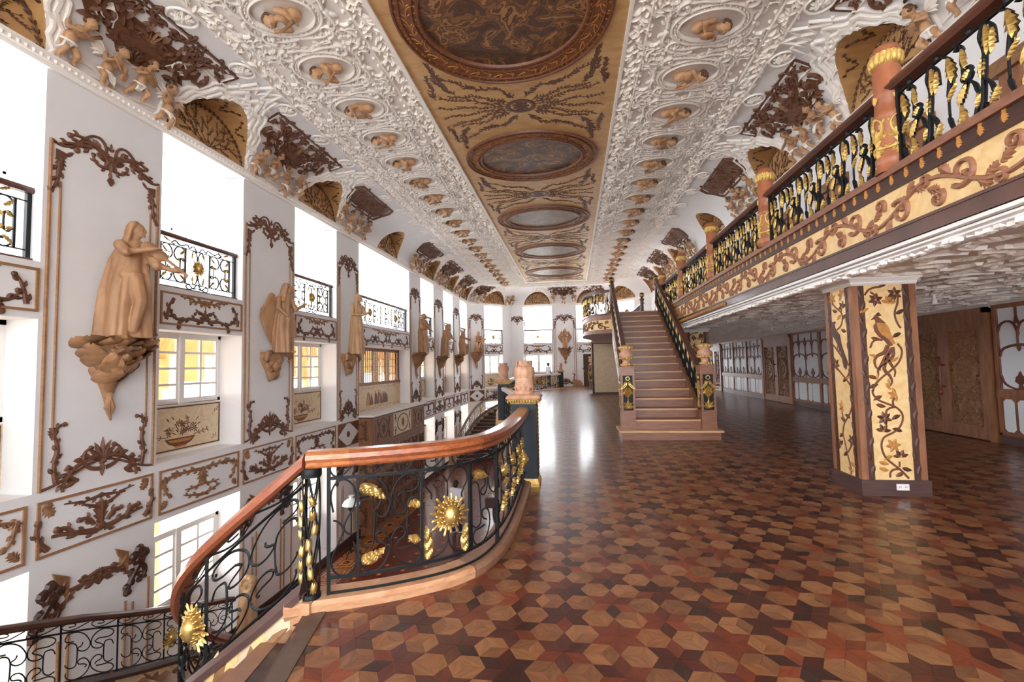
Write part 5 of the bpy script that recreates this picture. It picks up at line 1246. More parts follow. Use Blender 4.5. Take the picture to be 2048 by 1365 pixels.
ST = [('violin', 'brown wooden statue of a veiled woman playing a violin, nearest on the window wall', (XL, 5.95), PI/2, 2.12, 46, 1.),
      ('angel', 'brown wooden statue of a winged angel with one raised hand, second on the window wall', (XL, 9.62), PI/2, 1.99, 0, 1.),
      ('pale', 'pale wooden statue of a long-haired woman with bent arms, third on the window wall', (XL, 13.22), PI/2, 2.03, 0, 1.),
      ('hooded', 'wooden statue of a hooded woman with folded hands above a petal corbel', (XL, 19.47), PI/2, 2.22, 40, .95),
      ('bowing', 'wooden statue of a veiled woman bowing with lowered arms', (XL, 23.05), PI/2, 2.14, 34, .95),
      ('reaching', 'wooden statue of a figure stretching both arms towards the far end', (XL, 26.7), PI/2, 2.24, 36, .95),
      ('harp', 'wooden statue of a seated veiled figure in the canted corner', cant(.66)[:2], PI/4, 2.5, 34, .95),
      ('praying', 'wooden statue of a praying angel with spread wings on the far wall', (-.48, FARY), 0, 2.7, 26, .95)]
for kind, lab, xy, rz, z, pet, s in ST:
    n = np.array((math.sin(rz), -math.cos(rz)))*.34
    t = thing('wall_statue', lab, 'statue', (xy[0]+n[0], xy[1]+n[1], z), rz, 'wooden statues on the walls'); inst('figure', statue(kind), t, (0, 0, 0), {'violin': -.62, 'angel': -.35, 'pale': -.5, 'hooded': -.4, 'bowing': -.3, 'reaching': -.3, 'harp': -.3}.get(kind, 0.))
    n2 = np.array((math.sin(rz), -math.cos(rz)))*.01
    corbel('%s wooden corbel under the %s statue' % ('leafy' if pet else 'carved', kind if kind != 'pale' else 'pale long-haired'), (xy[0]+n2[0], xy[1]+n2[1], z+.02), rz, pet, hash(kind) % 7 if 0 else len(kind), s*1.12)
COLF = dict(
 stems= [[(0.148, 0.199), (0.056, 0.305), (-0.027, 0.376), (-0.089, 0.447), (-0.117, 0.543), (-0.112, 0.616), (-0.076, 0.676), (0.016, 0.724), (0.085, 0.785), (0.123, 0.869), (0.117, 0.953), (0.055, 1.02), (-0.042, 1.063), (-0.117, 1.101), (-0.17, 1.162), (-0.177, 1.223), (-0.173, 1.208), (-0.14, 1.29), (-0.06, 1.371), (0.038, 1.451), (0.128, 1.552), (0.163, 1.675), (0.121, 1.759)], [(0.168, 1.943), (0.151, 1.964), (0.118, 2.048), (0.114, 2.132), (0.148, 2.235), (0.153, 2.318), (0.126, 2.34), (0.086, 2.289), (0.055, 2.249)], [(-0.2, 2.343), (-0.154, 2.404), (-0.086, 2.432), (-0.014, 2.44)], [(-0.136, 2.382), (-0.091, 2.338), (-0.085, 2.285)], [(-0.174, 1.714), (-0.142, 1.786), (-0.093, 1.811), (-0.037, 1.804)], [(-0.049, 0.936), (-0.041, 0.978), (-0.001, 1.008), (0.055, 1.02)], [(0.034, 1.038), (0.032, 1.087), (0.05, 1.123)], [(0.058, 0.329), (0.061, 0.389)], [(-0.048, 0.208), (-0.039, 0.268), (0.001, 0.299), (0.056, 0.305)]] ,
 tail= [[(0.016, 1.74), (-0.027, 1.659), (-0.104, 1.619), (-0.136, 1.558), (-0.122, 1.485), (-0.076, 1.453)], [(0.041, 1.698), (0.007, 1.596), (0.04, 1.513), (0.077, 1.44), (0.064, 1.369)], [(0.01, 1.648), (-0.053, 1.535), (-0.105, 1.443), (-0.099, 1.392)], [(-0.012, 1.596), (-0.038, 1.463), (0.014, 1.39), (0.037, 1.318), (0.016, 1.267)], [(0.061, 1.719), (0.064, 1.615), (-0.015, 1.535), (-0.093, 1.485)]] ,
 body= [(-0.096, 2.097), (-0.07, 2.055), (0.003, 2.0), (0.037, 1.947), (0.06, 1.863), (0.096, 1.759), (0.054, 1.75), (-0.009, 1.803), (-0.072, 1.847), (-0.115, 1.921), (-0.126, 1.983), (-0.096, 2.014)] ,
 breast= [(-0.096, 2.016), (-0.126, 1.973), (-0.118, 1.91), (-0.073, 1.841), (-0.019, 1.798), (0.024, 1.73), (0.072, 1.739), (0.02, 1.813), (-0.043, 1.866), (-0.082, 1.93)] ,
 neck= [(-0.115, 2.093), (-0.095, 2.103), (-0.059, 2.07), (0.007, 2.002), (-0.099, 2.011), (-0.108, 2.051)] , beak= [(-0.11, 2.087), (-0.151, 2.045), (-0.108, 2.054)] , crest= [(-0.105, 2.098), (-0.065, 2.138), (-0.034, 2.095), (-0.073, 2.086)] ,
 flowers= [(0.064, 1.166), (-0.069, 0.888), (-0.088, 0.743), (0.007, 0.574), (0.078, 0.449), (-0.085, 2.285), (0.055, 2.249), (0.122, 2.35)] ,
 leaves= [(-0.109, 1.149), (0.071, 0.923), (0.082, 0.736), (-0.126, 0.387), (-0.13, 0.315), (0.112, 0.318), (0.04, 0.221), (-0.039, 0.454), (-0.12, 1.052), (-0.13, 1.838), (-0.009, 2.44), (-0.195, 2.185), (-0.142, 1.289), (-0.148, 1.351), (0.136, 1.882), (0.15, 2.11)] )
COLG = dict(
 stems= [[(0.073, 0.188), (0.072, 0.276), (0.023, 0.417), (-0.025, 0.587), (-0.05, 0.66), (-0.004, 0.796), (0.115, 0.925), (0.191, 1.07), (0.209, 1.146)], [(0.184, 1.246), (0.096, 1.327), (-0.023, 1.421), (-0.111, 1.486)], [(0.108, 1.542), (0.166, 1.499), (0.149, 1.425), (0.099, 1.359)], [(-0.054, 1.959), (0.035, 2.002), (0.081, 2.085), (0.061, 2.164), (-0.036, 2.231), (-0.107, 2.296), (-0.121, 2.355)], [(0.061, 2.164), (0.076, 2.217)], [(-0.003, 0.809), (-0.037, 0.908), (-0.029, 0.987)], [(0.025, 0.443), (0.107, 0.534), (0.124, 0.599)], [(-0.165, 1.916), (-0.202, 1.85), (-0.159, 1.78), (-0.087, 1.721), (0.016, 1.619)]] ,
 bird= [(-0.15, 2.063), (-0.081, 2.07), (-0.07, 2.05), (-0.099, 2.024), (-0.064, 1.954), (0.006, 1.894), (0.031, 1.771), (0.091, 1.639), (0.136, 1.553), (0.1, 1.461), (0.058, 1.488), (0.019, 1.651), (-0.044, 1.775), (-0.13, 1.88), (-0.148, 1.971)] ,
 flowers= [(-0.027, 1.0), (0.124, 0.599), (-0.11, 0.508), (-0.12, 2.36), (0.086, 2.227), (-0.117, 1.525), (0.092, 2.379)] , leaves= [(-0.062, 0.659), (0.003, 0.439), (0.089, 0.871), (0.098, 0.332), (0.049, 0.258), (-0.042, 0.856), (0.09, 2.084), (0.03, 2.134), (0.068, 1.955), (-0.095, 2.215), (0.04, 1.314), (0.119, 1.381)] )
# ================================================================== GALLERY SIDE
XF = 2.95; MZ0 = 2.58; LAND = [(2.97, 15.6)]
mb = MB(); mb.box((XF+.02, Y0, MZ0), (XR+.3, 32.3, ZM-.02)); mezz = mb.obj('floor_mezzanine', [WHITE], kind='structure')
mb = MB(); mb.box((XF+.02, Y0, ZM-.02), (XU, 32.3, ZM)); mb.obj('boards', STAIRW, mezz)
fas = thing('trim_2', 'carved and inlaid front edge of the gallery floor', None, kind='structure')
mb = MB(); mb.box((XF-.02, Y0, 2.62), (XF+.02, 29.6, 2.76)); mb.box((XF-.03, Y0, 2.75), (XF, 29.6, 2.775)); mb.obj('lower_board', MAHOG, fas)
mb = MB(); mb.box((XF, Y0, 2.76), (XF+.02, 29.6, 3.12)); mb.obj('cream_band', CREAM, fas)
mb = MB(); mb.box((XF-.02, Y0, 3.12), (XF+.02, 29.6, 3.27)); mb.obj('leaf_board', DARKB, fas)
mb = MB(); mb.box((XF-.05, Y0, 3.255), (XF+.2, 29.6, 3.285)); mb.box((XF-.03, Y0, 3.285), (XF+.18, 29.6, 3.335)); mb.obj('capping', STAIRW, fas)
mb = MB(); mb.sweep([(XF, 29.6, 2.5), (XF, 10, 2.5), (XF, Y0, 2.5)], [(.02, .13), (.02, .09), (-.02, .085), (-.02, .06), (-.06, .05), (-.06, .035), (-.14, .0), (-.2, .0), (-.2, .13)][::-1]); mb.obj('white_moulding', TRIMW, fas)
mb = MB(); rs = random.Random(8)
for y in np.arange(Y0+.1, 29.5, .085):
    mb.ell((XF+.1+rs.uniform(-.03, .03), y, 2.515+rs.uniform(-.01, .01)), (.05, .05, .03), 5, 4, Matrix.Rotation(rs.uniform(0, 3), 3, 'Z'))
mb.obj('stucco_leaf_course', STUCCO, fas, kind='stuff')
def spiral(mb, c, r0, r1, a0, turns, w, h=.026):
    n = 22; q = np.linspace(0, 1, n); r = r0+(r1-r0)*q**.8; a = a0+turns*2*PI*q
    P = np.stack([c[0]+r*np.cos(a), c[1]+r*np.sin(a)], 1); mb.strip(P, w*(1-.45*q), h); mb.dome(P[-1], w*1.1, h*1.2, 7); return P
def vine(mb):       # one repeat of the fascia vine, u 0..1.3, v 0..0.36
    mb_P = [(x, .18-.11*math.cos(2*PI*x/1.3)) for x in np.linspace(0, 1.3, 26)]; mb.strip(mb_P, .02, .024)
    P = spiral(mb, (.33, .13), .125, .03, PI*.75, -1.25, .024); Q = spiral(mb, (.98, .23), .125, .03, -PI*.75, 1.25, .024)
    spiral(mb, (.62, .3), .055, .015, -PI*.5, 1.1, .016); spiral(mb, (1.27, .06), .055, .015, PI*.5, -1.1, .016); spiral(mb, (.08, .26), .07, .02, -PI*.3, 1.2, .018); spiral(mb, (.74, .1), .07, .02, PI*.3, -1.2, .018)
    for (x, z), a in (((.42, .24), .9), ((.5, .28), -.5), ((1.1, .12), -.9), ((1.15, .09), .5), ((.2, .1), -2.2), ((.86, .26), 2.2), ((.33, .13), 1.), ((.98, .23), -1.), ((.64, .22), -.6), ((1.28, .15), .6)): acan(mb, (x, z), a, .14, .1, .032, .5)
VINEM = m_of(vine, 'vine_scroll', M('vine_brown', (160, 112, 84), (136, 90, 66), .5, sc=(12, 12, 12)))
for i in range(26): inst('vine_scroll', VINEM, fas, (XF, 29.4-1.3*i+.0, 2.765), -PI/2)
gl = MB(); acan(gl, (0, .04), -PI/2, .075, .07, .018); acan(gl, (0, .03), PI/2, .03, .05, .014); GLM = gl.mesh('gilt_leaf', INK2)
for i in range(150):
    y = 1.2+.18*i
    if y > 28: break
    inst('gilt_leaf', GLM, fas, (XF-.02, y, 3.2), -PI/2)
bd = MB(); bd.dome((0, 0), .028, .02, 7, .04); BDM = bd.mesh('bead', INK2)
for i in range(120):
    y = 9.0+.11*i
    if y > 16: break
    inst('bead', BDM, fas, (XF-.03, y, 2.69), -PI/2)
# turned gallery posts
def post_meshes():
    a = MB(); a.lathe([(.13, 0), (.13, .05), (.11, .07), (.125, .1), (.125, .14), (.115, .16), (.115, .5), (.125, .52), (.125, .56), (.11, .58), (.105, .7), (.12, .72), (.12, .76), (.105, .78), (.11, .98), (.1, 1.0), (.1, 1.02)], 18)
    a.lathe([(.12, 1.13), (.12, 1.16), (.09, 1.21), (.04, 1.235), (0, 1.24)], 18)
    g = MB()
    for i in range(16):
        q = i*2*PI/16; g.ell((.112*math.cos(q), .112*math.sin(q), 1.08), (.03, .03, .062), 6, 6)
    g.lathe([(.1, 1.02), (.125, 1.05), (.13, 1.1), (.12, 1.14)], 16)
    g2 = MB()
    for q in np.linspace(0, 2*PI, 4, endpoint=False):
        c, s = math.cos(q), math.sin(q); g2.T = lambda v, c=c, s=s, q=q: np.stack([(.118-v[:, 1])*np.cos(q+v[:, 0]/.118), (.118-v[:, 1])*np.sin(q+v[:, 0]/.118), v[:, 2]], 1)
        for sg in (1, -1):
            g2.at(0, 0, sg, 1); rinc(g2, (.0, .3), .8, .26, 2, 14, .012, .016, 3, .06); rinc(g2, (0, .24), -.5, .16, 3, 12, .012, .014, 2, .05)
        g2.A = None; acan(g2, (0, .22), PI/2, .2, .1, .018); acan(g2, (0, .24), -PI/2, .1, .1, .016); acan(g2, (0, .66), PI/2, .08, .08, .014)
    return a.mesh('turned_shaft', TERRA, True), g.mesh('gadroon_cap', GOLDM, True), g2.mesh('gilt_scroll', GOLDM)
PSH, PGC, PGS = post_meshes()
PY = [-.85, 1.85, 4.55, 7.25, 9.95, 12.62, 15.28]
for i, y in enumerate(PY):
    t = thing('gallery_post', 'turned red-brown gallery post with gilt ribbed cap, %s' % ('out of view by the camera', 'beside the camera', 'nearest in view and tallest', 'second in view', 'third in view', 'fourth in view', 'at the head of the stair', 'just past the stair landing', 'second past the stair landing', 'third past the stair landing', 'last at the far end')[i], 'post', (XF+.07, y, 3.32), 0, 'turned gallery posts')
    inst('turned_shaft', PSH, t); inst('gadroon_cap', PGC, t); inst('gilt_scroll', PGS, t)['kind'] = 'stuff'
# gallery balustrade modules of flat iron and gilt leaves
def balu(ir, gd):      # width .54, v 0..0.7
    def C(p, r=.0145): ir.tube([(x, 0, z) for x, z in crom(p, 4)], r, 4, flat=(1.6, .7))
    C([(.02, .70), (.075, .66), (.095, .55), (.07, .42), (.05, .28), (.06, .12), (.12, .01), (.19, .03), (.205, .14)])
    C([(.205, .38), (.235, .46), (.275, .47), (.285, .41), (.25, .365), (.205, .38), (.2, .5), (.22, .62), (.19, .69), (.15, .66)])
    C([(.25, .365), (.19, .30), (.17, .18), (.2, .06), (.25, .01), (.3, .06), (.33, .18), (.31, .3), (.25, .365)])
    C([(.33, .02), (.37, .12), (.39, .3), (.41, .48), (.38, .62), (.43, .70), (.49, .64), (.5, .5)])
    C([(.39, .3), (.45, .22), (.47, .1), (.43, .02), (.4, .1)])
    for p, a, L, w, b in (((.075, .66), -1.35, .2, .075, -.2), ((.22, .64), -1.5, .16, .06, .2), ((.19, .14), -1.9, .12, .07, .6), ((.24, .34), -2.4, .14, .06, .6), ((.18, .2), -1.4, .15, .06, .3), ((.28, .44), 3.6, .08, .05, .4), ((.32, .1), 1.2, .1, .05, .4), ((.44, .68), -1.5, .2, .07, -.2), ((.5, .62), -1.7, .16, .06, 0), ((.44, .06), .8, .12, .08, .5), ((.06, .3), 1., .13, .05, -.4), ((.40, .46), -1.8, .14, .055, .2), ((.12, .02), .5, .12, .07, -.4)):
        gd.T = lambda v: v+np.array([0, -.012, 0]); acan(gd, p, a, L*1.15, w*1.45, .022, b)
    gd.T = lambda v: v*np.array([1, -1, 1])+np.array([0, .008, 0])
    for p, a, L, w, b in (((.075, .66), -1.35, .2, .075, -.2), ((.24, .34), -2.4, .14, .06, .6), ((.44, .68), -1.5, .2, .07, -.2)): acan(gd, p, a, L*1.15, w*1.45, .02, b)
i_, g_ = MB(), MB(); balu(i_, g_); BAI, BAG = i_.mesh('iron_scroll', IRON, True), g_.mesh('gilt_leaf', GOLD)
def gallery_bay(y0, y1, label):
    t = thing('gallery_balustrade', label, 'balustrade', (XF+.07, (y0+y1)/2, 0), -PI/2, 'balustrades of the gallery'); L = y1-y0-.24; w2 = L/2
    mb = MB(); mb.sweep([(-w2-.06, 0, 4.06), (0, 0, 4.06), (w2+.06, 0, 4.06)], [(-.05, 0), (.05, 0), (.075, .03), (.075, .055), (.05, .075), (.04, .1), (-.04, .1), (-.05, .075), (-.075, .055), (-.075, .03)]); mb.obj('handrail', MAHOG, t)
    mb = MB(); mb.box((-w2, -.012, 4.0), (w2, .012, 4.012)); mb.box((-w2, -.02, 3.335), (-w2+.03, .02, 4.06)); mb.box((w2-.03, -.02, 3.335), (w2, .02, 4.06))
    for k in range(int(L/.3)): mb.ell((-w2+.15+.3*k, 0, 4.035), (.02, .02, .03), 6, 5)
    mb.obj('top_bar', IRON, t)
    n = max(1, round(L/.54)); s = L/n/.54
    for k in range(n):
        inst('iron_scroll', BAI, t, (-w2+k*L/n, 0, 3.325), scale=(s, 1, .96)); inst('gilt_leaf', BAG, t, (-w2+k*L/n, 0, 3.325), scale=(s, 1, .96))
    return t
for i in range(len(PY)-1): gallery_bay(PY[i], PY[i+1], 'black iron and gilt gallery balustrade, %s' % ('behind the camera', 'over the right edge of the view', 'between the first two posts in view', 'between the second and third posts in view', 'between the third and fourth posts in view', 'next to the head of the stair')[i])
for i, (a, b) in enumerate(((19.4, 21.9), (21.9, 24.4), (24.4, 26.9))): gallery_bay(a, b, 'gallery balustrade beyond the stair landing, %s of three' % ordinal(i))
# upper wall woodwork behind the balustrade
for i in range(12):
    y = 1.4+2.0*i
    t = thing('fluted_pilaster', 'fluted wooden pilaster with carved capital on the gallery wall, %s from the camera' % ordinal(i), 'pilaster', (XU, y, ZM), -PI/2, 'pilasters on the gallery wall')
    mb = MB(); mb.box((-.46, -.08, 0), (.46, 0, 1.55)); mb.obj('shaft', DOORF, t); mb = MB()
    for k in range(7): mb.strip([(-.33+k*.11, .25), (-.33+k*.11, 1.3)], .03, .02)
    mb2 = mb; o = mb.obj('flute', BROWNL, t); o.location = (0, -.08, 0)
    mb = MB(); mb.box((-.52, -.14, 1.55), (.52, 0, 1.72)); mb.at(0, 0); acan(mb, (0, 1.32), PI/2, .24, .7, .05); mb.obj('capital', BROWNL, t)
    mb = MB(); mb.box((-.5, -.12, 0), (.5, 0, .16)); mb.obj('plinth', PLINTH, t)
# ---- columns under the gallery
capm = MB()
def cap_mesh(w, d):
    mb = MB(); P = [(.0, .0), (.015, .02), (.015, .04), (.05, .075), (.05, .1), (.1, .13)]
    rows = [[(sx*(w/2+a), sy*(d/2+a), z) for sx, sy in ((-1, -1), (1, -1), (1, 1), (-1, 1))] for a, z in P]
    mb.grid(rows, closev=True); mb.f.append((0, 1, 2, 3)); mb.mi.append(0); return mb.mesh('capital', TRIMW)
def inl_strip(mb, pts, w, h=.006): mb.strip(crom(pts, 3), w, h)
def col_face(mb, D, front):
    r = random.Random(21); mb.cur = 1
    for s in D['stems']: inl_strip(mb, s, .012)
    for x, z in D['leaves']:
        mb.cur = r.choice((1, 2, 3)); a = r.choice((.4, -.4, 2.7, 3.5)); mb.leaf((x-.03*math.cos(a), z), a, .11, .05, .008, .4)
    for i, (x, z) in enumerate(D['flowers']):
        n = 6 if i % 2 else 4; a0 = r.uniform(0, 3)
        for k in range(n): mb.cur = (3, 1)[k % 2] if i % 3 else 2; mb.leaf((x, z), a0+k*2*PI/n*(.6 if n == 4 else 1), .085, .045, .008)
        mb.cur = 2; mb.dome((x, z), .018, .009, 6)
    if 'body' in D:
        mb.cur = 2; mb.slab(D['body'], 0, .007); mb.cur = 1; mb.slab(D['breast'], 0, .008); mb.slab(D['neck'], 0, .009); mb.cur = 3; mb.slab(D['beak'], 0, .009); mb.slab(D['crest'], 0, .008); mb.cur = 1
        for s in D['tail']: mb.strip(crom(s, 3), np.linspace(.026, .008, (len(s)-1)*3+1), .008)
        mb.cur = 2
        for x, z, a in ((.0, 1.35, -1.6), (-.03, 1.3, -1.2), (-.1, 1.42, -2.), (.04, 1.55, .4), (-.1, 1.6, 2.6)): mb.leaf((x, z), a, .1, .035, .009, .5)
    else:
        mb.cur = 3; mb.slab(D['bird'], 0, .008); mb.strip([(-.04, 1.78), (-.07, 1.7)], .006, .006); mb.strip([(-.02, 1.74), (-.03, 1.66)], .006, .006)
def column(label, x, y, w, d, outlet):
    t = thing('inlaid_column', label, 'column', (x, y, 0), 0, 'inlaid columns under the gallery'); hz = 2.48
    mb = MB(); mb.box((-w/2+.06, -d/2+.06, .18), (w/2-.06, d/2-.06, hz)); mb.obj('core', INK3, t)
    for qx in (1, -1):
        for qy in (1, -1): mb = MB(); mb.box((qx*(w/2-.035)-.035, qy*(d/2-.035)-.035, .18), (qx*(w/2-.035)+.035, qy*(d/2-.035)+.035, hz)); mb.obj('corner_post', DOORF, t)
    for fw, rz, D in ((w, 0, COLF), (d, -PI/2, COLG), (d, PI/2, COLG), (w, PI, COLF)):
        off = d/2 if rz in (0, PI) else w/2; a = fw/2
        iw = fw-.28; mb = MB()
        for sg in (1, -1):
            x0 = sg*(a-.105); mb.box((x0-.035, .004, .18), (x0+.035, .03, hz))
            for k in range(14): mb.leaf((x0, .24+k*.16), PI/2+(.3 if k % 2 else -.3), .12, .05, .008)
        o = mb.obj('dark_strip', INK3, t); o.rotation_euler = (0, 0, rz); o.location = (math.sin(rz)*off, -math.cos(rz)*off, 0)
        mb = MB(); mb.at(0, 0); mb.slab([(-a+.14, .18), (a-.14, .18), (a-.14, hz), (-a+.14, hz)], -.02, -.004)
        mb.T = lambda v: v+np.array([0, .004, 0]); mb.A = None; col_face(mb, D, True)
        o = mb.obj('inlay_panel', [CREAM, INK1, INK2, INK3], t); o.rotation_euler = (0, 0, rz); o.location = (math.sin(rz)*off, -math.cos(rz)*off, 0)
    mb = MB(); mb.box((-w/2-.02, -d/2-.02, 0), (w/2+.02, d/2+.02, .18)); mb.obj('plinth', PLINTH, t)
    inst('capital', cap_mesh(w, d), t, (0, 0, 2.46))
    if outlet:
        mb = MB(); mb.box((-.065, -d/2-.03, .07), (.065, -d/2-.02, .14)); ou = mb.obj('wall_outlet', PIPEW, t); ou['label'] = 'small white wall outlet'; ou.location = (.06, 0, 0)
        mb = MB()
        for xx in (-.03, .03):
            for q in (-.008, .008): mb.box((xx+q-.002, -d/2-.032, .1), (xx+q+.002, -d/2-.03, .115))
        mb.obj('outlet_slots', INK3, ou)
    return t
column('inlaid column with a golden bird panel, nearest under the gallery', 3.665, 6.1, .69, .58, True)
column('inlaid column behind the stair newel under the gallery', 3.68, 14.2, .66, .58, False)
column('inlaid column farthest away under the gallery', 3.68, 22.3, .66, .58, False)
# ---- relief ceiling under the gallery
def tile_relief(mb):
    for sx in (1, -1):
        for sy in (1, -1): mb.at(0, 0, sx, sy); rinc(mb, (.06, .5), .2, .5, -1.5, -7, .03, .03, 3, .14); rinc(mb, (.5, .06), PI/2-.2, .4, 1.5, 8, .03, .03, 3, .13); acan(mb, (.1, .1), PI/4, .3, .2, .03); mb.leaf((.55, .55), PI*1.25, .2, .12, .03)
    mb.A = None; ring(mb, .14, .14, .025, .03, 16)
    for q in ((-.6, -.6, .6, -.6), (-.6, -.6, -.6, .6)): mb.strip([q[:2], q[2:]], .015, .02)
UT = MB(TC); tile_relief(UT); UTM = UT.mesh('ceiling_tile', STUCCO)
uc = mk('ceiling_under_gallery', None, None, 'structure'); mb = MB(); mb.box((XF+.05, Y0, MZ0-.004), (XR, 32.3, MZ0-.0005)); mb.obj('ceiling_field', STUCCOG, uc)
for i in range(4):
    for j in range(25): inst('ceiling_tile', UTM, uc, (3.75+1.2*i, -.8+1.2*j, MZ0-.004), rz=(i+j) % 4*PI/2)
mb = MB(); mb.sweep([(XR, 32, 2.48), (XR, 10, 2.48), (XR, Y0, 2.48)], [(.0, .1), (.14, .1), (.12, .07), (.05, .03), (.03, 0), (0, 0)]); mb.obj('edge_moulding', STUCCO, uc)
for i, (x, y, l) in enumerate(((5.5, 7.6, 'near the inlaid column'), (5.4, 13., 'above the carved doors'), (5.2, 18.8, 'beyond the stair'), (6.2, 11.2, 'closest to the screens'))):
    t = thing('pendant_fitting', 'small white tubular light fitting hanging under the gallery %s' % l, 'light fitting', (x, y, MZ0-.02), 0, 'white fittings under the gallery')
    mb = MB(); mb.lathe([(.045, 0), (.045, -.02), (.02, -.03), (.02, -.09), (.032, -.1), (.032, -.17), (.0, -.17)], 12); mb.obj('tube', PIPEW, t, True)
# ---- carved doors and tracery screens on the gallery-side wall
def carve(mb, w, h, seed):
    r = random.Random(seed); mb.slab([(-w/2, 0), (w/2, 0), (w/2, h), (-w/2, h)], -.02, 0)
    for sx in (1, -1):
        r = random.Random(seed)
        for i in range(30): mb.at(0, 0, sx, 1); rinc(mb, (r.uniform(.03, w/2-.06), r.uniform(.08, h-.1)), r.uniform(0, 6), r.uniform(.14, .26), 4, 14, .022, .028, 3, .1)
        for i in range(26): mb.at(0, 0, sx, 1); mb.leaf((r.uniform(.02, w/2-.05), r.uniform(.06, h-.1)), r.uniform(0, 6), r.uniform(.1, .18), .07, .035)
    mb.at(0, h*.52); q = np.linspace(0, 2*PI, 28, endpoint=False); mb.slab([(.2*math.cos(a), .27*math.sin(a)) for a in q], 0, .03); mb.strip([(.22*math.cos(a), .3*math.sin(a)) for a in q], .03, .055, True)
    for a in np.linspace(0, 2*PI, 7, endpoint=False): mb.at(.1*math.cos(a), h*.52+.13*math.sin(a)); mb.dome((0, 0), .05, .055, 7)
    mb.A = None
cv = MB(); carve(cv, .68, 1.72, 3); CARV = cv.mesh('carved_panel', DOORW)
def double_door(n, label, y0, y1):
    t = thing('door_%d' % n, label, None, (XR, (y0+y1)/2, 0), -PI/2, kind='structure'); w = (y1-y0-.2)/2
    mb = MB(); mb.box((-w-.1, -.09, 0), (-w, 0, 2.5)); mb.box((w, -.09, 0), (w+.1, 0, 2.5)); mb.box((-w-.1, -.09, 2.4), (w+.1, 0, 2.5)); mb.obj('door_frame', DOORF, t)
    for sg in (-1, 1):
        mb = MB(); c = sg*w/2
        for a, b, p, q in ((-w/2, -w/2+.13, .02, 2.4), (w/2-.13, w/2, .02, 2.4), (-w/2+.13, w/2-.13, .02, .26), (-w/2+.13, w/2-.13, 2.1, 2.4)): mb.box((c+a, -.07, p), (c+b, -.01, q))
        lf = mb.obj('door_leaf', DOORF, t); inst('carved_panel', CARV, lf, (c, -.03, .28), scale=((w-.26)/.68, 1, 1.07))
        if sg > 0:
            mb = MB(); mb.lathe([(.012, -.4), (.03, -.36), (.02, -.3), (.032, -.24), (.022, -.18), (.02, .2), (.032, .26), (.02, .32), (.03, .36), (.012, .4)], 10, (.02-.0, -.16, 1.2)); mb.cyl((.02, -.16, .98), (.02, -.07, .98), .018); mb.cyl((.02, -.16, 1.42), (.02, -.07, 1.42), .018); mb.obj('pull_handle', REDPULL, t)
    return t
double_door(2, 'carved double door with long red pull handle behind the nearest column', 9.37, 11.5)
double_door(3, 'carved double door beyond the first tracery screens', 16.98, 19.42)
double_door(4, 'carved double door at the far end of the gallery-side wall', 24.55, 26.8)
def tracery(mb, w, z0, z1):
    b = .022; h = z1-z0; a = w/2
    def S(p, ww=b, hh=.025): mb.strip(p, ww, hh)
    zc = z0+h*.5; zt = z0+h*.8
    for x in (-a*.5, a*.5): S([(x, zc+.03), (x, zt-.1)], .016)
    S([(0, z0), (0, zt-.1)], .018); 
    for sg in (-1, 1):
        S([(sg*a, z0), (sg*a, z1)], .02)
        # two wide lower arches
        S(crom([(sg*.02, zc-.14), (sg*a*.12, zc+.0), (sg*a*.5, zc+.06), (sg*a*.88, zc), (sg*(a-.01), zc-.14)], 5), .024)
        mb.leaf((sg*a*.5, zc+.06), -PI/2, .12, .09, .03); 
        for q in (0., 1.):   # foot arcs and trefoil
            pass
        S(crom([(sg*.02, z0+.25), (sg*a*.1, z0+.1), (sg*a*.3, z0+.02), (sg*a*.5, z0+.0)], 4), .018); S(crom([(sg*(a-.01), z0+.25), (sg*a*.9, z0+.1), (sg*a*.7, z0+.02), (sg*a*.5, z0)], 4), .018)
        c = sg*a*.5; mb.slab([(c-.05, z0+.0), (c-.02, z0+.09), (c-.09, z0+.14), (c-.07, z0+.22), (c-.03, z0+.25), (c, z0+.32), (c+.03, z0+.25), (c+.07, z0+.22), (c+.09, z0+.14), (c+.02, z0+.09), (c+.05, z0+.0)], 0, .025)
        for k in (0, 1):    # lancet heads
            x0, x1 = sg*a*.5*k, sg*a*.5*(k+1); m = (x0+x1)/2
            S(crom([(x0, zt-.14), (x0+(m-x0)*.35, zt+.0), (m, zt+.05), (x1-(x1-m)*.35, zt), (x1, zt-.14)], 4), .02)
        x = sg*a*.5; mb.slab([(x-.045, zt+.0), (x-.012, zt+.14), (x-.012, z1), (x+.012, z1), (x+.012, zt+.14), (x+.045, zt)], 0, .025); S([(x, zt-.12), (x+.05, zt-.02), (x, zt+.08), (x-.05, zt-.02), (x, zt-.12)], .01)
        mb.leaf((x, zt-.24), PI/2, .14, .07, .03)
    mb.slab([(-.05, zt-.0), (0, zt+.17), (.05, zt)], 0, .025); mb.leaf((0, zc-.02), PI/2, .16, .1, .03)
SW = 1.56
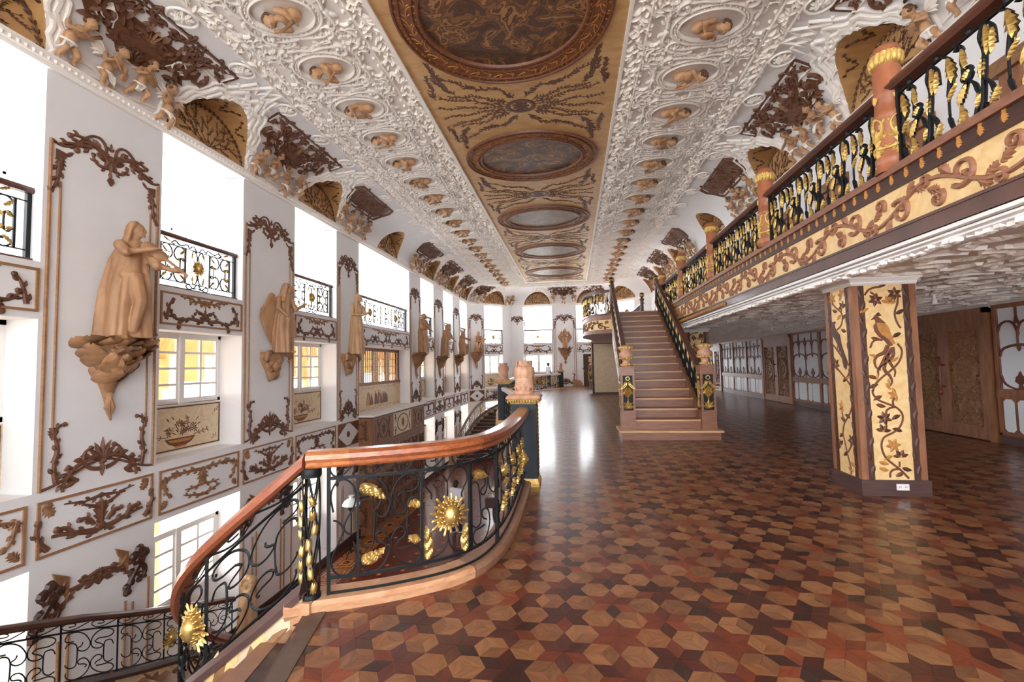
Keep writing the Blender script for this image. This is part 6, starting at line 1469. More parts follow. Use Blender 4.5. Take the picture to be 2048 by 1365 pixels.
def screen_meshes():
    f = MB(); w2 = SW/2
    f.at(0, 0); f.plate([(-w2, .16), (w2, .16), (w2, 2.52), (-w2, 2.52)], [(-w2+.05, .16), (w2-.05, .16), (w2-.05, 2.44), (-w2+.05, 2.44)], 0, .06); f.slab([(-w2, .84), (w2, .84), (w2, .99), (-w2, .99)], 0, .07)
    f.slab([(-w2, .16), (w2, .16), (w2, .2), (-w2, .2)], 0, .06)
    p = MB(); p.slab([(-w2+.04, .95), (w2-.04, .95), (w2-.04, 2.46), (-w2+.04, 2.46)], 0, .012)
    t = MB(lambda v: v+np.array([0, -.012, 0])); tracery(t, SW-.1, .99, 2.44)
    l = MB(); l.slab([(-w2+.04, .18), (w2-.04, .18), (w2-.04, .86), (-w2+.04, .86)], 0, .03)
    def oc(c, ww): a, b, k = ww/2, .29, .05; return [(c-a, .52-b+k), (c-a+k, .52-b), (c+a-k, .52-b), (c+a, .52-b+k), (c+a, .52+b-k), (c+a-k, .52+b), (c-a+k, .52+b), (c-a, .52+b-k)]
    q = [MB() for _ in range(2)]; q[0].slab([(x, z) for x, z in oc(0, .2)], .03, .036); q[1].slab([(x, z) for x, z in oc(0, .44)], .03, .036)
    return [m.mesh(n, mt) for m, n, mt in ((f, 'frame', SCRW), (p, 'white_panel', SCRP), (t, 'tracery', TRAC), (l, 'lower_board', SCRW), (q[0], 'narrow_panel', SCRP), (q[1], 'wide_panel', SCRP))]
SM = screen_meshes()
def screen(label, yc, s=1.):
    t = thing('tracery_screen', label, 'screen', (XR, yc, 0), -PI/2, 'tracery screens of the gallery-side wall'); t.scale = (s, 1, 1)
    for me, n in zip(SM[:4], ('frame', 'white_panel', 'tracery', 'lower_board')): inst(n, me, t)
    for x, k in ((-.6, 0), (-.22, 1), (.19, 0), (.54, 1)): inst('white_field', SM[4+k], t, (x, 0, 0))
    mb = MB(); mb.box((-SW/2, -.05, 0), (SW/2, 0, .16)); mb.obj('plinth', PLINTH, t)
for i in range(5): screen('white tracery screen at the right edge, %s towards the camera from the near door' % ordinal(i), 9.3-SW*(i+.5))
for i in range(3): screen('white tracery screen between the near and middle carved doors, %s from the near door' % ordinal(i), 11.6+1.79*(i+.5), 1.14)
for i in range(3): screen('white tracery screen between the middle and far carved doors, %s from the middle door' % ordinal(i), 19.5+1.66*(i+.5), 1.06)
for i in range(3): screen('white tracery screen past the far carved door, %s from that door' % ordinal(i), 26.9+1.66*(i+.5), 1.06)
RA = [[(0.164, 0.619), (0.149, 0.709), (0.156, 0.768), (0.185, 0.817), (0.227, 0.835), (0.27, 0.818), (0.302, 0.77), (0.31, 0.702), (0.292, 0.629), (0.256, 0.573), (0.234, 0.516), (0.231, 0.487), (0.199, 0.41), (0.164, 0.334), (0.153, 0.276), (0.171, 0.223), (0.213, 0.193), (0.263, 0.197), (0.302, 0.243), (0.314, 0.3), (0.305, 0.36), (0.295, 0.406)], [(0.164, 0.562), (0.192, 0.554), (0.217, 0.526), (0.238, 0.487), (0.266, 0.465), (0.298, 0.459)]]
RB = [[(0.335, 0.767), (0.353, 0.81), (0.401, 0.832), (0.459, 0.816), (0.504, 0.765), (0.533, 0.693), (0.541, 0.646), (0.529, 0.595), (0.503, 0.56), (0.469, 0.557), (0.44, 0.583), (0.437, 0.61), (0.459, 0.626), (0.474, 0.654), (0.474, 0.677)], [(0.335, 0.767), (0.333, 0.737), (0.353, 0.712), (0.4, 0.709)], [(0.338, 0.631), (0.342, 0.661), (0.364, 0.685), (0.393, 0.686), (0.418, 0.664), (0.429, 0.622), (0.433, 0.569), (0.432, 0.493), (0.428, 0.419), (0.421, 0.375), (0.392, 0.353), (0.363, 0.364), (0.341, 0.393), (0.338, 0.419)], [(0.498, 0.33), (0.513, 0.354), (0.487, 0.377), (0.45, 0.386), (0.439, 0.41), (0.443, 0.439), (0.469, 0.459), (0.502, 0.45), (0.528, 0.405), (0.539, 0.35), (0.524, 0.285), (0.494, 0.23), (0.45, 0.199), (0.406, 0.195), (0.363, 0.22), (0.341, 0.267), (0.345, 0.303)], [(0.586, 0.675), (0.617, 0.706), (0.68, 0.706), (0.727, 0.727), (0.747, 0.768), (0.736, 0.804), (0.696, 0.829), (0.649, 0.83), (0.603, 0.8), (0.564, 0.743), (0.548, 0.684), (0.548, 0.63), (0.563, 0.586), (0.601, 0.562), (0.64, 0.572), (0.651, 0.601), (0.625, 0.628), (0.594, 0.647), (0.579, 0.672)], [(0.746, 0.595), (0.734, 0.644), (0.711, 0.663), (0.675, 0.652), (0.663, 0.615), (0.659, 0.538), (0.658, 0.461), (0.661, 0.399), (0.677, 0.358), (0.708, 0.341), (0.744, 0.37)], [(0.584, 0.343), (0.596, 0.372), (0.631, 0.396), (0.646, 0.425), (0.635, 0.457), (0.608, 0.469), (0.577, 0.451), (0.551, 0.402), (0.547, 0.349), (0.561, 0.294), (0.599, 0.242), (0.652, 0.205), (0.707, 0.199), (0.742, 0.227), (0.751, 0.268), (0.731, 0.306), (0.692, 0.325), (0.645, 0.317), (0.596, 0.318)]]
RC = [[(0.835, 0.629), (0.832, 0.67), (0.807, 0.705), (0.779, 0.748), (0.776, 0.788), (0.796, 0.825), (0.842, 0.835), (0.892, 0.817), (0.935, 0.774), (0.957, 0.735)], [(0.957, 0.735), (0.976, 0.776), (1.005, 0.812), (1.059, 0.833), (1.111, 0.815), (1.138, 0.773), (1.137, 0.714), (1.108, 0.678), (1.086, 0.633), (1.086, 0.6)], [(0.96, 0.73), (0.96, 0.633)], [(0.962, 0.391), (0.963, 0.327)], [(0.783, 0.309), (0.783, 0.262), (0.806, 0.218), (0.851, 0.209), (0.902, 0.23), (0.942, 0.268), (0.963, 0.327)], [(0.963, 0.327), (0.982, 0.266), (1.02, 0.221), (1.079, 0.204), (1.132, 0.217), (1.156, 0.276)], [(0.787, 0.308), (0.8, 0.376), (0.8, 0.426)]]
RD = [[(1.185, 0.789), (1.232, 0.827), (1.29, 0.82), (1.357, 0.78), (1.411, 0.697), (1.408, 0.609), (1.376, 0.564), (1.331, 0.558), (1.302, 0.587), (1.325, 0.612), (1.37, 0.627), (1.371, 0.671), (1.319, 0.705), (1.215, 0.711), (1.184, 0.747)], [(1.186, 0.67), (1.221, 0.684), (1.263, 0.662), (1.284, 0.605), (1.296, 0.489), (1.301, 0.385), (1.284, 0.338), (1.233, 0.328), (1.188, 0.358)], [(1.388, 0.349), (1.342, 0.368), (1.318, 0.405), (1.327, 0.437), (1.382, 0.439), (1.431, 0.398), (1.45, 0.32), (1.414, 0.243), (1.346, 0.197), (1.272, 0.188), (1.217, 0.215), (1.198, 0.263), (1.219, 0.307), (1.291, 0.31), (1.359, 0.314)], [(1.547, 0.814), (1.457, 0.75), (1.431, 0.666), (1.461, 0.577), (1.546, 0.523), (1.604, 0.54)]]
RT = [[(0.185, 0.905), (0.213, 0.905), (0.227, 0.922), (0.213, 0.946), (0.178, 0.952), (0.149, 0.931), (0.146, 0.895), (0.171, 0.863), (0.206, 0.86), (0.242, 0.88), (0.277, 0.914), (0.306, 0.942)]]
RG = [[(0.335, 0.771), (0.496, 0.694)], [(0.348, 0.273), (0.494, 0.327)], [(0.806, 0.215), (0.8, 0.426)], [(1.11, 0.203), (1.114, 0.379)], [(1.196, 0.732), (1.372, 0.706)], [(0.746, 0.599), (0.667, 0.614)], [(0.744, 0.37), (0.665, 0.391)]]
# ================================================================== MAIN STAIR
SK = .042; NR = 17; RI = ZM/NR; GO = .378; SY = 9.8
def sx(x, y): return x+SK*(y-SY)
st = thing('main_staircase', 'straight wooden staircase rising from the main floor to the gallery', 'staircase')
mb = MB(); mb.box((.98, 9.6, 0), (2.93, 10.3, RI-.04)); mb.obj('riser', STAIRW, st); mb = MB(); mb.box((.93, 9.55, RI-.04), (2.98, 10.35, RI)); mb.obj('tread', STAIRN, st)
for k in range(1, NR):
    y = SY+GO*(k-1); z = RI*k; xa, xb = sx(1.22, y), sx(2.64, y)
    mb = MB(); mb.box((xa, y+.03, z-.02), (xb, y+.06, z+RI-.035)); mb.obj('riser', STAIRW, st)
    if k < NR-1 or 1:
        mb = MB(); mb.box((xa, y+.03, z+RI-.035), (xb, y+GO+.08, z+RI-.002)); mb.obj('tread', STAIRW, st)
        mb = MB(); mb.box((xa, y-.005, z+RI-.035), (xb, y+.035, z+RI)); mb.obj('nosing', STAIRN, st)
SL = RI/GO; SEND = SY+GO*(NR-1)
def stringer(x0, x1, lo, hi, mat, name, par):
    mb = MB(); ya, yb = 9.75, SEND+.05; f = lambda y: RI+(y-SY)*SL
    mb.hexa([(sx(x, y), y, max(0.0, f(y)+q)) for q in (lo, hi) for x, y in ((x0, ya), (x1, ya), (x1, yb), (x0, yb))]); return mb.obj(name, mat, par)
stringer(1.13, 1.23, -.5, .26, STAIRW, 'stringer', st); stringer(2.63, 2.73, -.5, .26, STAIRW, 'stringer', st)
stringer(1.10, 1.25, .26, .31, DOORF, 'stringer_cap', st); stringer(2.61, 2.76, .26, .31, DOORF, 'stringer_cap', st)
sf = MB(lambda v: np.stack([sx(1.128, SY-v[:, 0])+v[:, 1], SY-v[:, 0], v[:, 2]+RI-v[:, 0]*SL], 1))   # inlaid outer face seen from the window side
r = random.Random(4)
for i in range(130):
    sf.cur = r.choice((0, 1)); sf.leaf((-r.uniform(.1, 6), r.uniform(-.36, .2)), r.uniform(0, 6), r.uniform(.12, .24), .09, .008)
sf.obj('stringer_inlay', [INK1, CREAMP], st, kind='stuff')
mb = MB(); mb.hexa([(sx(x, y), y, z) for x, y, z in ((1.14, 10.3, .0), (2.72, 10.3, 0), (2.72, SEND, 2.3), (1.14, SEND, 2.3), (1.14, 10.3, .05), (2.72, 10.3, .05), (2.72, SEND, 2.9), (1.14, SEND, 2.9))]); mb.obj('soffit', WHITE, st)
# newels
def urn_meshes():
    u = MB(); u.lathe([(.1, 0), (.11, .03), (.085, .06), (.07, .1), (.09, .14), (.135, .19), (.15, .24), (.135, .29), (.1, .32), (.1, .34)], 18)
    u.lathe([(.1, .34), (.14, .37), (.15, .4), (.12, .43), (.05, .45), (0, .455)], 18); g = MB()
    for i in range(12):
        q = i*2*PI/12; g.ell((.13*math.cos(q), .13*math.sin(q), .395), (.04, .04, .035), 6, 5); g.ell((.125*math.cos(q), .125*math.sin(q), .17), (.03, .03, .022), 6, 5); g.ell((.1*math.cos(q), .1*math.sin(q), .03), (.03, .03, .025), 6, 5)
    return u.mesh('urn', URNW, True), g.mesh('urn_gilding', GOLDM, True)
URN, URNG = urn_meshes()
def festoon(mb):        # ring, bow, bunch and tassel, v 0 bottom .. .7 top
    mb.at(0, .66); ring(mb, .038, .038, .012, .016, 14); mb.A = None
    for sg in (1, -1):
        mb.at(0, 0, sg, 1); mb.leaf((0, .58), -.25, .09, .06, .02, -.4); rinc(mb, (.02, .56), -.5, .2, -5, 4, .012, .016, 0, eye=False); rinc(mb, (.02, .54), -1., .22, 2, 9, .012, .016, 1, .05); acan(mb, (.02, .42), -.9, .13, .09, .022)
    mb.A = None
    for i, (x, y) in enumerate(((0, .46), (-.04, .42), (.04, .42), (0, .38), (-.05, .36), (.05, .36), (-.03, .31), (.03, .31), (0, .27), (0, .33))):
        for k in range(5): mb.at(x, y); mb.leaf((0, 0), k*2*PI/5+i, .045, .035, .024)
    mb.A = None; acan(mb, (0, .24), -PI/2, .06, .04, .015); palm(mb, (0, .02), PI/2, .2, 5, 1.0, .022); palm(mb, (0, .14), -PI/2, .13, 5, 1.1, .024)
FEST = m_of(festoon, 'gilt_festoon', GOLD)
def newel(label, x, y):
    t = thing('stair_newel', label, 'newel post', (x, y, RI), 0, 'newels at the foot of the main stair')
    mb = MB(); mb.box((-.145, -.145, 0), (.145, .145, 1.3)); mb.obj('shaft', STAIRW, t)
    mb = MB(); mb.box((-.16, -.16, 1.3), (.16, .16, 1.325)); mb.obj('cap', DOORF, t)
    for rz in (0, -PI/2, PI/2):
        mb = MB(); mb.slab([(-.1, .4), (.1, .4), (.1, 1.13), (-.1, 1.13)], .145, .149); o = mb.obj('black_panel', IRON, t); o.rotation_euler = (0, 0, rz)
        inst('gilt_festoon', FEST, o, (0, -.149, .42), scale=(.98, 1, .98))
    inst('urn', URN, t, (0, 0, 1.325)); inst('urn_gilding', URNG, t, (0, 0, 1.325)); return t
newel('newel with urn and gilt festoon at the main stair foot, window side', 1.14, 9.85)
newel('newel with urn and gilt festoon at the main stair foot, gallery side', 2.75, 9.85)
BALL = MB(); BALL.lathe([(.05, 0), (.06, .02), (.04, .05), (.06, .07), (.095, .12), (.1, .17)], 16); bg_ = MB()
for i in range(14): q = i*2*PI/14; bg_.ell((.085*math.cos(q), .085*math.sin(q), .15), (.024, .024, .06), 6, 6)
BALLT = MB(); BALLT.lathe([(.1, .19), (.095, .22), (.06, .255), (0, .265)], 16)
BALLM, BALLG, BALLTM = BALL.mesh('finial_neck', DARKB, True), bg_.mesh('gilt_ribs', GOLDM, True), BALLT.mesh('finial_top', DARKB, True)
def ball_newel(label, x, y, z, h=1.0):
    t = thing('ball_newel', label, 'newel post', (x, y, z), 0, 'ball topped newels')
    mb = MB(); mb.lathe([(.1, 0), (.1, .1), (.085, .12), (.075, .3), (.095, .36), (.08, .42), (.07, h-.25), (.09, h-.2), (.07, h-.12), (.1, h-.05), (.1, h)], 14); mb.obj('turned_shaft', MAHOG, t, True)
    inst('finial_neck', BALLM, t, (0, 0, h)); inst('gilt_ribs', BALLG, t, (0, 0, h)); inst('finial_top', BALLTM, t, (0, 0, h)); return t
ball_newel('ball topped newel at the stair head on the window side', sx(1.18, SEND), SEND+.1, ZM); ball_newel('ball topped newel at the stair head on the gallery side', 2.97, SEND+.12, ZM)
ball_newel('ball topped newel beyond the landing, first', 2.98, 19.4, ZM, .95); ball_newel('ball topped newel beyond the landing, second and lower', 2.95, 24.4, ZM, .85)
# stair railings
def sheared(me, k):
    n = me.copy(); c = np.empty(len(n.vertices)*3); n.vertices.foreach_get('co', c); c = c.reshape(-1, 3); c[:, 2] += c[:, 0]*k; n.vertices.foreach_set('co', c.ravel()); return n
BAIs, BAGs = sheared(BAI, SL), sheared(BAG, SL)
for nm, xc in (('window side', 1.18), ('gallery side', 2.68)):
    rz = math.atan2(1, SK); t = thing('stair_railing', 'sloping iron and gilt railing of the main stair on the %s' % nm, 'railing', (sx(xc, SY), SY, RI+.31), rz, 'railings of the main stair')
    Lr = SEND-SY; mb = MB(); mb.sweep([(-.0, 0, .72), (Lr/2, 0, .72+SL*Lr/2), (Lr+.05, 0, .72+SL*(Lr+.05))], [(-.045, 0), (.045, 0), (.065, .03), (.06, .08), (.035, .11), (-.035, .11), (-.06, .08), (-.065, .03)]); mb.obj('handrail', MAHOG, t)
    n = 14
    for k in range(n):
        x = k*Lr/n; s = Lr/n/.54; o = inst('iron_scroll', BAIs, t, (x, 0, x*SL), scale=(s, 1, s if 0 else 1)); o.scale = (s, 1, 1)
        o.data = BAIs; g = inst('gilt_leaf', BAGs, t, (x, 0, x*SL), scale=(s, 1, 1))
# scale along x flattens the shear; correct by using dedicated meshes
for o in [q for q in COL.objects if q.name.startswith(('iron_scroll', 'gilt_leaf')) and q.data in (BAIs, BAGs)]: pass
_k = (SEND-SY)/14/.54
for me, base in ((BAIs, BAI), (BAGs, BAG)):
    c = np.empty(len(base.vertices)*3); base.vertices.foreach_get('co', c); c = c.reshape(-1, 3); c[:, 2] = c[:, 2]*.98+c[:, 0]*_k*SL; me.vertices.foreach_set('co', c.ravel()); me.update()
# ---- landing with curved balcony
BP = Path(crom([(sx(1.2, SEND), SEND+.1), (.85, 16.35), (.58, 17.1), (.5, 18.2), (.55, 19.4), (.8, 20.5), (.98, 21.5), (1.0, 24.2)], 8))
poly = [tuple(p) for p in BP.P]+[(XF+.05, 24.2), (XF+.05, SEND+.02)]
land = floor_slab('floor_landing', poly, ZM, .68, [STAIRW, WHITE])
bal = thing('curved_balcony', 'curved balcony with inlaid front and gilt balustrade beside the stair head', 'balcony')
T = on_path(BP, 0, side=-1); Lb = BP.L; us = np.linspace(0, Lb, 40)
def band(z0, z1, h, mat, name):
    mb = MB(T); mb.grid([[(u, .0, z0), (u, -h, z0), (u, -h, z1), (u, .0, z1)] for u in us], closev=True); return mb.obj(name, mat, bal)
band(2.66, 2.78, .05, STAIRW, 'lower_board'); band(2.78, 3.13, .015, CREAM, 'cream_band'); band(3.13, 3.29, .04, STAIRW, 'upper_board'); band(3.29, 3.35, .07, MAHOG, 'capping'); band(4.08, 4.18, .06, MAHOG, 'handrail')
for i in range(5):
    mb = MB(lambda v, i=i: T(np.stack([v[:, 0]+.15+1.3*i, v[:, 1]-.015, v[:, 2]], 1))); mb.at(0, 2.78, 1, .95); vine(mb); mb.obj('vine_scroll', INK1, bal)
for k in range(int(Lb/.5)):
    for nm, me in (('iron_scroll', BAI), ('gilt_leaf', BAG)):
        n = me.copy(); c = np.empty(len(n.vertices)*3); n.vertices.foreach_get('co', c); c = c.reshape(-1, 3); c = T(c*[.92, 1, 1]+[k*.5, 0, 3.35]); n.vertices.foreach_set('co', c.ravel()); mk(nm, n, bal)
    if k > 7: break
# inlaid pier under the landing and far newel
pier = thing('inlaid_pier', 'inlaid foliage pier standing under the far end of the stair landing', 'pier', (1.95, 23.6, 0))
mb = MB(); mb.box((-.95, 0, 0), (1., .5, 2.64)); mb.obj('core', MAHOG, pier)
mb = MB(); mb.slab([(-.85, .1), (.9, .1), (.9, 2.6), (-.85, 2.6)], 0, .02); mb.cur = 1; random.seed(5)
for i in range(9): fern(mb, (-.7+.17*i, .2+.23*i % .6), PI/2+random.uniform(-.7, .7), 1.4, random.uniform(-1, 1), random.uniform(-1.5, 1.5), .012, .16)
mb.obj('foliage_inlay', [CREAMP, INK1], pier); mb = MB()
for k in range(24): mb.ell((-.9, -.02, .1+k*.105), (.05, .03, .045), 6, 5)
mb.obj('beaded_edge', DARKB, pier)
newel('square newel with urn beside the inlaid pier at the far stair', 1.0, 24.3)

# ================================================================== CURVED STAIRS TO THE LOWER HALL
TT = np.array([0, .1, .2, .3, .42, .55, .68, .83, 1.])
INP = [(-1.80, 2.86), (-2.26, 2.83), (-2.72, 2.95), (-3.1, 3.24), (-3.42, 3.68), (-3.65, 4.3), (-3.85, 5.1), (-4.05, 6.), (-4.28, 7.0)]
OUP = [(-1.16, .4), (-2.5, .42), (-3.8, .85), (-4.9, 1.6), (-5.8, 2.8), (-6.3, 4.1), (-6.5, 5.3), (-6.6, 6.6), (-6.7, 8.2)]
def resamp(P, n):
    C = crom(P, 8); tt = np.interp(np.arange(len(C))/8, np.arange(len(P)), TT); q = np.linspace(0, 1, n); return np.stack([np.interp(q, tt, C[:, i]) for i in (0, 1)], 1)
NT = 22; IA, OA = resamp(INP, NT*4+1), resamp(OUP, NT*4+1); RZ = -ZL/NT
def curved_stair(tag_, root_label):
    t = thing('curved_staircase', root_label, 'staircase')
    for k in range(NT-1):
        a, b = k*4, min((k+1)*4+1, NT*4); z = -(k+1)*RZ
        pts = [(*IA[a], z-.04), (*OA[a], z-.04), (*OA[b], z-.04), (*IA[b], z-.04)]; mb = MB(); mb.hexa(pts+[(x, y, zz+.04) for x, y, zz in pts]); mb.obj('tread', TREADD, t); f0, f1 = min(a+4, NT*4), min(a+5, NT*4); pts = [(*IA[f0-1], z-.03), (*OA[f0-1], z-.03), (*OA[f1], z-.03), (*IA[f1], z-.03)]; mb = MB(); mb.hexa(pts+[(x, y, zz+.034) for x, y, zz in pts]); mb.obj('nosing', KERBD, t)
        e = min(a+4, NT*4); mb = MB(); d = (IA[e]-IA[e-1]); d = d/np.linalg.norm(d)*.02; mb.hexa([(*IA[e], z-RZ), (*OA[e], z-RZ), (*(OA[e]+d), z-RZ), (*(IA[e]+d), z-RZ), (*IA[e], z), (*OA[e], z), (*(OA[e]+d), z), (*(IA[e]+d), z)]); mb.obj('riser', PLINTH, t)
    e = 0
    mb = MB(); mb.hexa([(*IA[0], -RZ), (*OA[0], -RZ), (*(OA[0]+(.03, 0)), -RZ), (*(IA[0]+(.03, 0)), -RZ), (*IA[0], 0), (*OA[0], 0), (*(OA[0]+(.03, 0)), 0), (*(IA[0]+(.03, 0)), 0)]); mb.obj('riser', PLINTH, t)
    n = NT*4+1; zz = ZL*np.linspace(0, 1, n)
    for nm, P, sg in (('inner', IA, 1), ('outer', OA, -1)):
        pa = np.concatenate([P, zz[:, None]], 1); w = .06
        mb = MB(); mb.sweep(pa, [(-w, -.42), (w, -.42), (w, .12), (-w, .12)]); mb.obj('stringer', CREAMP, t)
        mb = MB(); mb.sweep(pa, [(-.085, .1), (.085, .1), (.09, .15), (.06, .2), (-.06, .2), (-.09, .15)]); mb.obj('stringer_cap', PLINTH, t)
        p3 = Path(pa); iv = MB(on_path(p3, 0, side=1 if nm == 'inner' else -1)); iv.T = (lambda T0: (lambda v: T0(v+np.array([0, 0, 0]))))(on_path(p3, 0, side=-1 if nm == 'inner' else 1)); r = random.Random(3)
        for i in range(170): iv.cur = r.choice((0, 1)); iv.T = (lambda T0: (lambda v: T0(v+np.array([0, -.062, 0]))))(on_path(p3, 0, side=-1 if nm == 'inner' else 1)); iv.leaf((r.uniform(.1, p3.L*.98), r.uniform(-.3, .06)), r.uniform(0, 6), .2, .1, .008)
        iv.obj('stringer_inlay', [BROWNL, CREAM], t, kind='stuff')
    return t
curved_stair('near', 'curved dark staircase going down to the lower hall at the lower left')
def rail_panels(ir, gd, u0, u1, z0, z1):
    # reuse the traced panel shapes, fitted to each run
    def fit(L, a, b, r=.0085):
        for p in L: q = [((x-a)/(b-a)*(u1-u0)+u0, (z-.19)/(.848-.19)*(z1-z0)+z0) for x, z in p]; ir.tube([(x, 0, z) for x, z in crom(q, 2)], r, 4)
    fit(RB, .323, .76)
def stair_rail(P, label, phase, gold=True, hr=MAHOG, mirror=False, t0=0., suns=()):
    n = len(P); pa = np.concatenate([P, (ZL*np.linspace(t0, 1, n))[:, None]], 1); p3 = Path(pa); t = thing('stair_railing', label, 'railing', group='iron railings of the curved stairs')
    mb = MB(); mb.sweep(pa+[0, 0, .93], [(-.04, 0), (.04, 0), (.065, .025), (.06, .07), (.035, .1), (-.035, .1), (-.06, .07), (-.065, .025)]); mb.obj('handrail', hr, t)
    T = on_path(p3, 0); ir = MB(T); Lp = p3.L; m = max(2, int(Lp/.75)); uw = Lp/m
    for z in (.22, .83): ir.tube([(u, 0, z) for u in np.linspace(0, Lp, 60)], .012, 4)
    for k in range(m+1): u = min(k*uw, Lp-.02); ir.tube([(u, 0, .2), (u, 0, .55), (u, 0, .93)], .014, 4); 
    ir.obj('bars', IRON, t)
    for k in range(m):
        sc = MB(T); rail_panels(sc, None, k*uw+.04, (k+1)*uw-.04, .22, .83)
        for j in range(2):
            o = k*uw+j*uw/2; q = [((x-.14)/.18*uw/2+o, (z-.848)/.1*.09+.84) for x, z in RT[0]]; sc.tube([(x, 0, z) for x, z in crom(q, 2)], .007, 4)
        sc.obj('scroll', IRON, t)
    for u in suns:
        if 1:
            p = p3.at(u); tg = p3.tan(u); rz = math.atan2(tg[1], tg[0]); s = 1.1
            for nm, me in (('sun_rays', SUNR), ('sun_face', SUNF)): inst(nm, me, t, (p[0]+math.sin(rz)*.02*(-1 if mirror else 1), p[1]-math.cos(rz)*.02*(-1 if mirror else 1), p[2]+.52), rz+(PI if mirror else 0), scale=(s, s, s))
    return t
nr1 = stair_rail(IA, 'black iron railing with gilt sun descending on the inner side of the near curved stair', 1, hr=RAILW[3], mirror=True, suns=(.86, 2.9))
nr2 = stair_rail(OA[20:], 'black iron railing with dark handrail on the wall side of the near curved stair', 1, t0=20/88, suns=(3.2, 6.5))
for o in nr2.children: pass
# the outer rail follows the treads from its own start
def carved_figure(label, x, y, rz):
    m = MB(); robe(m, [(0, .2, .2, 0, 0), (.4, .17, .17, 0, 0), (.8, .16, .15, 0, 0), (1.0, .12, .11, 0, -.02)], 8, .12, 30); m.ell((0, -.08, 1.12), (.11, .15, .14), 12, 9); m.ell((0, -.2, 1.07), (.07, .09, .06), 10, 7)
    for i in range(12): a = i*2*PI/12; m.ell((.12*math.cos(a), .0, 1.12+.14*math.sin(a)), (.06, .08, .06), 7, 5)
    t = thing('carved_newel_figure', label, 'newel post', (x, y, ZL), rz, 'carved figures at the stair feet'); inst('figure', remesh(m, 'figure', .018, STATUEP, 2), t)
    mb = MB(); mb.box((-.24, -.24, 0), (.24, .24, .12)); mb.obj('base', STATUEP, t); return t
carved_figure('pale carved beast newel at the foot of the near curved stair', -6.62, 8.5, PI)
carved_figure('pale carved beast newel at the inner foot of the near curved stair', -4.3, 7.2, PI)
# far stair mirrors the near one
def mirrored(root, label):
    r = dup(root, (0, 32.6, 0), None, label); r.scale = (1, -1, 1); return r
for o in [q for q in COL.objects if q.parent is None and q.name.split('.')[0] in ('curved_staircase', 'carved_newel_figure') or q in (nr1, nr2)]:
    lab = o['label'].replace('near', 'far').replace(' at the lower left', ' at the far end')
    if o.name.startswith('carved'): r = dup(o, (o.location[0], 32.6-o.location[1], ZL), 0, lab)
    else: mirrored(o, lab)
# ================================================================== FOREGROUND BALUSTRADE
FP = Path(crom([(-1.80, 2.87), (-1.54, 2.97), (-1.25, 3.11), (-.93, 3.33), (-.745, 3.62), (-.66, 4.1), (-.64, 4.8), (-.66, 5.95)], 10)); FT = on_path(FP, 0)
kerb = thing('wooden_kerb', 'pale curved wooden kerb along the edge of the main floor', 'kerb')
cuts = [-.06, .0, 1.15, 2.3, FP.L]
for i, (a, b) in enumerate(zip(cuts, cuts[1:])):
    us = np.linspace(a+.002, b-.002, 12); P = FP.at(np.clip(us, 0, FP.L)); 
    if a < 0: P = np.array([FP.P[0]+(-.12*(1-q), -.045*(1-q)) for q in np.linspace(0, 1, 5)])
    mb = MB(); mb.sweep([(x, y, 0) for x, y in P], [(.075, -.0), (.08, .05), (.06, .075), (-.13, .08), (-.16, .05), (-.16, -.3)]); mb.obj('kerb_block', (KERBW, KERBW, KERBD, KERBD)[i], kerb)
mb = MB(); mb.box((-1.87, 2.79, -.1), (-1.735, 2.93, .078)); mb.obj('kerb_block', KERBW, kerb)
mb = MB(); mb.hexa([(x, y, z) for z in (-.03, .006) for x, y in ((-1.75, 2.8), (-1.18, .35), (-1.07, .37), (-1.65, 2.85))]); mb.obj('stair_edge_board', M('weathered_board', (98, 78, 68), (80, 62, 54), .5, sc=(9, 9, 9)), kerb)
fr = thing('curved_balustrade', 'curved foreground balustrade of black iron scrolls with a gilt sun face', 'balustrade')
hp = [(-.06, 0), (.06, 0), (.075, .015), (.06, .035), (.085, .06), (.08, .09), (.045, .11), (-.045, .11), (-.08, .09), (-.085, .06), (-.06, .035), (-.075, .015)]
cuts = [-.0, .27, 1.25, 2.2, FP.L+.0]
for i, (a, b) in enumerate(zip(cuts, cuts[1:])):
    us = np.linspace(a, b, 16); P = FP.at(us); mb = MB(); mb.sweep([(x, y, .935) for x, y in P], hp); mb.obj('handrail_length', RAILW[(2, 0, 1, 3)[i]], fr)
IRp = lambda pts, r=.010, n=5: [pts]
mb = MB(FT)
for z, w in ((.848, .0095), (.185, .0095), (.085, .007)):
    mb.grid([[(u, -w, z-w), (u, w, z-w), (u, w, z+w), (u, -w, z+w)] for u in np.linspace(.13, FP.L, 50)], closev=True)
mb.obj('horizontal_bar', IRON, fr)
for u, z0, z1, w in ((.135, .07, .94, .011), (.323, .185, .848, .008), (.761, .185, .848, .009), (1.17, .185, .848, .012), (1.62, .08, .94, .014), (2.05, .185, .848, .009), (2.5, .185, .848, .009), (2.95, .185, .848, .009), (3.4, .08, .94, .014)):
    mb = MB(FT); mb.box((u-w, -w, z0), (u+w, w, z1)); mb.obj('upright', IRON, fr)
def scroll_obj(p, r=.0066): mb = MB(FT); mb.tube([(x, 0, z) for x, z in crom(p, 3)], r, 6); mb.obj('scroll', IRON, fr, True)
for L in (RA, RB, RC, RD):
    for p in L: scroll_obj(p)
for k in range(9): scroll_obj([(x+.205*k*1.05, z) for x, z in RT[0]], .006)
for k in range(9, 17): scroll_obj([(x+.215*k, z) for x, z in RT[0] if x+.215*k < FP.L-.02], .006) if .14+.215*k < FP.L-.3 else None
for k in range(4):
    o = 1.66+.45*k
    for p in RB[:4]: scroll_obj([((x-.323)*1.0+o, z) for x, z in p if (x-.323)+o < FP.L-.02])
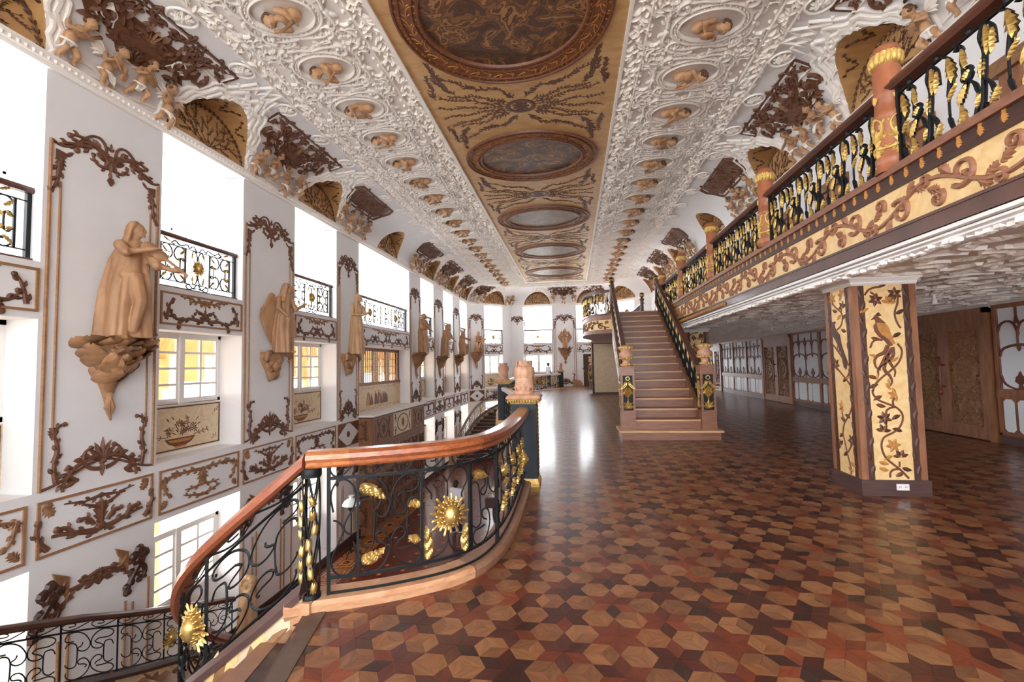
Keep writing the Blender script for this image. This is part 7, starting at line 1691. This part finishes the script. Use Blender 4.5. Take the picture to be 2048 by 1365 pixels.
def gilt(p, q, w, h=.03, b=0., T=FT):      # a comma-shaped gilt leaf with raked grooves
    mb = MB(T); L = math.hypot(q[0]-p[0], q[1]-p[1])*1.12; a = math.atan2(q[1]-p[1], q[0]-p[0])-b*.5; ns, nq = 22, 7; uv = []; hh = []; x, y = p; ds = 1/(ns-1)
    for i in range(ns):
        s = i*ds; th = a+b*s*1.3; ww = w*.62*(math.sin(PI*min(1, s*.86+.14))**.7)*(1-.35*s)+.002; 
        if s > .55: ww *= 1+.25*math.sin(s*40)
        for j in range(nq):
            t = -1+2*j/(nq-1); uv.append((x-math.sin(th)*ww*t, y+math.cos(th)*ww*t)); hh.append(max(0, (1-t*t))**.5*h*(.75+.25*math.sin(20*s+3.2*t)))
        x += math.cos(th)*L*ds; y += math.sin(th)*L*ds
    mb.add2(uv, hh, [(i*nq+j, (i+1)*nq+j, (i+1)*nq+j+1, i*nq+j+1) for i in range(ns-1) for j in range(nq-1)])
    return mb
for (p, q), w, b in zip(RG, (.075, .075, .065, .065, .07, .06, .06), (-.5, .6, .3, -.3, -.5, 1.2, -1.2)): gilt(p, q, w, .03, b).obj('gilt_leaf', GOLD, fr)
for u in (1.75, 2.2, 2.65, 3.1):
    for z, a in ((.7, -.9), (.32, .9), (.5, 0.2), (.6, 2.4), (.4, -2.4)): gilt((u+.12, z), (u+.12+.13*math.cos(a), z+.13*math.sin(a)), .06, .035).obj('gilt_leaf', GOLD, fr)
p = FP.at(.965); tg = FP.tan(.965); rz = math.atan2(tg[1], tg[0])
SUN2 = sun_mesh(.165)
for nm, me in zip(('sun_rays', 'sun_face'), SUN2): inst(nm, me, fr, (p[0]+math.sin(rz)*.02, p[1]-math.cos(rz)*.02, .505), rz)
p = FP.at(2.9); tg = FP.tan(2.9); rz = math.atan2(tg[1], tg[0])
for nm, me in zip(('sun_rays', 'sun_face'), SUN2): inst(nm, me, fr, (p[0]+math.sin(rz)*.03, p[1]-math.cos(rz)*.03, .52), rz)
# lattice post with gilt buds
lp = thing('lattice_post', 'open twisted iron lattice post with gilt buds at the head of the near curved stair', 'post', (-1.775, 2.875, 0))
mb = MB()
for d in (1, -1):
    for k in range(5):
        P = [(.055*math.cos(a+k*2*PI/5), .055*math.sin(a+k*2*PI/5), z) for z, a in zip(np.linspace(.08, .9, 30), d*np.linspace(0, 2.6, 30))]; mb.tube(P, .0058, 5)
mb.obj('twisted_bars', IRON, lp, True)
mb = MB(); mb.lathe([(.062, .87), (.066, .88), (.066, .925), (.06, .935)], 20); mb.obj('collar', IRON, lp, True); mb = MB(); mb.lathe([(.06, .06), (.064, .07), (.064, .1), (.05, .11)], 20); mb.obj('collar', IRON, lp, True)
bud = MB()
for k in range(5):
    a = k*2*PI/5; bud.T = lambda v, a=a: np.stack([(.012-v[:, 1])*math.cos(a)-v[:, 0]*math.sin(a), (.012-v[:, 1])*math.sin(a)+v[:, 0]*math.cos(a), v[:, 2]], 1); bud.leaf((0, -.03), PI/2, .075, .026, .012, 0)
BUD = bud.mesh('gilt_bud', GOLD, True); r = random.Random(6)
for k in range(13):
    a = -PI/2+(-.95 if k % 2 else .6)+r.uniform(-.35, .35); z = .15+.047*k; inst('gilt_bud', BUD, lp, (.06*math.cos(a), .06*math.sin(a), z), rot=(r.uniform(-.3, .3), r.uniform(-.3, .3), r.uniform(0, 6)))
# ---- boxed newels with carved vase
def vase_meshes():
    b = MB(); b.lathe([(.13, 0), (.14, .02), (.14, .04), (.1, .06), (.12, .09), (.125, .13), (.125, .2), (.115, .22), (.13, .25), (.135, .3), (.12, .36), (.095, .39), (.09, .41), (.115, .44), (.12, .455), (.0, .455)], 22)
    d = MB()
    for i in range(10):
        q = i*2*PI/10; T = lambda v, q=q: np.stack([(.12-v[:, 1])*np.cos(q+v[:, 0]/.125), (.12-v[:, 1])*np.sin(q+v[:, 0]/.125), v[:, 2]], 1); d.T = T
        d.leaf((0, .22), PI/2, .16, .085, .03); d.strip([(0.0, .37), (0, .45)], .02, .0); d.leaf((.037, .13), -PI/2, .1, .06, .02); d.dome((.0, .1), .02, .015, 6)
    return b.mesh('vase', URNW, True), d.mesh('vase_carving', URNW, True)
VAS, VASD = vase_meshes()
def boxed(label, x, y, rz, s=1.):
    t = thing('boxed_newel', label, 'newel post', (x, y, 0), rz, 'blue-black boxed newels with carved vases'); t.scale = (s, s, s)
    mb = MB(); mb.box((-.165, -.165, .05), (.165, .165, 1.1)); mb.obj('shaft', BLUEB, t)
    mb = MB(); mb.lathe([(.27, 0), (.27, .04), (.245, .08), (.24, .1)], 4); o = mb.obj('foot', GOLDM, t); o.rotation_euler = (0, 0, PI/4)
    mb = MB(); mb.lathe([(.24, 1.08), (.25, 1.1), (.29, 1.13), (.29, 1.135)], 4); o = mb.obj('gilt_cornice', GOLDM, t); o.rotation_euler = (0, 0, PI/4)
    mb = MB(); mb.lathe([(.29, 1.135), (.32, 1.15), (.325, 1.165), (.3, 1.19), (.22, 1.21)], 4); o = mb.obj('cornice_top', URNW, t); o.rotation_euler = (0, 0, PI/4)
    mb = MB()
    for sd in range(4):
        for k in range(12):
            u = -.2+.4*k/11; c, q = math.cos(sd*PI/2), math.sin(sd*PI/2); x_, y_ = u, -.205; mb.ell((c*x_-q*y_, q*x_+c*y_, 1.115), (.016, .016, .022), 5, 4)
    mb.obj('gilt_beads', GOLD, t); mb = MB()
    for sx_ in (1, -1):
        for k in range(16): mb.ell((sx_*.167, -.12, .2+k*.055), (.01, .025, .03), 5, 4)
        for k in range(16): mb.ell((sx_*.167, .12, .2+k*.055), (.01, .025, .03), 5, 4)
    mb.obj('gilt_edge', GOLD, t)
    inst('vase', VAS, t, (0, 0, 1.2)); inst('vase_carving', VASD, t, (0, 0, 1.2)); return t
boxed('blue-black boxed newel with carved vase at the end of the foreground balustrade', -.66, 6.12, 0)
boxed('second boxed newel with carved vase behind the foreground one', -1.9, 12.3, .15)
boxed('small far boxed newel with carved vase near the far wall', -.76, 29., 0)
# ---- railings between and beyond the boxed newels
FARW = M('glare_painted_rail', (205, 190, 180), rough=.3)  # window glare on these handrails is painted into the pale base colour
def floor_rail(pts, label, hrm):
    P = Path(crom(pts, 8)); T = on_path(P, 0); t = thing('floor_edge_railing', label, 'railing', group='iron railings along the floor edge')
    mb = MB(); mb.sweep([(x, y, .9) for x, y in P.P], hp); mb.obj('handrail', hrm, t); mb = MB(); mb.sweep([(x, y, 0) for x, y in P.P], [(.08, 0), (.08, .07), (-.12, .07), (-.14, -.3)]); mb.obj('kerb', KERBW, t)
    mb = MB(T)
    for z in (.12, .82): mb.tube([(u, 0, z) for u in np.linspace(0, P.L, 40)], .014, 4)
    n = max(1, int(P.L/.5))
    for k in range(n+1): mb.tube([(min(k*P.L/n, P.L-.01), 0, .06), (min(k*P.L/n, P.L-.01), 0, .45), (min(k*P.L/n, P.L-.01), 0, .92)], .016, 4)
    mb.obj('bars', IRON, t)
    for k in range(n):
        sc = MB(T); w = P.L/n; rail_panels(sc, None, k*w+.03, (k+1)*w-.03, .13, .8); sc.obj('scroll', IRON, t)
        gd = MB(T)
        for u, z, a in ((.15, .7, -1.), (.35, .7, -2.1), (.15, .25, 1.), (.35, .25, 2.1), (.25, .45, 1.6), (.1, .48, .5), (.4, .48, 2.6)): gd.leaf((k*w+u*w/.5, z), a, .15, .06, .03)
        gd.obj('gilt_leaves', GOLD, t)
    return t
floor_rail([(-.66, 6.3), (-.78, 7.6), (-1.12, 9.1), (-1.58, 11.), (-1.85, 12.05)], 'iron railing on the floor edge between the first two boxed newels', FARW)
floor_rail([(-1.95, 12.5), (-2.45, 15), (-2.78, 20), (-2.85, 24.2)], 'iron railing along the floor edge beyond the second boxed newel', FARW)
floor_rail([(-2.85, 24.2), (-2.5, 25.6), (-1.9, 27.1), (-1.2, 28.3), (-.8, 28.85)], 'iron railing with glare-whitened handrail curving to the far boxed newel', FARW)
# ================================================================== PEOPLE, LAMPS
SKIN = M('skin', (176, 122, 92), rough=.5); HAIR = M('black_hair', (26, 22, 22), rough=.4); SHIRT = M('white_tshirt', (226, 228, 238), rough=.8); JEANS = M('blue_jeans', (44, 66, 110), (34, 52, 90), .8, sc=(40, 40, 40)); SHOE = M('white_shoe', (220, 220, 220), rough=.5)
CREAMT = M('cream_top', (226, 214, 196), rough=.8); BROWNT = M('brown_trousers', (82, 56, 54), rough=.8); BAGM = M('brown_bag', (74, 48, 44), rough=.6)
def person(label, loc, rz, top, bottom, hairlen=0, elbow=.25, bag=False, lean=0.):
    t = thing('person', label, 'person', loc, rz, 'visitors'); b = MB(); hz = 1.58
    b.ell((0, 0, hz), (.075, .095, .12), 12, 9); b.ell((0, -.09, hz-.02), (.014, .02, .025), 6, 5); b.ell((0, -.06, hz-.07), (.05, .045, .04), 8, 6)
    for sg in (1, -1): b.ell((sg*.078, .005, hz-.01), (.014, .025, .032), 6, 5)
    b.cyl((0, .01, hz-.18), (0, .005, hz-.06), .055); b.ell((0, 0, 1.22), (.17, .11, .24), 12, 9); b.ell((0, 0, .98), (.155, .11, .14), 12, 8)
    for sg in (1, -1):
        A = [(sg*.19, 0, 1.38), (sg*(.25), .03, 1.1), (sg*(.25-elbow*.4), -.16 if elbow > .2 else -.05, .95 if elbow > .2 else .84)]; limb(b, A, (.055, .045, .034)); hand(b, A[-1], np.array(A[-1])-np.array(A[-2]))
        Lg = [(sg*.09, 0, .92), (sg*.1, -.02*sg, .5), (sg*.1, .04*sg, .08)]; limb(b, Lg, (.085, .06, .045)); b.ell((sg*.1, -.06+.04*sg, .04), (.045, .12, .04), 8, 6)
    inst('body', remesh(b, 'body', .016, SKIN, 1), t)
    s = MB(); robe(s, [(.86, .185, .135, 0, 0), (1.05, .18, .135, 0, 0), (1.25, .2, .14, 0, 0), (1.4, .2, .12, 0, .005), (1.46, .09, .08, 0, .01)], 7, .025, 2)
    for sg in (1, -1): capsule(s, (sg*.18, 0, 1.38), (sg*.24, .025, 1.18), .078, .07)
    inst('shirt', remesh(s, 'shirt', .018, top, 2), t)
    j = MB(); j.ell((0, 0, .9), (.168, .125, .12), 12, 8)
    for sg in (1, -1): limb(j, [(sg*.09, 0, .86), (sg*.1, -.02*sg, .5), (sg*.1, .04*sg, .1)], (.1, .078, .066))
    inst('trousers', remesh(j, 'trousers', .018, bottom, 2), t)
    h = MB(); h.ell((0, .02, hz+.035), (.086, .1, .105), 12, 8); h.ell((0, .05, hz-.02), (.084, .075, .09), 12, 8)
    if hairlen: h.ell((0, .07, hz-.12), (.09, .06, .18), 10, 8)
    h.obj('hair', HAIR, t, True); sh = MB()
    for sg in (1, -1): sh.ell((sg*.1, -.06+.04*sg, .035), (.05, .13, .045), 10, 7)
    sh.obj('shoes', SHOE, t, True)
    return t
person('person in white t-shirt and blue jeans standing in the lower hall, back turned', (-3.88, 14.55, ZL), PI-.35, SHIRT, JEANS)
person('person in cream top and brown trousers in the lower hall, half hidden', (-2.62, 14.9, ZL), -PI/2-.3, CREAMT, BROWNT, 1)
mb = MB(); mb.box((-.18, -.07, 0), (.18, .07, .3)); mb.tube([(-.1, 0, .3), (-.08, 0, .45), (.08, 0, .45), (.1, 0, .3)], .012, 5); bag = mb.obj('shoulder_bag', BAGM, label='dark brown bag carried by the person in the cream top', cat='bag'); bag.location = (-2.75, 14.62, ZL+.82)
person('person in pale clothes leaning by the far railing against the bright window', (-1.62, 30.6, 0), 2.2, SHIRT, JEANS)
def floor_lamp(label, x, y, shade):
    t = thing('floor_lamp', label, 'floor lamp', (x, y, ZL), 0, 'floor lamps of the lower hall'); mb = MB(); mb.lathe([(.02, .1), (.018, .6), (.028, .62), (.016, .66), (.016, 1.25), (.03, 1.27), (.012, 1.3)], 10)
    for k in range(3):
        a = k*2*PI/3+.5; mb.tube([(0, 0, .14), (.12*math.cos(a), .12*math.sin(a), .16), (.24*math.cos(a), .24*math.sin(a), .06), (.3*math.cos(a), .3*math.sin(a), .015)], [.02, .018, .016, .014], 6)
    mb.obj('iron_stand', IRON, t, True); mb = MB(); mb.lathe([(.05, 1.3), (.09, 1.34), (.1, 1.4), (.05, 1.44)], 14); mb.lathe([(.03, 1.26), (.06, 1.3)], 10); mb.obj('burner', IRON, t, True)
    for k in range(4): a = k*PI/2; 
    if shade:
        mb = MB(); mb.lathe([(.25, 1.46), (.245, 1.5), (.2, 1.58), (.12, 1.63), (.06, 1.65), (.05, 1.68), (.08, 1.72), (.085, 1.73)], 24); mb.obj('glass_shade', GLASSW, t, True)
        mb = MB(); mb.ell((0, 0, 1.42), (.09, .09, .07), 14, 8); mb.obj('glass_font', GLASSW, t, True)
    else:
        mb = MB()
        for k in range(5): a = k*2*PI/5; mb.tube([(0, 0, 1.4), (.12*math.cos(a), .12*math.sin(a), 1.38), (.2*math.cos(a), .2*math.sin(a), 1.5)], .01, 5); mb.ell((.2*math.cos(a), .2*math.sin(a), 1.53), (.03, .03, .04), 8, 6)
        mb.obj('branches', IRON, t, True)
    return t
floor_lamp('iron floor lamp with white opal shade by the lower hall window', -6.5, 12.55, True)
floor_lamp('black iron branched floor lamp beyond the cabinet in the lower hall', -6.4, 20.4, False)
# carved board leaning by the far door
lb = MB(); lb.slab([(0, 0), (.75, 0), (.7, .2), (.5, .42), (.2, .5), (0, .45)], 0, .05); lb.at(.3, .2); 
for k in range(6): acan(lb, (0, 0), k*PI/3, .18, .12, .08)
o = lb.obj('leaning_carved_board', STATUE, label='carved wooden board leaning against the far wall beside the brown door', cat='carved board'); o.location = (.0, FARY-.2, .0); o.rotation_euler = (-.25, 0, 0)
